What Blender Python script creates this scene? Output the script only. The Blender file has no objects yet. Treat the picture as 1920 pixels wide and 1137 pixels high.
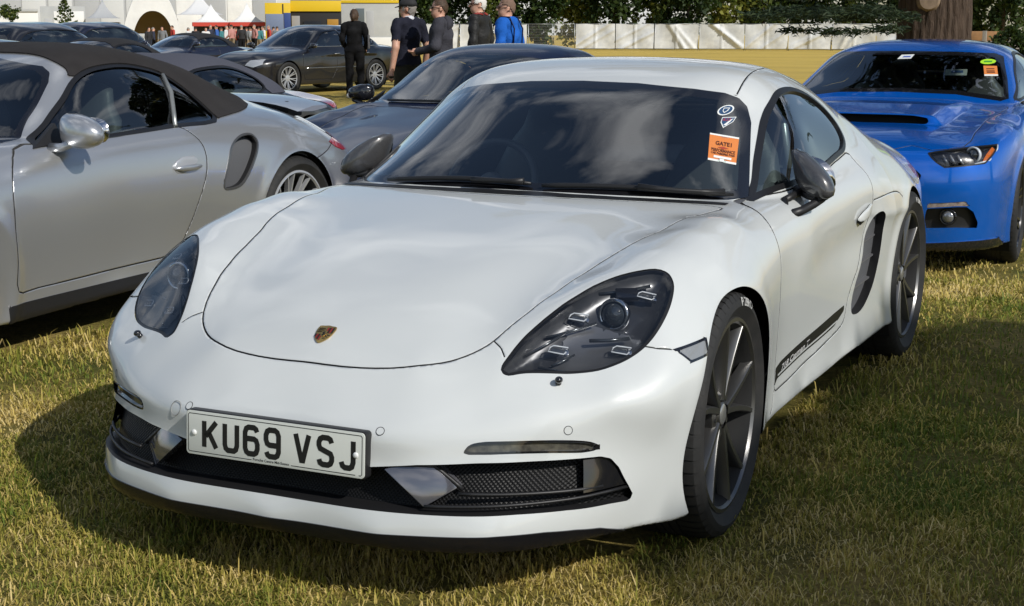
import bpy, bmesh, math, random
import numpy as np
from mathutils import Vector, Matrix
R_ = math.radians
random.seed(7); RNG = np.random.default_rng(7)
scene = bpy.context.scene
col = scene.collection
# ---------------------------------------------------------------- camera
CAM_F, CAM_P, CAM_YAW, CAM_PITCH = 2829.9, (2.062, -3.838, 1.3946), -.4465, .1863
cam_d = bpy.data.cameras.new('camera'); cam = bpy.data.objects.new('camera', cam_d); col.objects.link(cam)
cam_d.sensor_width = 36; cam_d.lens = CAM_F*36/1920; cam_d.clip_start = .05; cam_d.clip_end = 2000
cam.location = CAM_P
cam.rotation_euler = (math.pi/2-CAM_PITCH, 0, -CAM_YAW)
scene.camera = cam
# ---------------------------------------------------------------- sky and sun
SUN_AZ, SUN_EL = R_(110), R_(37)      # azimuth clockwise from +Y
world = bpy.data.worlds.new('World'); scene.world = world; world.use_nodes = True
nt = world.node_tree; nt.nodes.clear()
def N(nt, typ, **kw):
    n = nt.nodes.new(typ)
    for k, v in kw.items():
        if k.startswith('i_'):
            n.inputs[k[2:].replace('_', ' ')].default_value = v
        else: setattr(n, k, v)
    return n
sky = N(nt, 'ShaderNodeTexSky', sky_type='NISHITA', sun_disc=False, sun_elevation=SUN_EL, sun_rotation=SUN_AZ, air_density=1.0, dust_density=.6, ozone_density=1.0)
tc = N(nt, 'ShaderNodeTexCoord')
mp = N(nt, 'ShaderNodeMapping'); mp.inputs['Scale'].default_value = (1, 1, 1.7)
nz = N(nt, 'ShaderNodeTexNoise', i_Scale=2.7, i_Detail=10.0, i_Roughness=.54, i_Distortion=.08)
rp = N(nt, 'ShaderNodeValToRGB'); rp.color_ramp.elements[0].position = .52; rp.color_ramp.elements[1].position = .70
mx = N(nt, 'ShaderNodeMix', data_type='RGBA')
mx.inputs['B'].default_value = (11, 11.3, 11.8, 1)
bg = N(nt, 'ShaderNodeBackground', i_Strength=.11); wo = N(nt, 'ShaderNodeOutputWorld')
L = nt.links.new
L(tc.outputs['Generated'], mp.inputs['Vector']); L(mp.outputs[0], nz.inputs['Vector']); L(nz.outputs['Fac'], rp.inputs['Fac'])
L(rp.outputs['Color'], mx.inputs['Factor']); L(sky.outputs[0], mx.inputs['A']); L(mx.outputs['Result'], bg.inputs['Color']); L(bg.outputs[0], wo.inputs[0])
sun_d = bpy.data.lights.new('sun', 'SUN'); sun = bpy.data.objects.new('sun', sun_d); col.objects.link(sun)
sun_d.energy = 4.9; sun_d.angle = R_(.53); sun_d.color = (1, .965, .90)
SUN_DIR = Vector((math.sin(SUN_AZ)*math.cos(SUN_EL), math.cos(SUN_AZ)*math.cos(SUN_EL), math.sin(SUN_EL)))   # towards the sun
sun.rotation_euler = SUN_DIR.to_track_quat('Z', 'Y').to_euler()
sun.location = (0, 0, 40)
vs = scene.view_settings; vs.view_transform = 'Standard'; vs.look = 'None'; vs.exposure = -.25; vs.gamma = 1.0
scene.cycles.max_bounces = 8; scene.cycles.transparent_max_bounces = 16
# ---------------------------------------------------------------- helpers
def tag(o, label=None, cat=None, group=None, kind=None):
    if label: o['label'] = label
    if cat: o['category'] = cat
    if group: o['group'] = group
    if kind: o['kind'] = kind
    return o
def empty(name, loc=(0, 0, 0), rz=0, label=None, cat=None, group=None):
    o = bpy.data.objects.new(name, None); col.objects.link(o); o.location = loc; o.rotation_euler = (0, 0, rz)
    o.empty_display_size = .2
    return tag(o, label, cat, group)
def link_mesh(name, me, mats, parent=None, smooth=True):
    o = bpy.data.objects.new(name, me); col.objects.link(o)
    for m in (mats if isinstance(mats, (list, tuple)) else [mats]): me.materials.append(m)
    if smooth: me.polygons.foreach_set('use_smooth', np.ones(len(me.polygons), bool))
    if parent is not None: o.parent = parent
    return o
def mesh_np(name, V, T, mats, parent=None, normals=None, mi=None, smooth=True):
    V = np.asarray(V, float); T = np.asarray(T, np.int64)
    me = bpy.data.meshes.new(name); k = T.shape[1]
    me.vertices.add(len(V)); me.vertices.foreach_set('co', V.ravel())
    me.loops.add(T.size); me.loops.foreach_set('vertex_index', T.ravel())
    me.polygons.add(len(T)); me.polygons.foreach_set('loop_start', np.arange(len(T))*k)
    me.update(calc_edges=True)
    if mi is not None: me.polygons.foreach_set('material_index', np.asarray(mi, np.int32))
    o = link_mesh(name, me, mats, parent, smooth)
    if normals is not None: me.normals_split_custom_set_from_vertices(normals.tolist())
    return o
class MB:
    """collects simple solids and links them as one mesh"""
    def __init__(s): s.v = []; s.f = []; s.m = []
    def add(s, v, f, mi=0):
        b = len(s.v); s.v += [tuple(map(float, p)) for p in v]; s.f += [tuple(b+i for i in q) for q in f]; s.m += [mi]*len(f); return s
    def box(s, a, b, mi=0, M=None):
        x0, y0, z0 = a; x1, y1, z1 = b
        v = [(x0, y0, z0), (x1, y0, z0), (x1, y1, z0), (x0, y1, z0), (x0, y0, z1), (x1, y0, z1), (x1, y1, z1), (x0, y1, z1)]
        if M is not None: v = [tuple(M@Vector(p)) for p in v]
        return s.add(v, [(0, 3, 2, 1), (4, 5, 6, 7), (0, 1, 5, 4), (1, 2, 6, 5), (2, 3, 7, 6), (3, 0, 4, 7)], mi)
    def tube(s, pts, rad, n=8, mi=0, cap=True, flat=1.0):
        P = [Vector(p) for p in pts]; rad = rad if isinstance(rad, (list, tuple)) else [rad]*len(P)
        rings = []; prev = None
        for i, p in enumerate(P):
            t = (P[min(i+1, len(P)-1)]-P[max(i-1, 0)]).normalized()
            if prev is None:
                u = t.orthogonal().normalized() if abs(t.z) > .95 else t.cross(Vector((0, 0, 1))).normalized()
            else:
                u = (prev-t*prev.dot(t)).normalized()
            prev = u; w = t.cross(u)
            rings.append([p+(u*math.cos(2*math.pi*k/n)+w*math.sin(2*math.pi*k/n)*flat)*rad[i] for k in range(n)])
        v = [q for r in rings for q in r]; f = []
        for i in range(len(P)-1):
            for k in range(n):
                f.append((i*n+k, i*n+(k+1) % n, (i+1)*n+(k+1) % n, (i+1)*n+k))
        if cap:
            f.append(tuple(range(n-1, -1, -1))); f.append(tuple((len(P)-1)*n+k for k in range(n)))
        return s.add(v, f, mi)
    def lathe(s, prof, n=32, M=None, mi=0, closed=False, a0=0, a1=2*math.pi):
        """prof: (radius, height) about local z"""
        full = abs(a1-a0-2*math.pi) < 1e-6; m = n if full else n+1
        v = []
        for r, h in prof:
            for k in range(m):
                a = a0+(a1-a0)*k/n; p = Vector((r*math.cos(a), r*math.sin(a), h)); v.append(M@p if M else p)
        f = []; L_ = len(prof)
        for i in range(L_ if closed else L_-1):
            j = (i+1) % L_
            for k in range(n):
                k2 = (k+1) % m
                f.append((i*m+k, i*m+k2, j*m+k2, j*m+k))
        return s.add(v, f, mi)
    def prism(s, poly, d0, d1, M=None, mi=0):
        """2-D outline extruded along local z from d0 to d1"""
        n = len(poly)
        v = [Vector((p[0], p[1], d0)) for p in poly]+[Vector((p[0], p[1], d1)) for p in poly]
        if M: v = [M@p for p in v]
        return s.add(v, [tuple(range(n-1, -1, -1)), tuple(range(n, 2*n))]+[(i, (i+1) % n, n+(i+1) % n, n+i) for i in range(n)], mi)
    def ball(s, c, r, n=12, m=8, mi=0, M=None):
        c = Vector(c); r = Vector(r) if hasattr(r, '__len__') else Vector((r, r, r)); v = []
        for i in range(m+1):
            t = math.pi*i/m
            for k in range(n):
                a = 2*math.pi*k/n; p = Vector((r.x*math.sin(t)*math.cos(a), r.y*math.sin(t)*math.sin(a), r.z*math.cos(t)))
                v.append(c+(M@p if M else p))
        f = [(i*n+k, (i+1)*n+k, (i+1)*n+(k+1) % n, i*n+(k+1) % n) for i in range(m) for k in range(n)]
        return s.add(v, f, mi)
    def build(s, name, mats, parent=None, smooth=False, bevel=0, auto=None):
        me = bpy.data.meshes.new(name); me.from_pydata(s.v, [], s.f); me.update()
        me.polygons.foreach_set('material_index', np.array(s.m, np.int32))
        bm = bmesh.new(); bm.from_mesh(me)
        bmesh.ops.remove_doubles(bm, verts=bm.verts, dist=1e-6)
        bmesh.ops.recalc_face_normals(bm, faces=bm.faces)
        if bevel:
            es = [e for e in bm.edges if len(e.link_faces) == 2 and e.calc_face_angle(0) > .5]
            bmesh.ops.bevel(bm, geom=es, offset=bevel, segments=2, affect='EDGES', profile=.6)
        bm.to_mesh(me); bm.free()
        o = link_mesh(name, me, mats, parent, smooth or bool(bevel) or auto is not None)
        if auto is not None: me.set_sharp_from_angle(angle=auto)
        elif bevel: me.set_sharp_from_angle(angle=R_(40))
        return o
# ---------------------------------------------------------------- materials
MATS = {}
def mat(name, base=(.8, .8, .8), rough=.5, metal=0.0, coat=0.0, spec=.5, trans=0.0, ior=1.45, alpha=1.0, emit=None, bump=None, var=None, sheen=0.0, coat_rough=.03, flake=None):
    if name in MATS: return MATS[name]
    m = bpy.data.materials.new(name); m.use_nodes = True; nt = m.node_tree; b = nt.nodes['Principled BSDF']
    b.inputs['Base Color'].default_value = (*base, 1); b.inputs['Roughness'].default_value = rough; b.inputs['Metallic'].default_value = metal
    b.inputs['Coat Weight'].default_value = coat; b.inputs['Coat Roughness'].default_value = coat_rough
    b.inputs['Specular IOR Level'].default_value = spec; b.inputs['Transmission Weight'].default_value = trans
    b.inputs['IOR'].default_value = ior; b.inputs['Alpha'].default_value = alpha
    b.inputs['Sheen Weight'].default_value = sheen
    if emit: b.inputs['Emission Color'].default_value = (*emit[:3], 1); b.inputs['Emission Strength'].default_value = emit[3]
    tc = N(nt, 'ShaderNodeTexCoord')
    if var:   # (scale, second colour, low, high)
        nz = N(nt, 'ShaderNodeTexNoise', i_Scale=var[0], i_Detail=5.0, i_Roughness=.6)
        rp = N(nt, 'ShaderNodeValToRGB'); e = rp.color_ramp.elements
        e[0].position = var[2] if len(var) > 2 else .35; e[1].position = var[3] if len(var) > 3 else .65
        e[0].color = (*base, 1); e[1].color = (*var[1], 1)
        nt.links.new(tc.outputs['Object'], nz.inputs['Vector']); nt.links.new(nz.outputs['Fac'], rp.inputs['Fac']); nt.links.new(rp.outputs['Color'], b.inputs['Base Color'])
    if bump:  # (scale, strength, distance)
        nb = N(nt, 'ShaderNodeTexNoise', i_Scale=bump[0], i_Detail=4.0)
        bp = N(nt, 'ShaderNodeBump', i_Strength=bump[1], i_Distance=bump[2])
        nt.links.new(tc.outputs['Object'], nb.inputs['Vector']); nt.links.new(nb.outputs['Fac'], bp.inputs['Height']); nt.links.new(bp.outputs[0], b.inputs['Normal'])
    MATS[name] = m
    return m
def car_paint(name, base, metal=0.0, rough=.35, flake=0.0, coat=1.0):
    """solid or metallic paint under clear coat, with a faint film of dust"""
    if name in MATS: return MATS[name]
    m = mat(name, base, rough, metal, coat=coat, coat_rough=.025)
    nt = m.node_tree; b = nt.nodes['Principled BSDF']; tc = nt.nodes['Texture Coordinate'] if 'Texture Coordinate' in nt.nodes else N(nt, 'ShaderNodeTexCoord')
    nz = N(nt, 'ShaderNodeTexNoise', i_Scale=3.0, i_Detail=8.0, i_Roughness=.7)
    mr = N(nt, 'ShaderNodeMapRange'); mr.inputs[1].default_value = .35; mr.inputs[2].default_value = .75; mr.inputs[3].default_value = .02; mr.inputs[4].default_value = .07
    nt.links.new(tc.outputs['Object'], nz.inputs['Vector']); nt.links.new(nz.outputs['Fac'], mr.inputs[0]); nt.links.new(mr.outputs[0], b.inputs['Coat Roughness'])
    op = N(nt, 'ShaderNodeTexNoise', i_Scale=900.0 if flake else 260.0, i_Detail=1.0)
    bp = N(nt, 'ShaderNodeBump', i_Strength=.10 if flake else .012, i_Distance=.001)
    nt.links.new(tc.outputs['Object'], op.inputs['Vector']); nt.links.new(op.outputs['Fac'], bp.inputs['Height']); nt.links.new(bp.outputs[0], b.inputs['Normal'])
    return m
def glass_mat(name, tint=(.75, .82, .8), dens=.75, gain=2.0):
    """thin car glass: mirror-like reflection over a tinted see-through pane"""
    if name in MATS: return MATS[name]
    m = bpy.data.materials.new(name); m.use_nodes = True; nt = m.node_tree; nt.nodes.clear()
    o = N(nt, 'ShaderNodeOutputMaterial'); tr = N(nt, 'ShaderNodeBsdfTransparent'); tr.inputs[0].default_value = (*[t*dens for t in tint], 1)
    gl = N(nt, 'ShaderNodeBsdfGlossy', i_Roughness=.008); gl.inputs[0].default_value = (1, 1, 1, 1)
    fr = N(nt, 'ShaderNodeFresnel', i_IOR=1.52); ad = N(nt, 'ShaderNodeMath', operation='MULTIPLY_ADD'); ad.inputs[1].default_value = gain; ad.inputs[2].default_value = .02
    mxs = N(nt, 'ShaderNodeMixShader')
    nt.links.new(fr.outputs[0], ad.inputs[0]); nt.links.new(ad.outputs[0], mxs.inputs[0]); nt.links.new(tr.outputs[0], mxs.inputs[1]); nt.links.new(gl.outputs[0], mxs.inputs[2]); nt.links.new(mxs.outputs[0], o.inputs[0])
    MATS[name] = m
    return m
# ---------------------------------------------------------------- implicit car-body library
def tps_fit(U, val, lam=1e-4):
    U = np.asarray(U, float); n = len(U)
    d = np.linalg.norm(U[:, None]-U[None], axis=2)
    K = np.where(d > 0, d*d*np.log(d+1e-12), 0)+lam*np.eye(n)
    Pm = np.c_[np.ones(n), U]
    A = np.block([[K, Pm], [Pm.T, np.zeros((3, 3))]])
    return U, np.linalg.solve(A, np.r_[val, 0, 0, 0])
def tps_eval(fit, Q):
    U, w = fit; out = np.empty(len(Q)); n = len(U)
    for a in range(0, len(Q), 20000):
        q = Q[a:a+20000]
        d2 = ((q[:, None]-U[None])**2).sum(2)
        out[a:a+20000] = (.5*d2*np.log(d2+1e-12))@w[:n]+w[n]+q@w[n+1:]
    return out
class Tab:
    """smooth surface through scattered points, tabulated; bicubic lookup"""
    def __init__(s, U, val, lo, hi, step, scale=(1, 1), lam=1e-4):
        s.lo = np.array(lo, float); s.st = step
        nu, nv = [int(round((hi[k]-lo[k])/step))+1 for k in (0, 1)]
        sc = np.array(scale, float)
        fit = tps_fit(np.asarray(U, float)*sc, val, lam)
        g = np.stack(np.meshgrid(lo[0]+np.arange(nu)*step, lo[1]+np.arange(nv)*step, indexing='ij'), -1)
        s.T = tps_eval(fit, g.reshape(-1, 2)*sc).reshape(nu, nv)
    def __call__(s, u, v):
        T = s.T; a = (u-s.lo[0])/s.st; b = (v-s.lo[1])/s.st
        a = np.clip(a, 1, T.shape[0]-2.001); b = np.clip(b, 1, T.shape[1]-2.001)
        i = a.astype(int); j = b.astype(int); fa = a-i; fb = b-j
        def cr(t): return (-.5*t+t*t-.5*t**3, 1-2.5*t*t+1.5*t**3, .5*t+2*t*t-1.5*t**3, -.5*t*t+.5*t**3)
        wa, wb = cr(fa), cr(fb); r = 0
        for m in range(4):
            r = r+wa[m]*sum(wb[n]*T[i+m-1, j+n-1] for n in range(4))
        return r
def smax(a, b, k):
    h = np.maximum(k-np.abs(a-b), 0)/k
    return np.maximum(a, b)+h**3*k/6
def smin(a, b, k): return -smax(-a, -b, k)
def lerp_tab(x, xs, ys): return np.interp(x, xs, ys)

class Wrap:
    """side wall of a car: radius about an axis segment y0..y1, as a smooth function of (arc position, height)"""
    def __init__(s, pts, y1, lam=2e-4, zs=1.0):
        s.y1 = y1
        P = np.array(pts, float); a, r = s.par(P[:, 0], P[:, 1]); z = P[:, 2]
        for e, sg in ((-.45*math.pi, 1), (y1+.45*math.pi, -1)):     # mirror about the centre line so that nose and tail stay smooth
            m = (sg*(a-e) > .02) & (sg*(a-e) < .9); a, r, z = np.r_[a, 2*e-a[m]], np.r_[r, r[m]], np.r_[z, z[m]]
        s.tab = Tab(np.c_[a, z], r, (-1.6, -.1), (y1+1.6, 1.5), .02, (1, zs), lam)
    def par(s, x, y):
        f = -y; b = y-s.y1
        xs = np.maximum(x, 1e-4)
        a = np.where(y < 0, -.9*np.arctan2(np.maximum(f, 0), xs), np.where(y > s.y1, s.y1+.9*np.arctan2(np.maximum(b, 0), xs), y))
        r = np.where(y < 0, np.hypot(x, f), np.where(y > s.y1, np.hypot(x, b), x))
        return a, r
    def __call__(s, x, y, z):
        a, r = s.par(x, y)
        return r-s.tab(a, z)
class Top:
    def __init__(s, pts, y0, y1, lam=1e-4, sy=1.0):
        P = np.array(pts, float)
        M = P[P[:, 0] > .01]*np.array([-1, 1, 1]); P = np.r_[P, M]
        s.tab = Tab(P[:, :2], P[:, 2], (-.1, y0), (1.15, y1), .02, (1, sy), lam)
    def __call__(s, x, y, z): return z-s.tab(x, y)

def surface_nets(fn, lo, hi, h):
    """half body x>=0; returns verts, tris, normals of the full mirrored body"""
    nx = int(math.ceil(hi[0]/h))+2; ny = int((hi[1]-lo[1])/h)+2; nz = int((hi[2]-lo[2])/h)+2
    xs = -.5*h+np.arange(nx)*h; ys = lo[1]+np.arange(ny)*h; zs = lo[2]+np.arange(nz)*h
    k = 4; mx, my, mz = -(-nx//k), -(-ny//k), -(-nz//k)
    bc = [(-.5*h if ax == 0 else lo[ax])+(np.arange(m)*k+(k-1)/2)*h for ax, m in ((0, mx), (1, my), (2, mz))]
    Bx, By, Bz = [q.ravel() for q in np.meshgrid(*bc, indexing='ij')]
    fb = fn(np.abs(Bx), By, Bz).astype(np.float32)
    near = np.abs(fb) < 1.1*k*h
    F = np.repeat(np.repeat(np.repeat(np.sign(fb).reshape(mx, my, mz), k, 0), k, 1), k, 2)
    bi = np.argwhere(near.reshape(mx, my, mz))*k
    off = np.stack(np.meshgrid(*[np.arange(k)]*3, indexing='ij'), -1).reshape(-1, 3)
    I = (bi[:, None]+off[None]).reshape(-1, 3)
    F[tuple(I.T)] = fn(np.abs(-.5*h+I[:, 0]*h), lo[1]+I[:, 1]*h, lo[2]+I[:, 2]*h)
    F = F[:nx, :ny, :nz]
    S = F < 0
    c = [S[a:nx-1+a, b:ny-1+b, d:nz-1+d] for a in (0, 1) for b in (0, 1) for d in (0, 1)]
    cnt = sum(k.astype(np.int8) for k in c)
    act = (cnt > 0) & (cnt < 8)
    idx = -np.ones(act.shape, np.int64); cells = np.argwhere(act); idx[act] = np.arange(len(cells))
    V = np.c_[xs[0]+(cells[:, 0]+.5)*h, ys[0]+(cells[:, 1]+.5)*h, zs[0]+(cells[:, 2]+.5)*h]
    quads = []
    for ax in range(3):
        sl0 = [slice(None)]*3; sl1 = [slice(None)]*3
        sl0[ax] = slice(0, -1); sl1[ax] = slice(1, None)
        A = S[tuple(sl0)]; B = S[tuple(sl1)]
        e = np.argwhere(A != B); o = [k for k in range(3) if k != ax]
        ok = np.ones(len(e), bool)
        for k in o: ok &= (e[:, k] >= 1) & (e[:, k] < F.shape[k]-1)
        e = e[ok]; sgn = A[tuple(e.T)]
        def at(d0, d1):
            q = e.copy(); q[:, o[0]] += d0; q[:, o[1]] += d1
            return idx[tuple(q.T)]
        q = np.c_[at(-1, -1), at(0, -1), at(0, 0), at(-1, 0)]
        flip = sgn if ax != 1 else ~sgn
        q[~flip] = q[~flip][:, ::-1]
        quads.append(q)
    Q = np.concatenate(quads)
    TT = np.array([(1, 1, 1), (1, -1, -1), (-1, 1, -1), (-1, -1, 1)], float)
    def grad(V):
        e = 8e-4; g = np.zeros_like(V); f0 = 0
        for d in TT:
            a = V+d*e; v = fn(np.abs(a[:, 0]), a[:, 1], a[:, 2])
            g += v[:, None]*d/(4*e); f0 = f0+v/4
        return f0, g
    seam = cells[:, 0] == 0
    f, g = grad(V)
    for it in range(4):
        stp = (f/np.maximum((g*g).sum(1), .05))[:, None]*g
        L = np.linalg.norm(stp, axis=1); stp *= np.minimum(1, h/np.maximum(L, 1e-9))[:, None]
        V = V-stp
        if it < 2:   # tangential relaxation keeps the net even
            nb = np.zeros_like(V); cn = np.zeros(len(V))
            for a, b in ((0, 1), (1, 2), (2, 3), (3, 0)):
                for c in range(3):
                    nb[:, c] += np.bincount(Q[:, a], V[Q[:, b], c], len(V))+np.bincount(Q[:, b], V[Q[:, a], c], len(V))
                cn += np.bincount(Q[:, a], minlength=len(V))+np.bincount(Q[:, b], minlength=len(V))
            n = g/np.maximum(np.linalg.norm(g, axis=1), 1e-6)[:, None]
            d = nb/np.maximum(cn, 1)[:, None]-V
            d -= n*(d*n).sum(1)[:, None]
            V = V+.5*d
        V[seam, 0] = 0
        f, g = grad(V)
    g[seam, 0] = 0
    N = g/np.linalg.norm(g, axis=1)[:, None]
    n0 = len(V); mir = np.arange(n0); mir[~seam] = n0+np.arange((~seam).sum())
    V2 = np.r_[V, V[~seam]*[-1, 1, 1]]; N2 = np.r_[N, N[~seam]*[-1, 1, 1]]
    Q2 = np.r_[Q, mir[Q][:, ::-1]]
    T = np.r_[Q2[:, [0, 1, 2]], Q2[:, [0, 2, 3]]]
    return V2, T, N2

class Surf:
    """triangle soup with per-vertex normals that can be cut along level lines of scalar fields"""
    def __init__(s, V, T, N): s.V, s.T, s.N = V, T, N
    def cut(s, fields, level=0.0, sel=None):
        """insert the line field==level into the triangulation; field is a function of V, 1e9 where undefined"""
        f = fields(s.V)-level
        f = np.where(np.abs(f) < 2e-5, 0, f)
        f0, f1, f2 = f[s.T[:, 0]], f[s.T[:, 1]], f[s.T[:, 2]]
        mxf = np.maximum(np.maximum(f0, f1), f2); mnf = np.minimum(np.minimum(f0, f1), f2)
        mixed = (mxf > 0) & (mnf < 0) & (mxf < .2) & (mnf > -.2)
        if not mixed.any(): return
        T = s.T[mixed]; keep = s.T[~mixed]
        E = np.sort(np.concatenate([T[:, [0, 1]], T[:, [1, 2]], T[:, [2, 0]]]), axis=1)
        cr = (np.sign(f[E[:, 0]])*np.sign(f[E[:, 1]])) < 0
        ue, inv = np.unique(E[cr], axis=0, return_inverse=True); inv = inv.ravel()
        t = f[ue[:, 0]]/(f[ue[:, 0]]-f[ue[:, 1]])
        nv = s.V[ue[:, 0]]+(s.V[ue[:, 1]]-s.V[ue[:, 0]])*t[:, None]
        nn = s.N[ue[:, 0]]+(s.N[ue[:, 1]]-s.N[ue[:, 0]])*t[:, None]
        nn /= np.linalg.norm(nn, axis=1)[:, None]
        base = len(s.V); m = len(T)
        eid = -np.ones(3*m, np.int64); eid[cr] = base+inv
        eid = eid.reshape(3, m).T
        s.V = np.r_[s.V, nv]; s.N = np.r_[s.N, nn]
        out = []
        ncut = (eid >= 0).sum(1)
        two = ncut == 2
        for k in range(3):          # vertex k is alone on its side
            a, b, c = k, (k+1) % 3, (k+2) % 3
            q = two & (eid[:, a] >= 0) & (eid[:, c] >= 0)
            va, vb, vc, e1, e3 = T[q, a], T[q, b], T[q, c], eid[q, a], eid[q, c]
            out += [np.c_[va, e1, e3], np.c_[e1, vb, vc], np.c_[e1, vc, e3]]
            q = (ncut == 1) & (eid[:, a] >= 0)
            va, vb, vc, e1 = T[q, a], T[q, b], T[q, c], eid[q, a]
            out += [np.c_[va, e1, vc], np.c_[e1, vb, vc]]
        s.T = np.concatenate([keep]+out)
    def split(s, mask):
        """faces where mask -> new Surf; they leave this one"""
        o = Surf(s.V, s.T[mask], s.N); s.T = s.T[~mask]
        return o.compact()
    def compact(s):
        u, inv = np.unique(s.T, return_inverse=True)
        return Surf(s.V[u].copy(), inv.reshape(-1, 3), s.N[u].copy())
    def cen(s): return (s.V[s.T[:, 0]]+s.V[s.T[:, 1]]+s.V[s.T[:, 2]])/3
    def fnorm(s): return (s.N[s.T[:, 0]]+s.N[s.T[:, 1]]+s.N[s.T[:, 2]])/3
    def border(s):
        E = np.concatenate([s.T[:, [0, 1]], s.T[:, [1, 2]], s.T[:, [2, 0]]])
        es = np.sort(E, axis=1); key = es[:, 0]*len(s.V)+es[:, 1]
        _, first, cnt = np.unique(key, return_index=True, return_counts=True)
        return E[first[cnt == 1]]
    def copy(s): return Surf(s.V.copy(), s.T.copy(), s.N.copy())
    def rim(s, depth, lip=0.0, vec=None):
        """walls going inward from the border by depth along -normal (or vec)"""
        B = s.border()
        u, inv = np.unique(B, return_inverse=True); B2 = inv.reshape(-1, 2)
        P = s.V[u]; d = -s.N[u]*depth if vec is None else np.tile(np.array(vec, float), (len(u), 1))
        n = len(u)
        V = np.r_[P, P+d]
        T = np.r_[np.c_[B2[:, 1], B2[:, 0], B2[:, 0]+n], np.c_[B2[:, 1], B2[:, 0]+n, B2[:, 1]+n]]
        return V, T
def poly_sdf(poly, closed=True):
    """signed distance (negative inside) to a polygon, or plain distance to an open polyline"""
    P = np.asarray(poly, float)
    A = P; B = np.roll(P, -1, 0)
    if not closed: A, B = P[:-1], P[1:]
    def f(q):
        m = len(q); qx = np.ascontiguousarray(q[:, 0]); qy = np.ascontiguousarray(q[:, 1])
        best = np.full(m, 1e9); ins = np.zeros(m, bool); sd = np.zeros(m); n = len(A)
        for k in range(n):
            ax, ay = float(A[k, 0]), float(A[k, 1]); ex, ey = float(B[k, 0])-ax, float(B[k, 1])-ay
            wx = qx-ax; wy = qy-ay
            t0 = (wx*ex+wy*ey)*(1/max(ex*ex+ey*ey, 1e-12)); t = np.clip(t0, 0, 1)
            dx = wx-t*ex; dy = wy-t*ey; dd = dx*dx+dy*dy
            if closed:
                if abs(ey) > 1e-12: ins ^= ((wy < 0) != (wy < ey)) & (wx < wy*(ex/ey))
            else:      # signed side of the line, undefined past its ends
                up = dd < best; c = np.sign(ex*wy-ey*wx)
                if k == 0: c = np.where(t0 < 0, 1e3, c)
                if k == n-1: c = np.where(t0 > 1, 1e3, c)
                sd = np.where(up, c, sd)
            np.minimum(best, dd, out=best)
        best = np.sqrt(best)
        return np.where(ins, -best, best) if closed else np.where(sd > 10, 1e3, best*sd)
    return f
def smooth_poly(P, n=6, closed=True, it=None):
    """Catmull-Rom resampling of an outline"""
    P = np.asarray(P, float); m = len(P); out = []
    for i in range(m if closed else m-1):
        if closed: p0, p1, p2, p3 = P[i-1], P[i], P[(i+1) % m], P[(i+2) % m]
        else: p0, p1, p2, p3 = P[max(i-1, 0)], P[i], P[i+1], P[min(i+2, m-1)]
        # centripetal
        def tj(a, b): return max(np.linalg.norm(b-a)**.5, 1e-6)
        d1, d2, d3 = tj(p0, p1), tj(p1, p2), tj(p2, p3)
        m1 = (p1-p0)/d1-(p2-p0)/(d1+d2)+(p2-p1)/d2 if d1 > 1e-5 else (p2-p1)/d2
        m2 = (p2-p1)/d2-(p3-p1)/(d2+d3)+(p3-p2)/d3 if d3 > 1e-5 else (p2-p1)/d2
        m1 = m1*d2; m2 = m2*d2
        for t in np.linspace(0, 1, n, endpoint=False):
            out.append((2*t**3-3*t*t+1)*p1+(t**3-2*t*t+t)*m1+(-2*t**3+3*t*t)*p2+(t**3-t*t)*m2)
    if not closed: out.append(P[-1])
    return np.array(out)
def field2(poly, axes, where=None, closed=True, both=True):
    """scalar field on 3-D points from a 2-D outline; axes picks the projection ('xy','xz','yz'); |x| is used when both"""
    f = poly_sdf(poly, closed); ix = ['xyz'.index(c) for c in axes]
    def g(V):
        Q = V.copy()
        if both: Q[:, 0] = np.abs(Q[:, 0])
        r = np.full(len(V), 1e3)
        m = np.ones(len(V), bool) if where is None else where(Q)
        lo = np.min(poly, 0)-.03; hi = np.max(poly, 0)+.03
        q = Q[:, ix]
        m = m & (q > lo).all(1) & (q < hi).all(1)
        r[m] = f(q[m])
        return r
    return g
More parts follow.
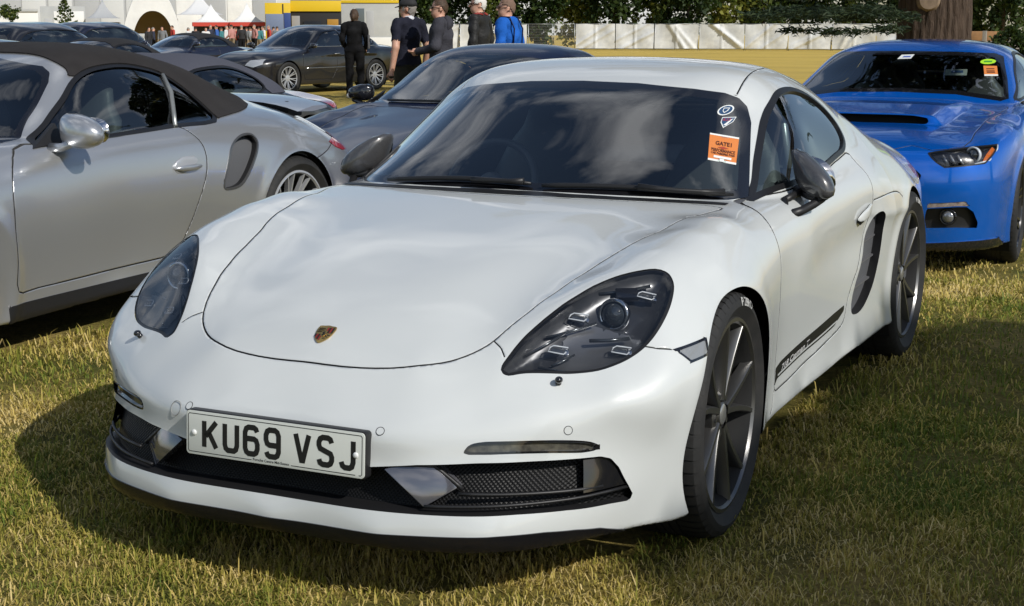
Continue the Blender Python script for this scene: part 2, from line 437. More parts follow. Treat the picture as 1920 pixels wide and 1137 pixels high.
# ---------------------------------------------------------------- white coupe: shape
HY1 = 2.55
HERO_SIDE = [  # (x, y, z)
 # lip level
 (0,-.885,.12),(.3,-.88,.12),(.55,-.80,.12),(.70,-.64,.12),(.79,-.45,.12),(.848,-.34,.12),
 (0,-.918,.20),(.3,-.91,.20),(.55,-.83,.20),(.71,-.665,.20),(.795,-.48,.20),(.850,-.35,.20),
 (0,-.885,.27),(.3,-.88,.27),(.55,-.80,.27),(.715,-.655,.27),(.808,-.475,.27),(.858,-.35,.27),
 (0,-.858,.36),(.287,-.852,.36),(.482,-.785,.36),(.62,-.70,.36),(.75,-.575,.36),(.83,-.45,.36),(.876,-.34,.36),
 (0,-.856,.44),(.287,-.853,.44),(.482,-.775,.44),(.62,-.69,.44),(.765,-.565,.44),(.86,-.45,.45),(.893,-.30,.45),
 (0,-.83,.54),(.287,-.82,.54),(.482,-.75,.54),(.62,-.665,.54),(.78,-.57,.54),(.86,-.435,.56),(.89,-.27,.58),
 (0,-.78,.66),(.29,-.77,.66),(.5,-.68,.66),(.66,-.57,.66),(.78,-.43,.66),(.845,-.28,.68),
 (0,-.70,.8),(.5,-.6,.8),(.7,-.4,.8),(.8,-.2,.8),
 # flank
 (.885,-.1,.2),(.900,-.05,.45),(.902,0,.60),(.890,0,.72),(.84,0,.85),(.80,0,1.0),
 (.878,.30,.15),(.880,.30,.35),(.896,.25,.55),(.890,.25,.68),(.845,.25,.82),(.80,.25,1.0),
 (.875,.50,.14),(.858,.50,.24),(.862,.50,.40),(.872,.50,.60),(.865,.50,.72),(.825,.50,.84),(.78,.5,1.0),
 (.875,.9,.14),(.850,.9,.24),(.848,.9,.36),(.860,.9,.55),(.860,.9,.70),(.825,.9,.83),(.77,.9,1.0),
 (.877,1.4,.14),(.852,1.4,.24),(.848,1.4,.36),(.855,1.4,.55),(.858,1.4,.70),(.83,1.4,.85),(.78,1.4,1.0),
 (.880,1.85,.14),(.862,1.85,.24),(.862,1.85,.40),(.872,1.85,.60),(.874,1.85,.75),(.835,1.85,.88),(.77,1.85,1.0),
 (.880,2.1,.14),(.870,2.1,.24),(.872,2.15,.45),(.874,2.15,.65),(.860,2.15,.75),(.80,2.15,.86),(.72,2.15,1.0),
 (.872,2.475,.25),(.874,2.475,.5),(.870,2.475,.66),(.846,2.475,.77),(.78,2.475,.87),(.69,2.475,1.0),
 (.84,2.8,.25),(.845,2.8,.5),(.84,2.8,.66),(.81,2.8,.77),(.73,2.8,.88),
 (.78,3.1,.25),(.79,3.1,.5),(.785,3.1,.68),(.75,3.1,.80),(.68,3.1,.92),
 (.6,3.33,.25),(.65,3.36,.5),(.65,3.36,.7),(.62,3.32,.85),(.58,3.28,.97),
 (0,3.42,.25),(0,3.46,.5),(0,3.47,.7),(0,3.45,.85),(0,3.40,.97)]
HERO_TOP = [
 (0,-.95,.36),(.3,-.95,.36),(.6,-.9,.30),(.9,-.7,.30),
 (0,-.83,.452),(.25,-.82,.452),(.48,-.74,.46),(.62,-.66,.485),(.77,-.555,.515),(.87,-.43,.56),
 (0,-.78,.497),(0,-.72,.548),(.2,-.72,.54),(0,-.644,.601),(.25,-.62,.597),(0,-.5,.665),(.25,-.48,.663),(0,-.3,.727),(.25,-.3,.724),
 (0,-.1,.775),(.3,-.1,.77),(0,.1,.808),(.3,.1,.803),(0,.3,.836),(.35,.3,.831),(0,.5,.855),(.35,.5,.85),
 (.294,-.685,.561),(.351,-.65,.566),(.406,-.61,.581),(.441,-.559,.605),(.482,-.447,.659),(.513,-.339,.698),(.542,-.216,.734),(.57,-.093,.766),(.626,.131,.806),(.658,.361,.826),(.70,.507,.834),
 (.496,-.614,.569),(.513,-.538,.625),(.54,-.478,.662),(.57,-.418,.696),(.611,-.347,.727),(.655,-.285,.748),(.717,-.212,.757),
 (.53,-.609,.551),(.634,-.55,.556),(.694,-.506,.560),(.745,-.462,.575),(.775,-.415,.60),(.80,-.33,.665),(.80,-.27,.705),(.785,-.22,.738),
 (.65,-.44,.645),(.70,-.36,.69),
 (.69,-.1,.79),(.78,-.1,.775),(.85,-.1,.73),
 (.70,.1,.822),(.78,.1,.812),(.86,.1,.765),
 (.73,.3,.838),(.80,.3,.828),(.88,.3,.77),
 (.76,.55,.824),(.84,.55,.80),
 (.0,.75,.86),(.4,.75,.855),(.74,.75,.830),(.84,.75,.808),
 (0,1.1,.86),(.74,1.1,.85),(.85,1.1,.82),(0,1.5,.87),(.75,1.5,.868),(.86,1.5,.845),
 (0,1.9,.885),(.4,1.9,.885),(.76,1.9,.878),(.88,1.9,.84),
 (0,2.2,.90),(.4,2.2,.90),(.70,2.2,.886),(.78,2.2,.860),(.9,2.2,.79),
 (0,2.5,.91),(.4,2.5,.91),(.66,2.5,.888),(.76,2.5,.85),(.9,2.5,.76),
 (0,2.85,.905),(.4,2.85,.905),(.58,2.85,.875),(.70,2.85,.825),(.88,2.85,.70),
 (0,3.2,.90),(.4,3.2,.89),(.55,3.2,.84),(.75,3.2,.74),(0,3.5,.87),(.4,3.5,.85),(.7,3.5,.78)]
HERO_ROOF = [
 (0,.15,.64),(.4,.2,.62),(.7,.4,.62),(.9,.6,.62),
 (0,.46,.855),(.35,.505,.852),(.60,.60,.84),(.70,.69,.828),(.80,.80,.80),
 (0,.75,1.027),(.35,.78,1.017),
 (.65,.884,.947),(.602,1.045,1.055),(.568,1.11,1.104),
 (0,1.04,1.183),(.203,1.045,1.178),(.397,1.065,1.163),(.54,1.124,1.129),
 (0,1.2,1.228),(.3,1.2,1.218),(.5,1.2,1.185),(.62,1.2,1.13),
 (0,1.4,1.252),(.3,1.4,1.243),(.5,1.4,1.213),(.64,1.4,1.15),
 (0,1.65,1.25),(.3,1.65,1.24),(.5,1.65,1.208),(.64,1.65,1.14),
 (0,1.95,1.215),(.3,1.95,1.205),(.5,1.95,1.165),(.64,1.95,1.09),
 (0,2.25,1.145),(.3,2.25,1.13),(.5,2.25,1.085),(.62,2.25,1.02),
 (0,2.55,1.045),(.3,2.55,1.03),(.5,2.55,.98),
 (0,2.85,.94),(.3,2.85,.925),(0,3.2,.80),(.4,3.2,.78)]
HERO_CAB = [
 (.80,.45,.75),(.78,.60,.83),(.745,.73,.84),(.70,.91,.95),(.655,1.08,1.06),(.62,1.15,1.12),
 (.79,.75,.75),(.775,.95,.84),(.72,1.1,.97),(.67,1.2,1.08),
 (.82,1.4,.75),(.785,1.4,.86),(.73,1.4,.98),(.665,1.4,1.10),(.60,1.4,1.2),
 (.82,1.8,.75),(.78,1.8,.88),(.725,1.8,.99),(.66,1.8,1.09),(.58,1.8,1.2),
 (.76,2.15,.85),(.72,2.15,.94),(.665,2.15,1.02),(.60,2.15,1.1),
 (.66,2.5,.9),(.60,2.5,1.0),(.5,2.8,.9),(.45,2.8,1.0),(0,3.0,.9),(0,2.95,1.0),(.75,.45,1.0),(.6,.6,1.2)]
H_FW = (0.0, .336); H_RW = (2.475, .347)
def hero_field():
    W = Wrap(HERO_SIDE, HY1, 3e-3, 1.3); T = Top(HERO_TOP, -1.2, 3.8, 3.5e-3)
    R = Top(HERO_ROOF, -.3, 3.6, 1e-3); Cb = Wrap(HERO_CAB, 2.2, 1e-3)
    def fn(x, y, z):
        d = W(x, y, z)
        # arch flares
        for (yw, zw, ra) in ((0, .336, .358), (2.475, .347, .372)):
            q = np.hypot(y-yw, z-zw)-ra
            d = d-.008*np.exp(-(q/.045)**2)*(z > .1)
        # door scallop running into the side scoop
        u = np.clip((y-.75)/1.0, 0, 1.15); zc = .60+.02*u
        d = d+.030*u**1.2*np.exp(-((z-zc)/(.055+.045*u))**2)*np.exp(-(np.maximum(y-1.72, 0)/.10)**2)
        kt = np.interp(y, (-1, -.75, -.5, -.1, .3, .8, 2, 2.6, 3.1), (.035, .05, .10, .16, .16, .10, .14, .16, .10))
        low = smax(d, T(x, y, z), kt)
        low = smax(low, np.interp(y, (-1, -.6, -.35, .1, .36, 2.1, 3.4), (.162, .157, .136, .16, .205, .20, .22))-z, .02)
        kg = np.interp(y, (.4, .8, 1.2, 1.9, 2.4), (.05, .10, .14, .14, .16))
        cab = smax(R(x, y, z), Cb(x, y, z)+0*z, kg)
        cab = smax(cab, .70-z, .02)
        ku = np.interp(y, (.4, 1.5, 1.75, 2.05, 2.5), (.012, .02, .06, .20, .20))
        return smin(low, cab, ku)
    return fn
# ---------------------------------------------------------------- shared car pieces
M_black = mat('black_plastic', (.012, .012, .013), .45, bump=(300, .15, .001))
M_rubber = mat('tyre_rubber', (.014, .014, .014), .72, var=(14, (.028, .026, .024), .45, .8), bump=(120, .2, .002))
M_gloss = mat('gloss_black', (.008, .008, .010), .12, coat=1.0)
M_seal = mat('window_seal', (.010, .010, .011), .35)
M_dark = mat('dark_void', (.006, .006, .006), .9)
M_trim = mat('cabin_trim', (.080, .082, .088), .6, bump=(60, .2, .002))
M_leather = mat('black_leather', (.085, .087, .094), .42, bump=(90, .3, .002))
M_chrome = mat('chrome', (.75, .75, .76), .12, 1.0)
M_silver = mat('bright_alloy', (.52, .53, .55), .35, .55)
M_disc = mat('brake_disc', (.32, .31, .30), .35, 1.0)
M_glass = glass_mat('windscreen_glass', (.84, .90, .88), .95)
M_glass_dark = glass_mat('tinted_glass', (.70, .80, .78), .85)
M_lens = glass_mat('lamp_lens', (1, 1, 1), .96, .9)
M_redlamp = mat('red_lamp', (.35, .01, .012), .15, coat=1.0)
M_amber = mat('amber_lamp', (.45, .12, .02), .2, coat=1.0)
M_drl = mat('white_lamp', (.48, .52, .57), .25)
def side_split(s):
    c = s.cen()[:, 0]
    b = Surf(s.V, s.T[c < 0], s.N).compact(); a = Surf(s.V, s.T[c >= 0], s.N).compact()
    return a, b
def surf_obj(name, s, m, parent, off=0.0, mi=None):
    return mesh_np(name, s.V+s.N*off, s.T, m, parent, s.N, mi)
def groove(s, fld, w=.0022, depth=.009):
    for lv in (w+.0045, w, w*.5, -w*.5, -w, -w-.0045): s.cut(fld, lv)
    g = s.split(np.abs(fld(s.cen())) < w*.98)
    f = fld(s.V); k = np.abs(np.abs(f)-w) < 4e-5      # rolled edge: the skin turns down into the gap
    if k.any():
        P = s.V[k]; gr = np.stack([fld(P+d)-fld(P-d) for d in np.eye(3)*5e-4], 1)/1e-3; gr[np.abs(gr).max(1) > 3] = 0
        n = s.N[k]-gr*np.sign(f[k])[:, None]*.9; s.N = s.N.copy(); s.N[k] = n/np.linalg.norm(n, axis=1)[:, None]
    k = np.abs(fld(g.V)) < w*.62
    g.V[k] -= g.N[k]*depth
    return g
def groove_open(s, fld, w=.002, depth=.008): return groove(s, fld, w, depth)
def extract(s, fld, level=0.0):
    """cut along the outline and take the inside away as a new Surf"""
    s.cut(fld, level)
    return s.split(fld(s.cen()) < level)
def ring(s, fld, w):
    """take an inner border of width w off a piece; returns the border"""
    s.cut(fld, -w)
    return s.split(fld(s.cen()) > -w)
def rim_obj(name, s, depth, m, parent, vec=None, smooth=True):
    V, T = s.rim(depth, vec=vec)
    return mesh_np(name, V, T, m, parent, smooth=smooth)
def solid_piece(name, s, thick, m, parent, off=0.0):
    """piece of skin with a turned-in edge, as one mesh"""
    V = s.V+s.N*off; B = Surf(V, s.T, s.N)
    RV, RT = B.rim(thick)
    n = len(V)
    T = np.r_[s.T, RT+n]
    me = mesh_np(name, np.r_[V, RV], T, m, parent)
    return me
def tyre_profile(r, w, rim_r):
    h = w/2
    return [(rim_r-.012, -h*.80), (rim_r+.004, -h*.86), (rim_r+.02, -h*.95), ((r+rim_r)/2, -h*1.03), (r-.022, -h*.99), (r-.008, -h*.90), (r-.001, -h*.72), (r, -h*.3), (r, h*.3), (r-.001, h*.72), (r-.008, h*.90), (r-.022, h*.99), ((r+rim_r)/2, h*1.03), (rim_r+.02, h*.95), (rim_r+.004, h*.86), (rim_r-.012, h*.80)]
def make_wheel(parent, c, side, r, w, rim_r, spoke, rim_m, steer=0.0, roll=0.0, tread=60, disc=True, cap=None, detail=True, name='wheel', face=None):
    """wheel part > tyre, rim, brake_disc; outer face looks along side*x"""
    wh = empty(name, (0, 0, 0)); wh.parent = parent
    wh.location = c
    M = Matrix.Rotation(steer, 4, 'Z')@Matrix.Rotation(side*math.pi/2, 4, 'Y')@Matrix.Rotation(roll, 4, 'Z')
    b = MB(); pr = tyre_profile(r, w, rim_r)
    b.lathe(pr, 72 if detail else 32, M)
    if detail:   # tread grooves as raised shoulder blocks and ribs
        for k in range(tread):
            a = 2*math.pi*k/tread; da = 2*math.pi/tread*.80
            for sgn in (1, -1):
                v = []
                for rr, hh in ((r+.0005, .30), (r+.004, .33), (r+.003, .68), (r-.004, .88), (r-.020, .985), (r-.022, .96)):
                    for aa in (a, a+da):
                        aa2 = aa+.05*hh*sgn
                        v.append(M@Vector((rr*math.cos(aa2), rr*math.sin(aa2), sgn*w/2*hh)))
                f = [(2*i, 2*i+1, 2*i+3, 2*i+2) for i in range(5)]
                b.add(v, f if sgn > 0 else [q[::-1] for q in f])
        for hh in (-.20, 0, .20):
            b.lathe([(r+.0005, w/2*(hh-.075)), (r+.004, w/2*(hh-.07)), (r+.004, w/2*(hh+.07)), (r+.0005, w/2*(hh+.075))], 72, M)
    b.build('tyre', M_rubber, wh, auto=R_(35))
    b = MB(); h = w/2
    rp = [(rim_r+.006, h*.86), (rim_r+.004, h*.90), (rim_r-.006, h*.91), (rim_r-.012, h*.84), (rim_r-.022, h*.70), (rim_r-.035, h*.2), (rim_r-.04, -h*.5), (rim_r-.01, -h*.85), (rim_r+.006, -h*.85)]
    b.lathe(rp[:4], 64 if detail else 32, M); b.lathe(rp[3:], 64 if detail else 32, M, 1)
    spoke(b, M, rim_r-.012, h, face)
    rim = b.build('rim', [rim_m, mat('shaded_barrel', (.010, .010, .010), .8)], wh, auto=R_(32))  # barrel coloured near black for the shade behind the spokes
    if disc:
        MB().lathe([(.06, -.01), (.165, -.01), (.165, .018), (.06, .018)], 40, M).build('brake_disc', M_disc, wh, auto=R_(30))
        b = MB()
        for k in range(2):
            a = .5 if k else .35
        b.lathe([(.10, -.03), (.172, -.03), (.172, .045), (.10, .045)], 10, M, closed=True, a0=-roll+2.2, a1=-roll+3.1)
        b.build('brake_caliper', mat('caliper_black', (.02, .02, .02), .3, coat=.5), wh, auto=R_(30))
        MB().lathe([(.0, -.04), (rim_r-.05, -.04), (rim_r-.05, -.055)], 32, M).build('wheel_back', M_dark, wh)
    return wh, M
def ell_loft(b, rings, n=16, mi=0, cap=True):
    """rings: list of (centre, right vec, up vec) ellipses"""
    v = []
    for c, u, w in rings:
        c, u, w = Vector(c), Vector(u), Vector(w)
        for k in range(n):
            a = 2*math.pi*k/n; ca, sa = math.cos(a), math.sin(a)
            e = .75
            v.append(c+u*(abs(ca)**e*(1 if ca > 0 else -1))+w*(abs(sa)**e*(1 if sa > 0 else -1)))
    f = [(i*n+k, i*n+(k+1) % n, (i+1)*n+(k+1) % n, (i+1)*n+k) for i in range(len(rings)-1) for k in range(n)]
    if cap: f += [tuple(range(n-1, -1, -1)), tuple((len(rings)-1)*n+k for k in range(n))]
    b.add(v, f, mi)
def stroke2(pts, w, closed=False):
    """mitred flat stroke: returns quads as list of 4-point lists"""
    P = [Vector(p) for p in pts]; n = len(P); L_, R2 = [], []
    for i in range(n):
        a = P[i-1] if (i or closed) else None; c = P[(i+1) % n] if (i < n-1 or closed) else None
        d1 = (P[i]-a).normalized() if a is not None else (c-P[i]).normalized()
        d2 = (c-P[i]).normalized() if c is not None else d1
        n1 = Vector((-d1.y, d1.x)); n2 = Vector((-d2.y, d2.x)); m = (n1+n2)
        m = m.normalized() if m.length > 1e-6 else n1
        k = 1/max(m.dot(n1), .35)
        L_.append(P[i]+m*w/2*k); R2.append(P[i]-m*w/2*k)
    q = []
    for i in range(n if closed else n-1):
        j = (i+1) % n; q.append([R2[i], R2[j], L_[j], L_[i]])
    return q
def text_mesh(txt, size=1.0, bold=0.0, shear=0.0, align='LEFT', res=3):
    """flat text as (verts, tris) in the xy plane"""
    cu = bpy.data.curves.new('t', 'FONT'); cu.body = txt; cu.size = size; cu.offset = bold; cu.shear = shear; cu.resolution_u = res; cu.align_x = align
    o = bpy.data.objects.new('t', cu); col.objects.link(o)
    dg = bpy.context.evaluated_depsgraph_get(); dg.update()
    me = bpy.data.meshes.new_from_object(o.evaluated_get(dg)); me.calc_loop_triangles()
    V = np.zeros(len(me.vertices)*3); me.vertices.foreach_get('co', V)
    T = np.zeros(len(me.loop_triangles)*3, np.int32); me.loop_triangles.foreach_get('vertices', T)
    bpy.data.objects.remove(o); bpy.data.curves.remove(cu); bpy.data.meshes.remove(me)
    return V.reshape(-1, 3), T.reshape(-1, 3)
def drop(fn, P, axis, lo, hi):
    """slide points along an axis until they lie on the implicit surface (outside at lo, inside at hi)"""
    P = np.array(P, float); n = len(P); K = 28
    ts = np.linspace(lo, hi, K)
    Q = np.repeat(P, K, 0); Q[:, axis] = np.tile(ts, n)
    ins = (fn(np.abs(Q[:, 0]), Q[:, 1], Q[:, 2]) < 0).reshape(n, K)
    k = np.where(ins.any(1), ins.argmax(1), K-1); k = np.maximum(k, 1)
    a, b = ts[k-1], ts[k]
    for _ in range(4):
        tt = a[:, None]+(b-a)[:, None]*np.linspace(0, 1, 9)[None]
        Q = np.repeat(P, 9, 0); Q[:, axis] = tt.ravel()
        ins = (fn(np.abs(Q[:, 0]), Q[:, 1], Q[:, 2]) < 0).reshape(n, 9)
        j = np.maximum(np.where(ins.any(1), ins.argmax(1), 8), 1); r = np.arange(n)
        a, b = tt[r, j-1], tt[r, j]
    P[:, axis] = b
    return P
def field_normal(fn, P):
    P = np.asarray(P, float); g = np.zeros_like(P); e = 1e-3
    for k in range(3):
        d = np.zeros(3); d[k] = e
        A = P+d; B = P-d
        g[:, k] = fn(np.abs(A[:, 0]), A[:, 1], A[:, 2])-fn(np.abs(B[:, 0]), B[:, 1], B[:, 2])
    return g/np.linalg.norm(g, axis=1)[:, None]
def subdiv_tris(V, T, maxlen):
    for _ in range(6):
        e = np.linalg.norm(V[T]-V[np.roll(T, -1, 1)], axis=2)
        if e.max() <= maxlen: break
        k = e.argmax(1); big = e.max(1) > maxlen
        Tb = T[big]; kb = k[big]; r = np.arange(len(Tb))
        a, b, c = Tb[r, kb], Tb[r, (kb+1) % 3], Tb[r, (kb+2) % 3]
        m = (V[a]+V[b])/2; n = len(V)+r
        V = np.r_[V, m]; T = np.r_[T[~big], np.c_[a, n, c], np.c_[n, b, c]]
    return V, T
def mirror_half(half): return np.array(list(half)+[(-x, z) for x, z in half[::-1] if abs(x) > 1e-6])
# ---------------------------------------------------------------- white coupe: build
def spoke_y(b, M, rr, h, face=None):
    """five pairs of spokes spreading from the hub, concave"""
    for k in range(5):
        a0 = 2*math.pi*k/5+math.pi/2
        for sg in (-1, 1):
            v = []
            for t in (0, .2, .4, .6, .8, 1.0):
                rad = .040+(rr-.038)*t; ang = a0+sg*(.14+.145*t); hgt = h*(.74+.13*t**1.3)
                wf = .0100-.0022*t; wb = .0135-.003*t; dp = .046-.016*t
                c = Vector((rad*math.cos(ang), rad*math.sin(ang), hgt)); tg = Vector((-math.sin(ang), math.cos(ang), 0))
                for dx, dz in ((-wf, -.10), (-wf*.75, 0), (wf*.75, 0), (wf, -.10), (wb, -1), (-wb, -1)):
                    v.append(M@(c+tg*dx+Vector((0, 0, dp*dz))))
            b.add(v, [(i*6+j, i*6+(j+1) % 6, (i+1)*6+(j+1) % 6, (i+1)*6+j) for i in range(5) for j in range(6)])
    b.lathe([(.0, h*.72), (.030, h*.72), (.033, h*.70), (.036, h*.66), (.058, h*.69), (.066, h*.62), (.070, h*.3), (.05, -h*.3)], 40, M)
    for k in range(5):
        a = 2*math.pi*k/5+math.pi/2+math.pi/5
        b.lathe([(0, .002), (.008, .002), (.009, -.02)], 8, M@Matrix.Translation((.054*math.cos(a), .054*math.sin(a), h*.685)))
def build_hero():
    root = empty('white_coupe', (0, 0, 0), label='white two-door coupe with black wheels and number plate KU69 VSJ, nearest the camera', cat='car')
    fn = hero_field()
    V, T, Nn = surface_nets(fn, (0, -1.05, .08), (.99, 3.56, 1.31), .0126)
    s = Surf(V, T, Nn)
    paint = car_paint('white_paint', (.55, .57, .565), rough=.4)
    # wheel arches
    for (yw, zw), ra in ((H_FW, .352), (H_RW, .368)):
        def fa(Vv, yw=yw, zw=zw, ra=ra):
            q = np.hypot(Vv[:, 1]-yw, Vv[:, 2]-zw)-ra
            return np.where(np.abs(Vv[:, 0]) > .45, q, 1e3)
        arch = extract(s, fa)
        for sg in (1, -1):
            c = arch.cen(); a = Surf(arch.V, arch.T[(c[:, 0]*sg > 0) & (arch.fnorm()[:, 2] > -.6)], arch.N).compact()
            B = MB()
            M = Matrix.Translation((sg*.70, yw, zw))@Matrix.Rotation(math.pi/2, 4, 'Y')
            B.lathe([(ra-.004, -.165), (ra+.004, -.1), (ra+.006, 0), (ra+.004, .1), (ra-.004, .165)], 48, M, a0=R_(55), a1=R_(305))
            B.lathe([(.05, -sg*.14), (ra, -sg*.14)], 32, M, a0=R_(55), a1=R_(305))
            B.build('arch_liner', M_dark, root, True)
    body_mask = (s.fnorm()[:, 2] < -.75) & (s.cen()[:, 2] < .26)
    under = s.split(body_mask); surf_obj('underbody', under, M_dark, root)
    # windscreen
    half = [(0, 1.183), (.203, 1.178), (.397, 1.162), (.49, 1.148), (.535, 1.131), (.568, 1.104), (.602, 1.055), (.65, .947), (.698, .845), (.66, .842), (.45, .853), (.2, .859), (0, .861)]
    wp = np.array(half+[(-x, z) for x, z in half[::-1][1:-1]])
    fws = field2(wp, 'xz', lambda Q: (Q[:, 1] < 1.35) & (Q[:, 1] > .40+.28*Q[:, 0]**2), both=False)
    ws = extract(s, fws)
    frit = ring(ws, fws, .022)
    # deeper dark band along the top
    bh = [(0, 1.20), (.45, 1.19), (.60, 1.12), (.575, 1.085), (.53, 1.108), (.40, 1.135), (.2, 1.148), (0, 1.152)]
    fbd = field2(mirror_half(bh), 'xz', lambda Q: (Q[:, 1] < 1.35) & (Q[:, 1] > .8), both=False)
    band = extract(ws, fbd)
    o = surf_obj('windscreen', ws, M_glass, root); surf_obj('windscreen_border', frit, M_gloss, o); surf_obj('windscreen_shade_band', band, glass_mat('shade_band', (.8, .85, .9), .10), o)
    V_, T_ = frit.rim(.004)
    # side windows
    sw = smooth_poly([(.70, .836), (.80, .885), (.90, .945), (1.0, 1.005), (1.1, 1.063), (1.2, 1.113), (1.31, 1.145), (1.45, 1.155), (1.58, 1.146), (1.69, 1.118), (1.76, 1.07), (1.79, 1.01), (1.775, .955), (1.71, .918), (1.6, .902), (1.4, .882), (1.1, .864), (.9, .852)], 5)
    fsw = field2(sw, 'yz', lambda Q: Q[:, 0] > .4)
    w2 = extract(s, fsw)
    for p in side_split(w2):
        seal = ring(p, fsw, .016)
        o = surf_obj('side_window', p, M_glass_dark, root, -.006)
        so = solid_piece('window_seal', seal, .012, M_seal, o, .002)
    # rear window
    rw = np.array([(0, 1.83), (.30, 1.84), (.44, 1.88), (.49, 1.97), (.47, 2.2), (.40, 2.5), (.30, 2.68), (0, 2.72)]); rw = np.r_[rw, rw[::-1][1:-1]*[-1, 1]]
    frw = field2(rw, 'xy', lambda Q: Q[:, 2] > .9, both=False)
    r_ = extract(s, frw); bd = ring(r_, frw, .02)
    o = surf_obj('rear_window', r_, M_glass, root, -.004); surf_obj('rear_window_border', bd, M_gloss, o, -.001)
    # headlights
    hl = smooth_poly([(.493, -.625), (.498, -.585), (.513, -.538), (.54, -.478), (.57, -.418), (.611, -.347), (.655, -.285), (.70, -.228), (.735, -.197), (.765, -.193), (.788, -.215), (.802, -.26), (.806, -.32), (.795, -.39), (.768, -.447), (.72, -.505), (.66, -.55), (.60, -.585), (.545, -.612), (.51, -.632)], 4)
    fhl = field2(hl, 'xy', lambda Q: Q[:, 2] > .48)
    H = extract(s, fhl)
    lights = {}
    for sg, p in zip((1, -1), side_split(H)):
        seal = ring(p, fhl, .007)
        lens = surf_obj('headlight', p, M_lens, root, -.001)
        solid_piece('seal', seal, .02, M_seal, lens, -.002)
        bowl = p.copy()
        d = np.clip(-fhl(bowl.V)-.007, 0, 1); dep = .012+.040*(1-np.exp(-d/.02))
        bowl.V = bowl.V-bowl.N*dep[:, None]
        mesh_np('housing', bowl.V, bowl.T, mat('hero_housing', (.045, .047, .052), .3, .5, coat=.5), lens)
        bc = bowl.cen(); mk = (bc[:, 2] < .625-.25*(np.abs(bc[:, 0])-.65)) & (np.abs(bc[:, 0]) > .585); lowp = Surf(bowl.V, bowl.T[mk], bowl.N).compact(); mesh_np('lens_reflection', lowp.V+lowp.N*.003, lowp.T, mat('reflection_grey', (.22, .225, .235), .28, .8), lens)  # grey lower panel stands in for the reflection on the lens
        lights[sg] = lens
    # bonnet
    hh = [(0, -.722), (.15, -.716), (.27, -.694), (.345, -.657), (.402, -.61), (.44, -.559), (.482, -.447), (.513, -.339), (.542, -.216), (.57, -.093), (.584, -.047), (.626, .131), (.658, .361), (.685, .50), (.62, .515), (.50, .486), (.35, .448), (.2, .425), (0, .415)]
    hp = smooth_poly(hh+[(-x, y) for x, y in hh[::-1][1:-1]], 3)
    fhd = field2(hp, 'xy', lambda Q: Q[:, 2] > .45, both=False)
    gaps = [groove(s, fhd, .0021, .012)]
    hood = s.split(fhd(s.cen()) < -.0011)
    # doors
    dp = smooth_poly([(.63, .834), (.553, .795), (.516, .733), (.505, .637), (.502, .541), (.513, .437), (.523, .345), (.53, .285), (.60, .279), (.90, .290), (1.2, .308), (1.40, .322), (1.45, .345), (1.475, .40), (1.529, .455), (1.60, .50), (1.665, .554), (1.72, .60), (1.749, .652), (1.748, .70), (1.754, .74), (1.757, .82), (1.75, .90), (1.6, .895), (1.4, .876), (1.1, .858), (.9, .846)], 3)
    fdr = field2(dp, 'yz', lambda Q: Q[:, 0] > .55)
    # side scoop
    sc = smooth_poly([(1.545, .345), (1.535, .385), (1.575, .448), (1.64, .50), (1.712, .558), (1.775, .64), (1.80, .672), (1.84, .682), (1.885, .676), (1.915, .645), (1.917, .58), (1.90, .50), (1.845, .41), (1.76, .355), (1.68, .332), (1.60, .330)], 4)
    fsc = field2(sc, 'yz', lambda Q: Q[:, 0] > .55)
    gaps.append(groove(s, fdr, .0021, .012))
    doors = s.split(fdr(s.cen()) < -.0011)
    S_ = extract(s, fsc)
    # decal on door and sill
    dc = np.array([(.528, .300), (.531, .352), (.60, .361), (1.435, .392), (1.43, .372), (1.30, .340), (.56, .314)])
    fdc = field2(dc, 'yz', lambda Q: Q[:, 0] > .6)
    dec = extract(doors, fdc)
    for sg, p in zip((1, -1), side_split(doors)):
        o = surf_obj('door', p, paint, root)
        q = side_split(dec)[0 if sg > 0 else 1]
        d = surf_obj('side_stripe', q, mat('black_vinyl', (.012, .012, .012), .35), o, .0008)
        word = '718 Cayman T'; full, _ = text_mesh(word, .058, .0008, .25); ln = full[:, 0].max(); sx = .36/ln; off_ = 0
        for i in range(len(word)):      # one mesh per character
            if word[i] == ' ': continue
            tv, tt = text_mesh(word[i], .058, .0008, .25); pre, _ = text_mesh(word[:i+1], .058, .0008, .25); tv = tv+[pre[:, 0].max()-tv[:, 0].max(), 0, 0]
            if sg < 0: tv = tv*[-1, 1, 1]+[ln, 0, 0]; tt = tt[:, ::-1]
            P = np.c_[np.full(len(tv), sg*.86), .60+tv[:, 0]*sx, .330+tv[:, 1]*.42+tv[:, 0]*sx*.037]
            P = drop(fn, P, 0, sg*.93, sg*.75); P[:, 0] += sg*.0022
            mesh_np('lettering', P, tt, mat('decal_silver', (.55, .55, .55), .4), d, smooth=False)
        # thin silver line under the lettering
        yy = np.linspace(.56, 1.34, 40); zz = np.interp(yy, (.56, 1.34), (.321, .349))
        P = np.r_[np.c_[yy*0+sg*.86, yy, zz], np.c_[yy*0+sg*.86, yy, zz+.006]]; P = drop(fn, P, 0, sg*.93, sg*.75); P[:, 0] += sg*.0018
        t = np.array([(i, i+1, 41+i, 40+i) for i in range(39)])
        mesh_np('pinstripe', P, t, paint, d, smooth=False)
        # handle: lens-shaped pull in a shallow cup
        c = drop(fn, [(sg*.86, 1.655, .700)], 0, sg*.93, sg*.75)[0]
        b = MB(); ell_loft(b, [((c[0]+sg*dx, c[1]+yy, c[2]+.18*yy), (sg*.006*k, 0, 0), (0, 0, .019*k)) for yy, k, dx in ((-.092, .15, -.002), (-.08, .6, .004), (-.05, .95, .010), (0, 1, .014), (.05, .95, .012), (.08, .6, .006), (.092, .15, -.002))], 14)
        b.build('handle', paint, o, True)
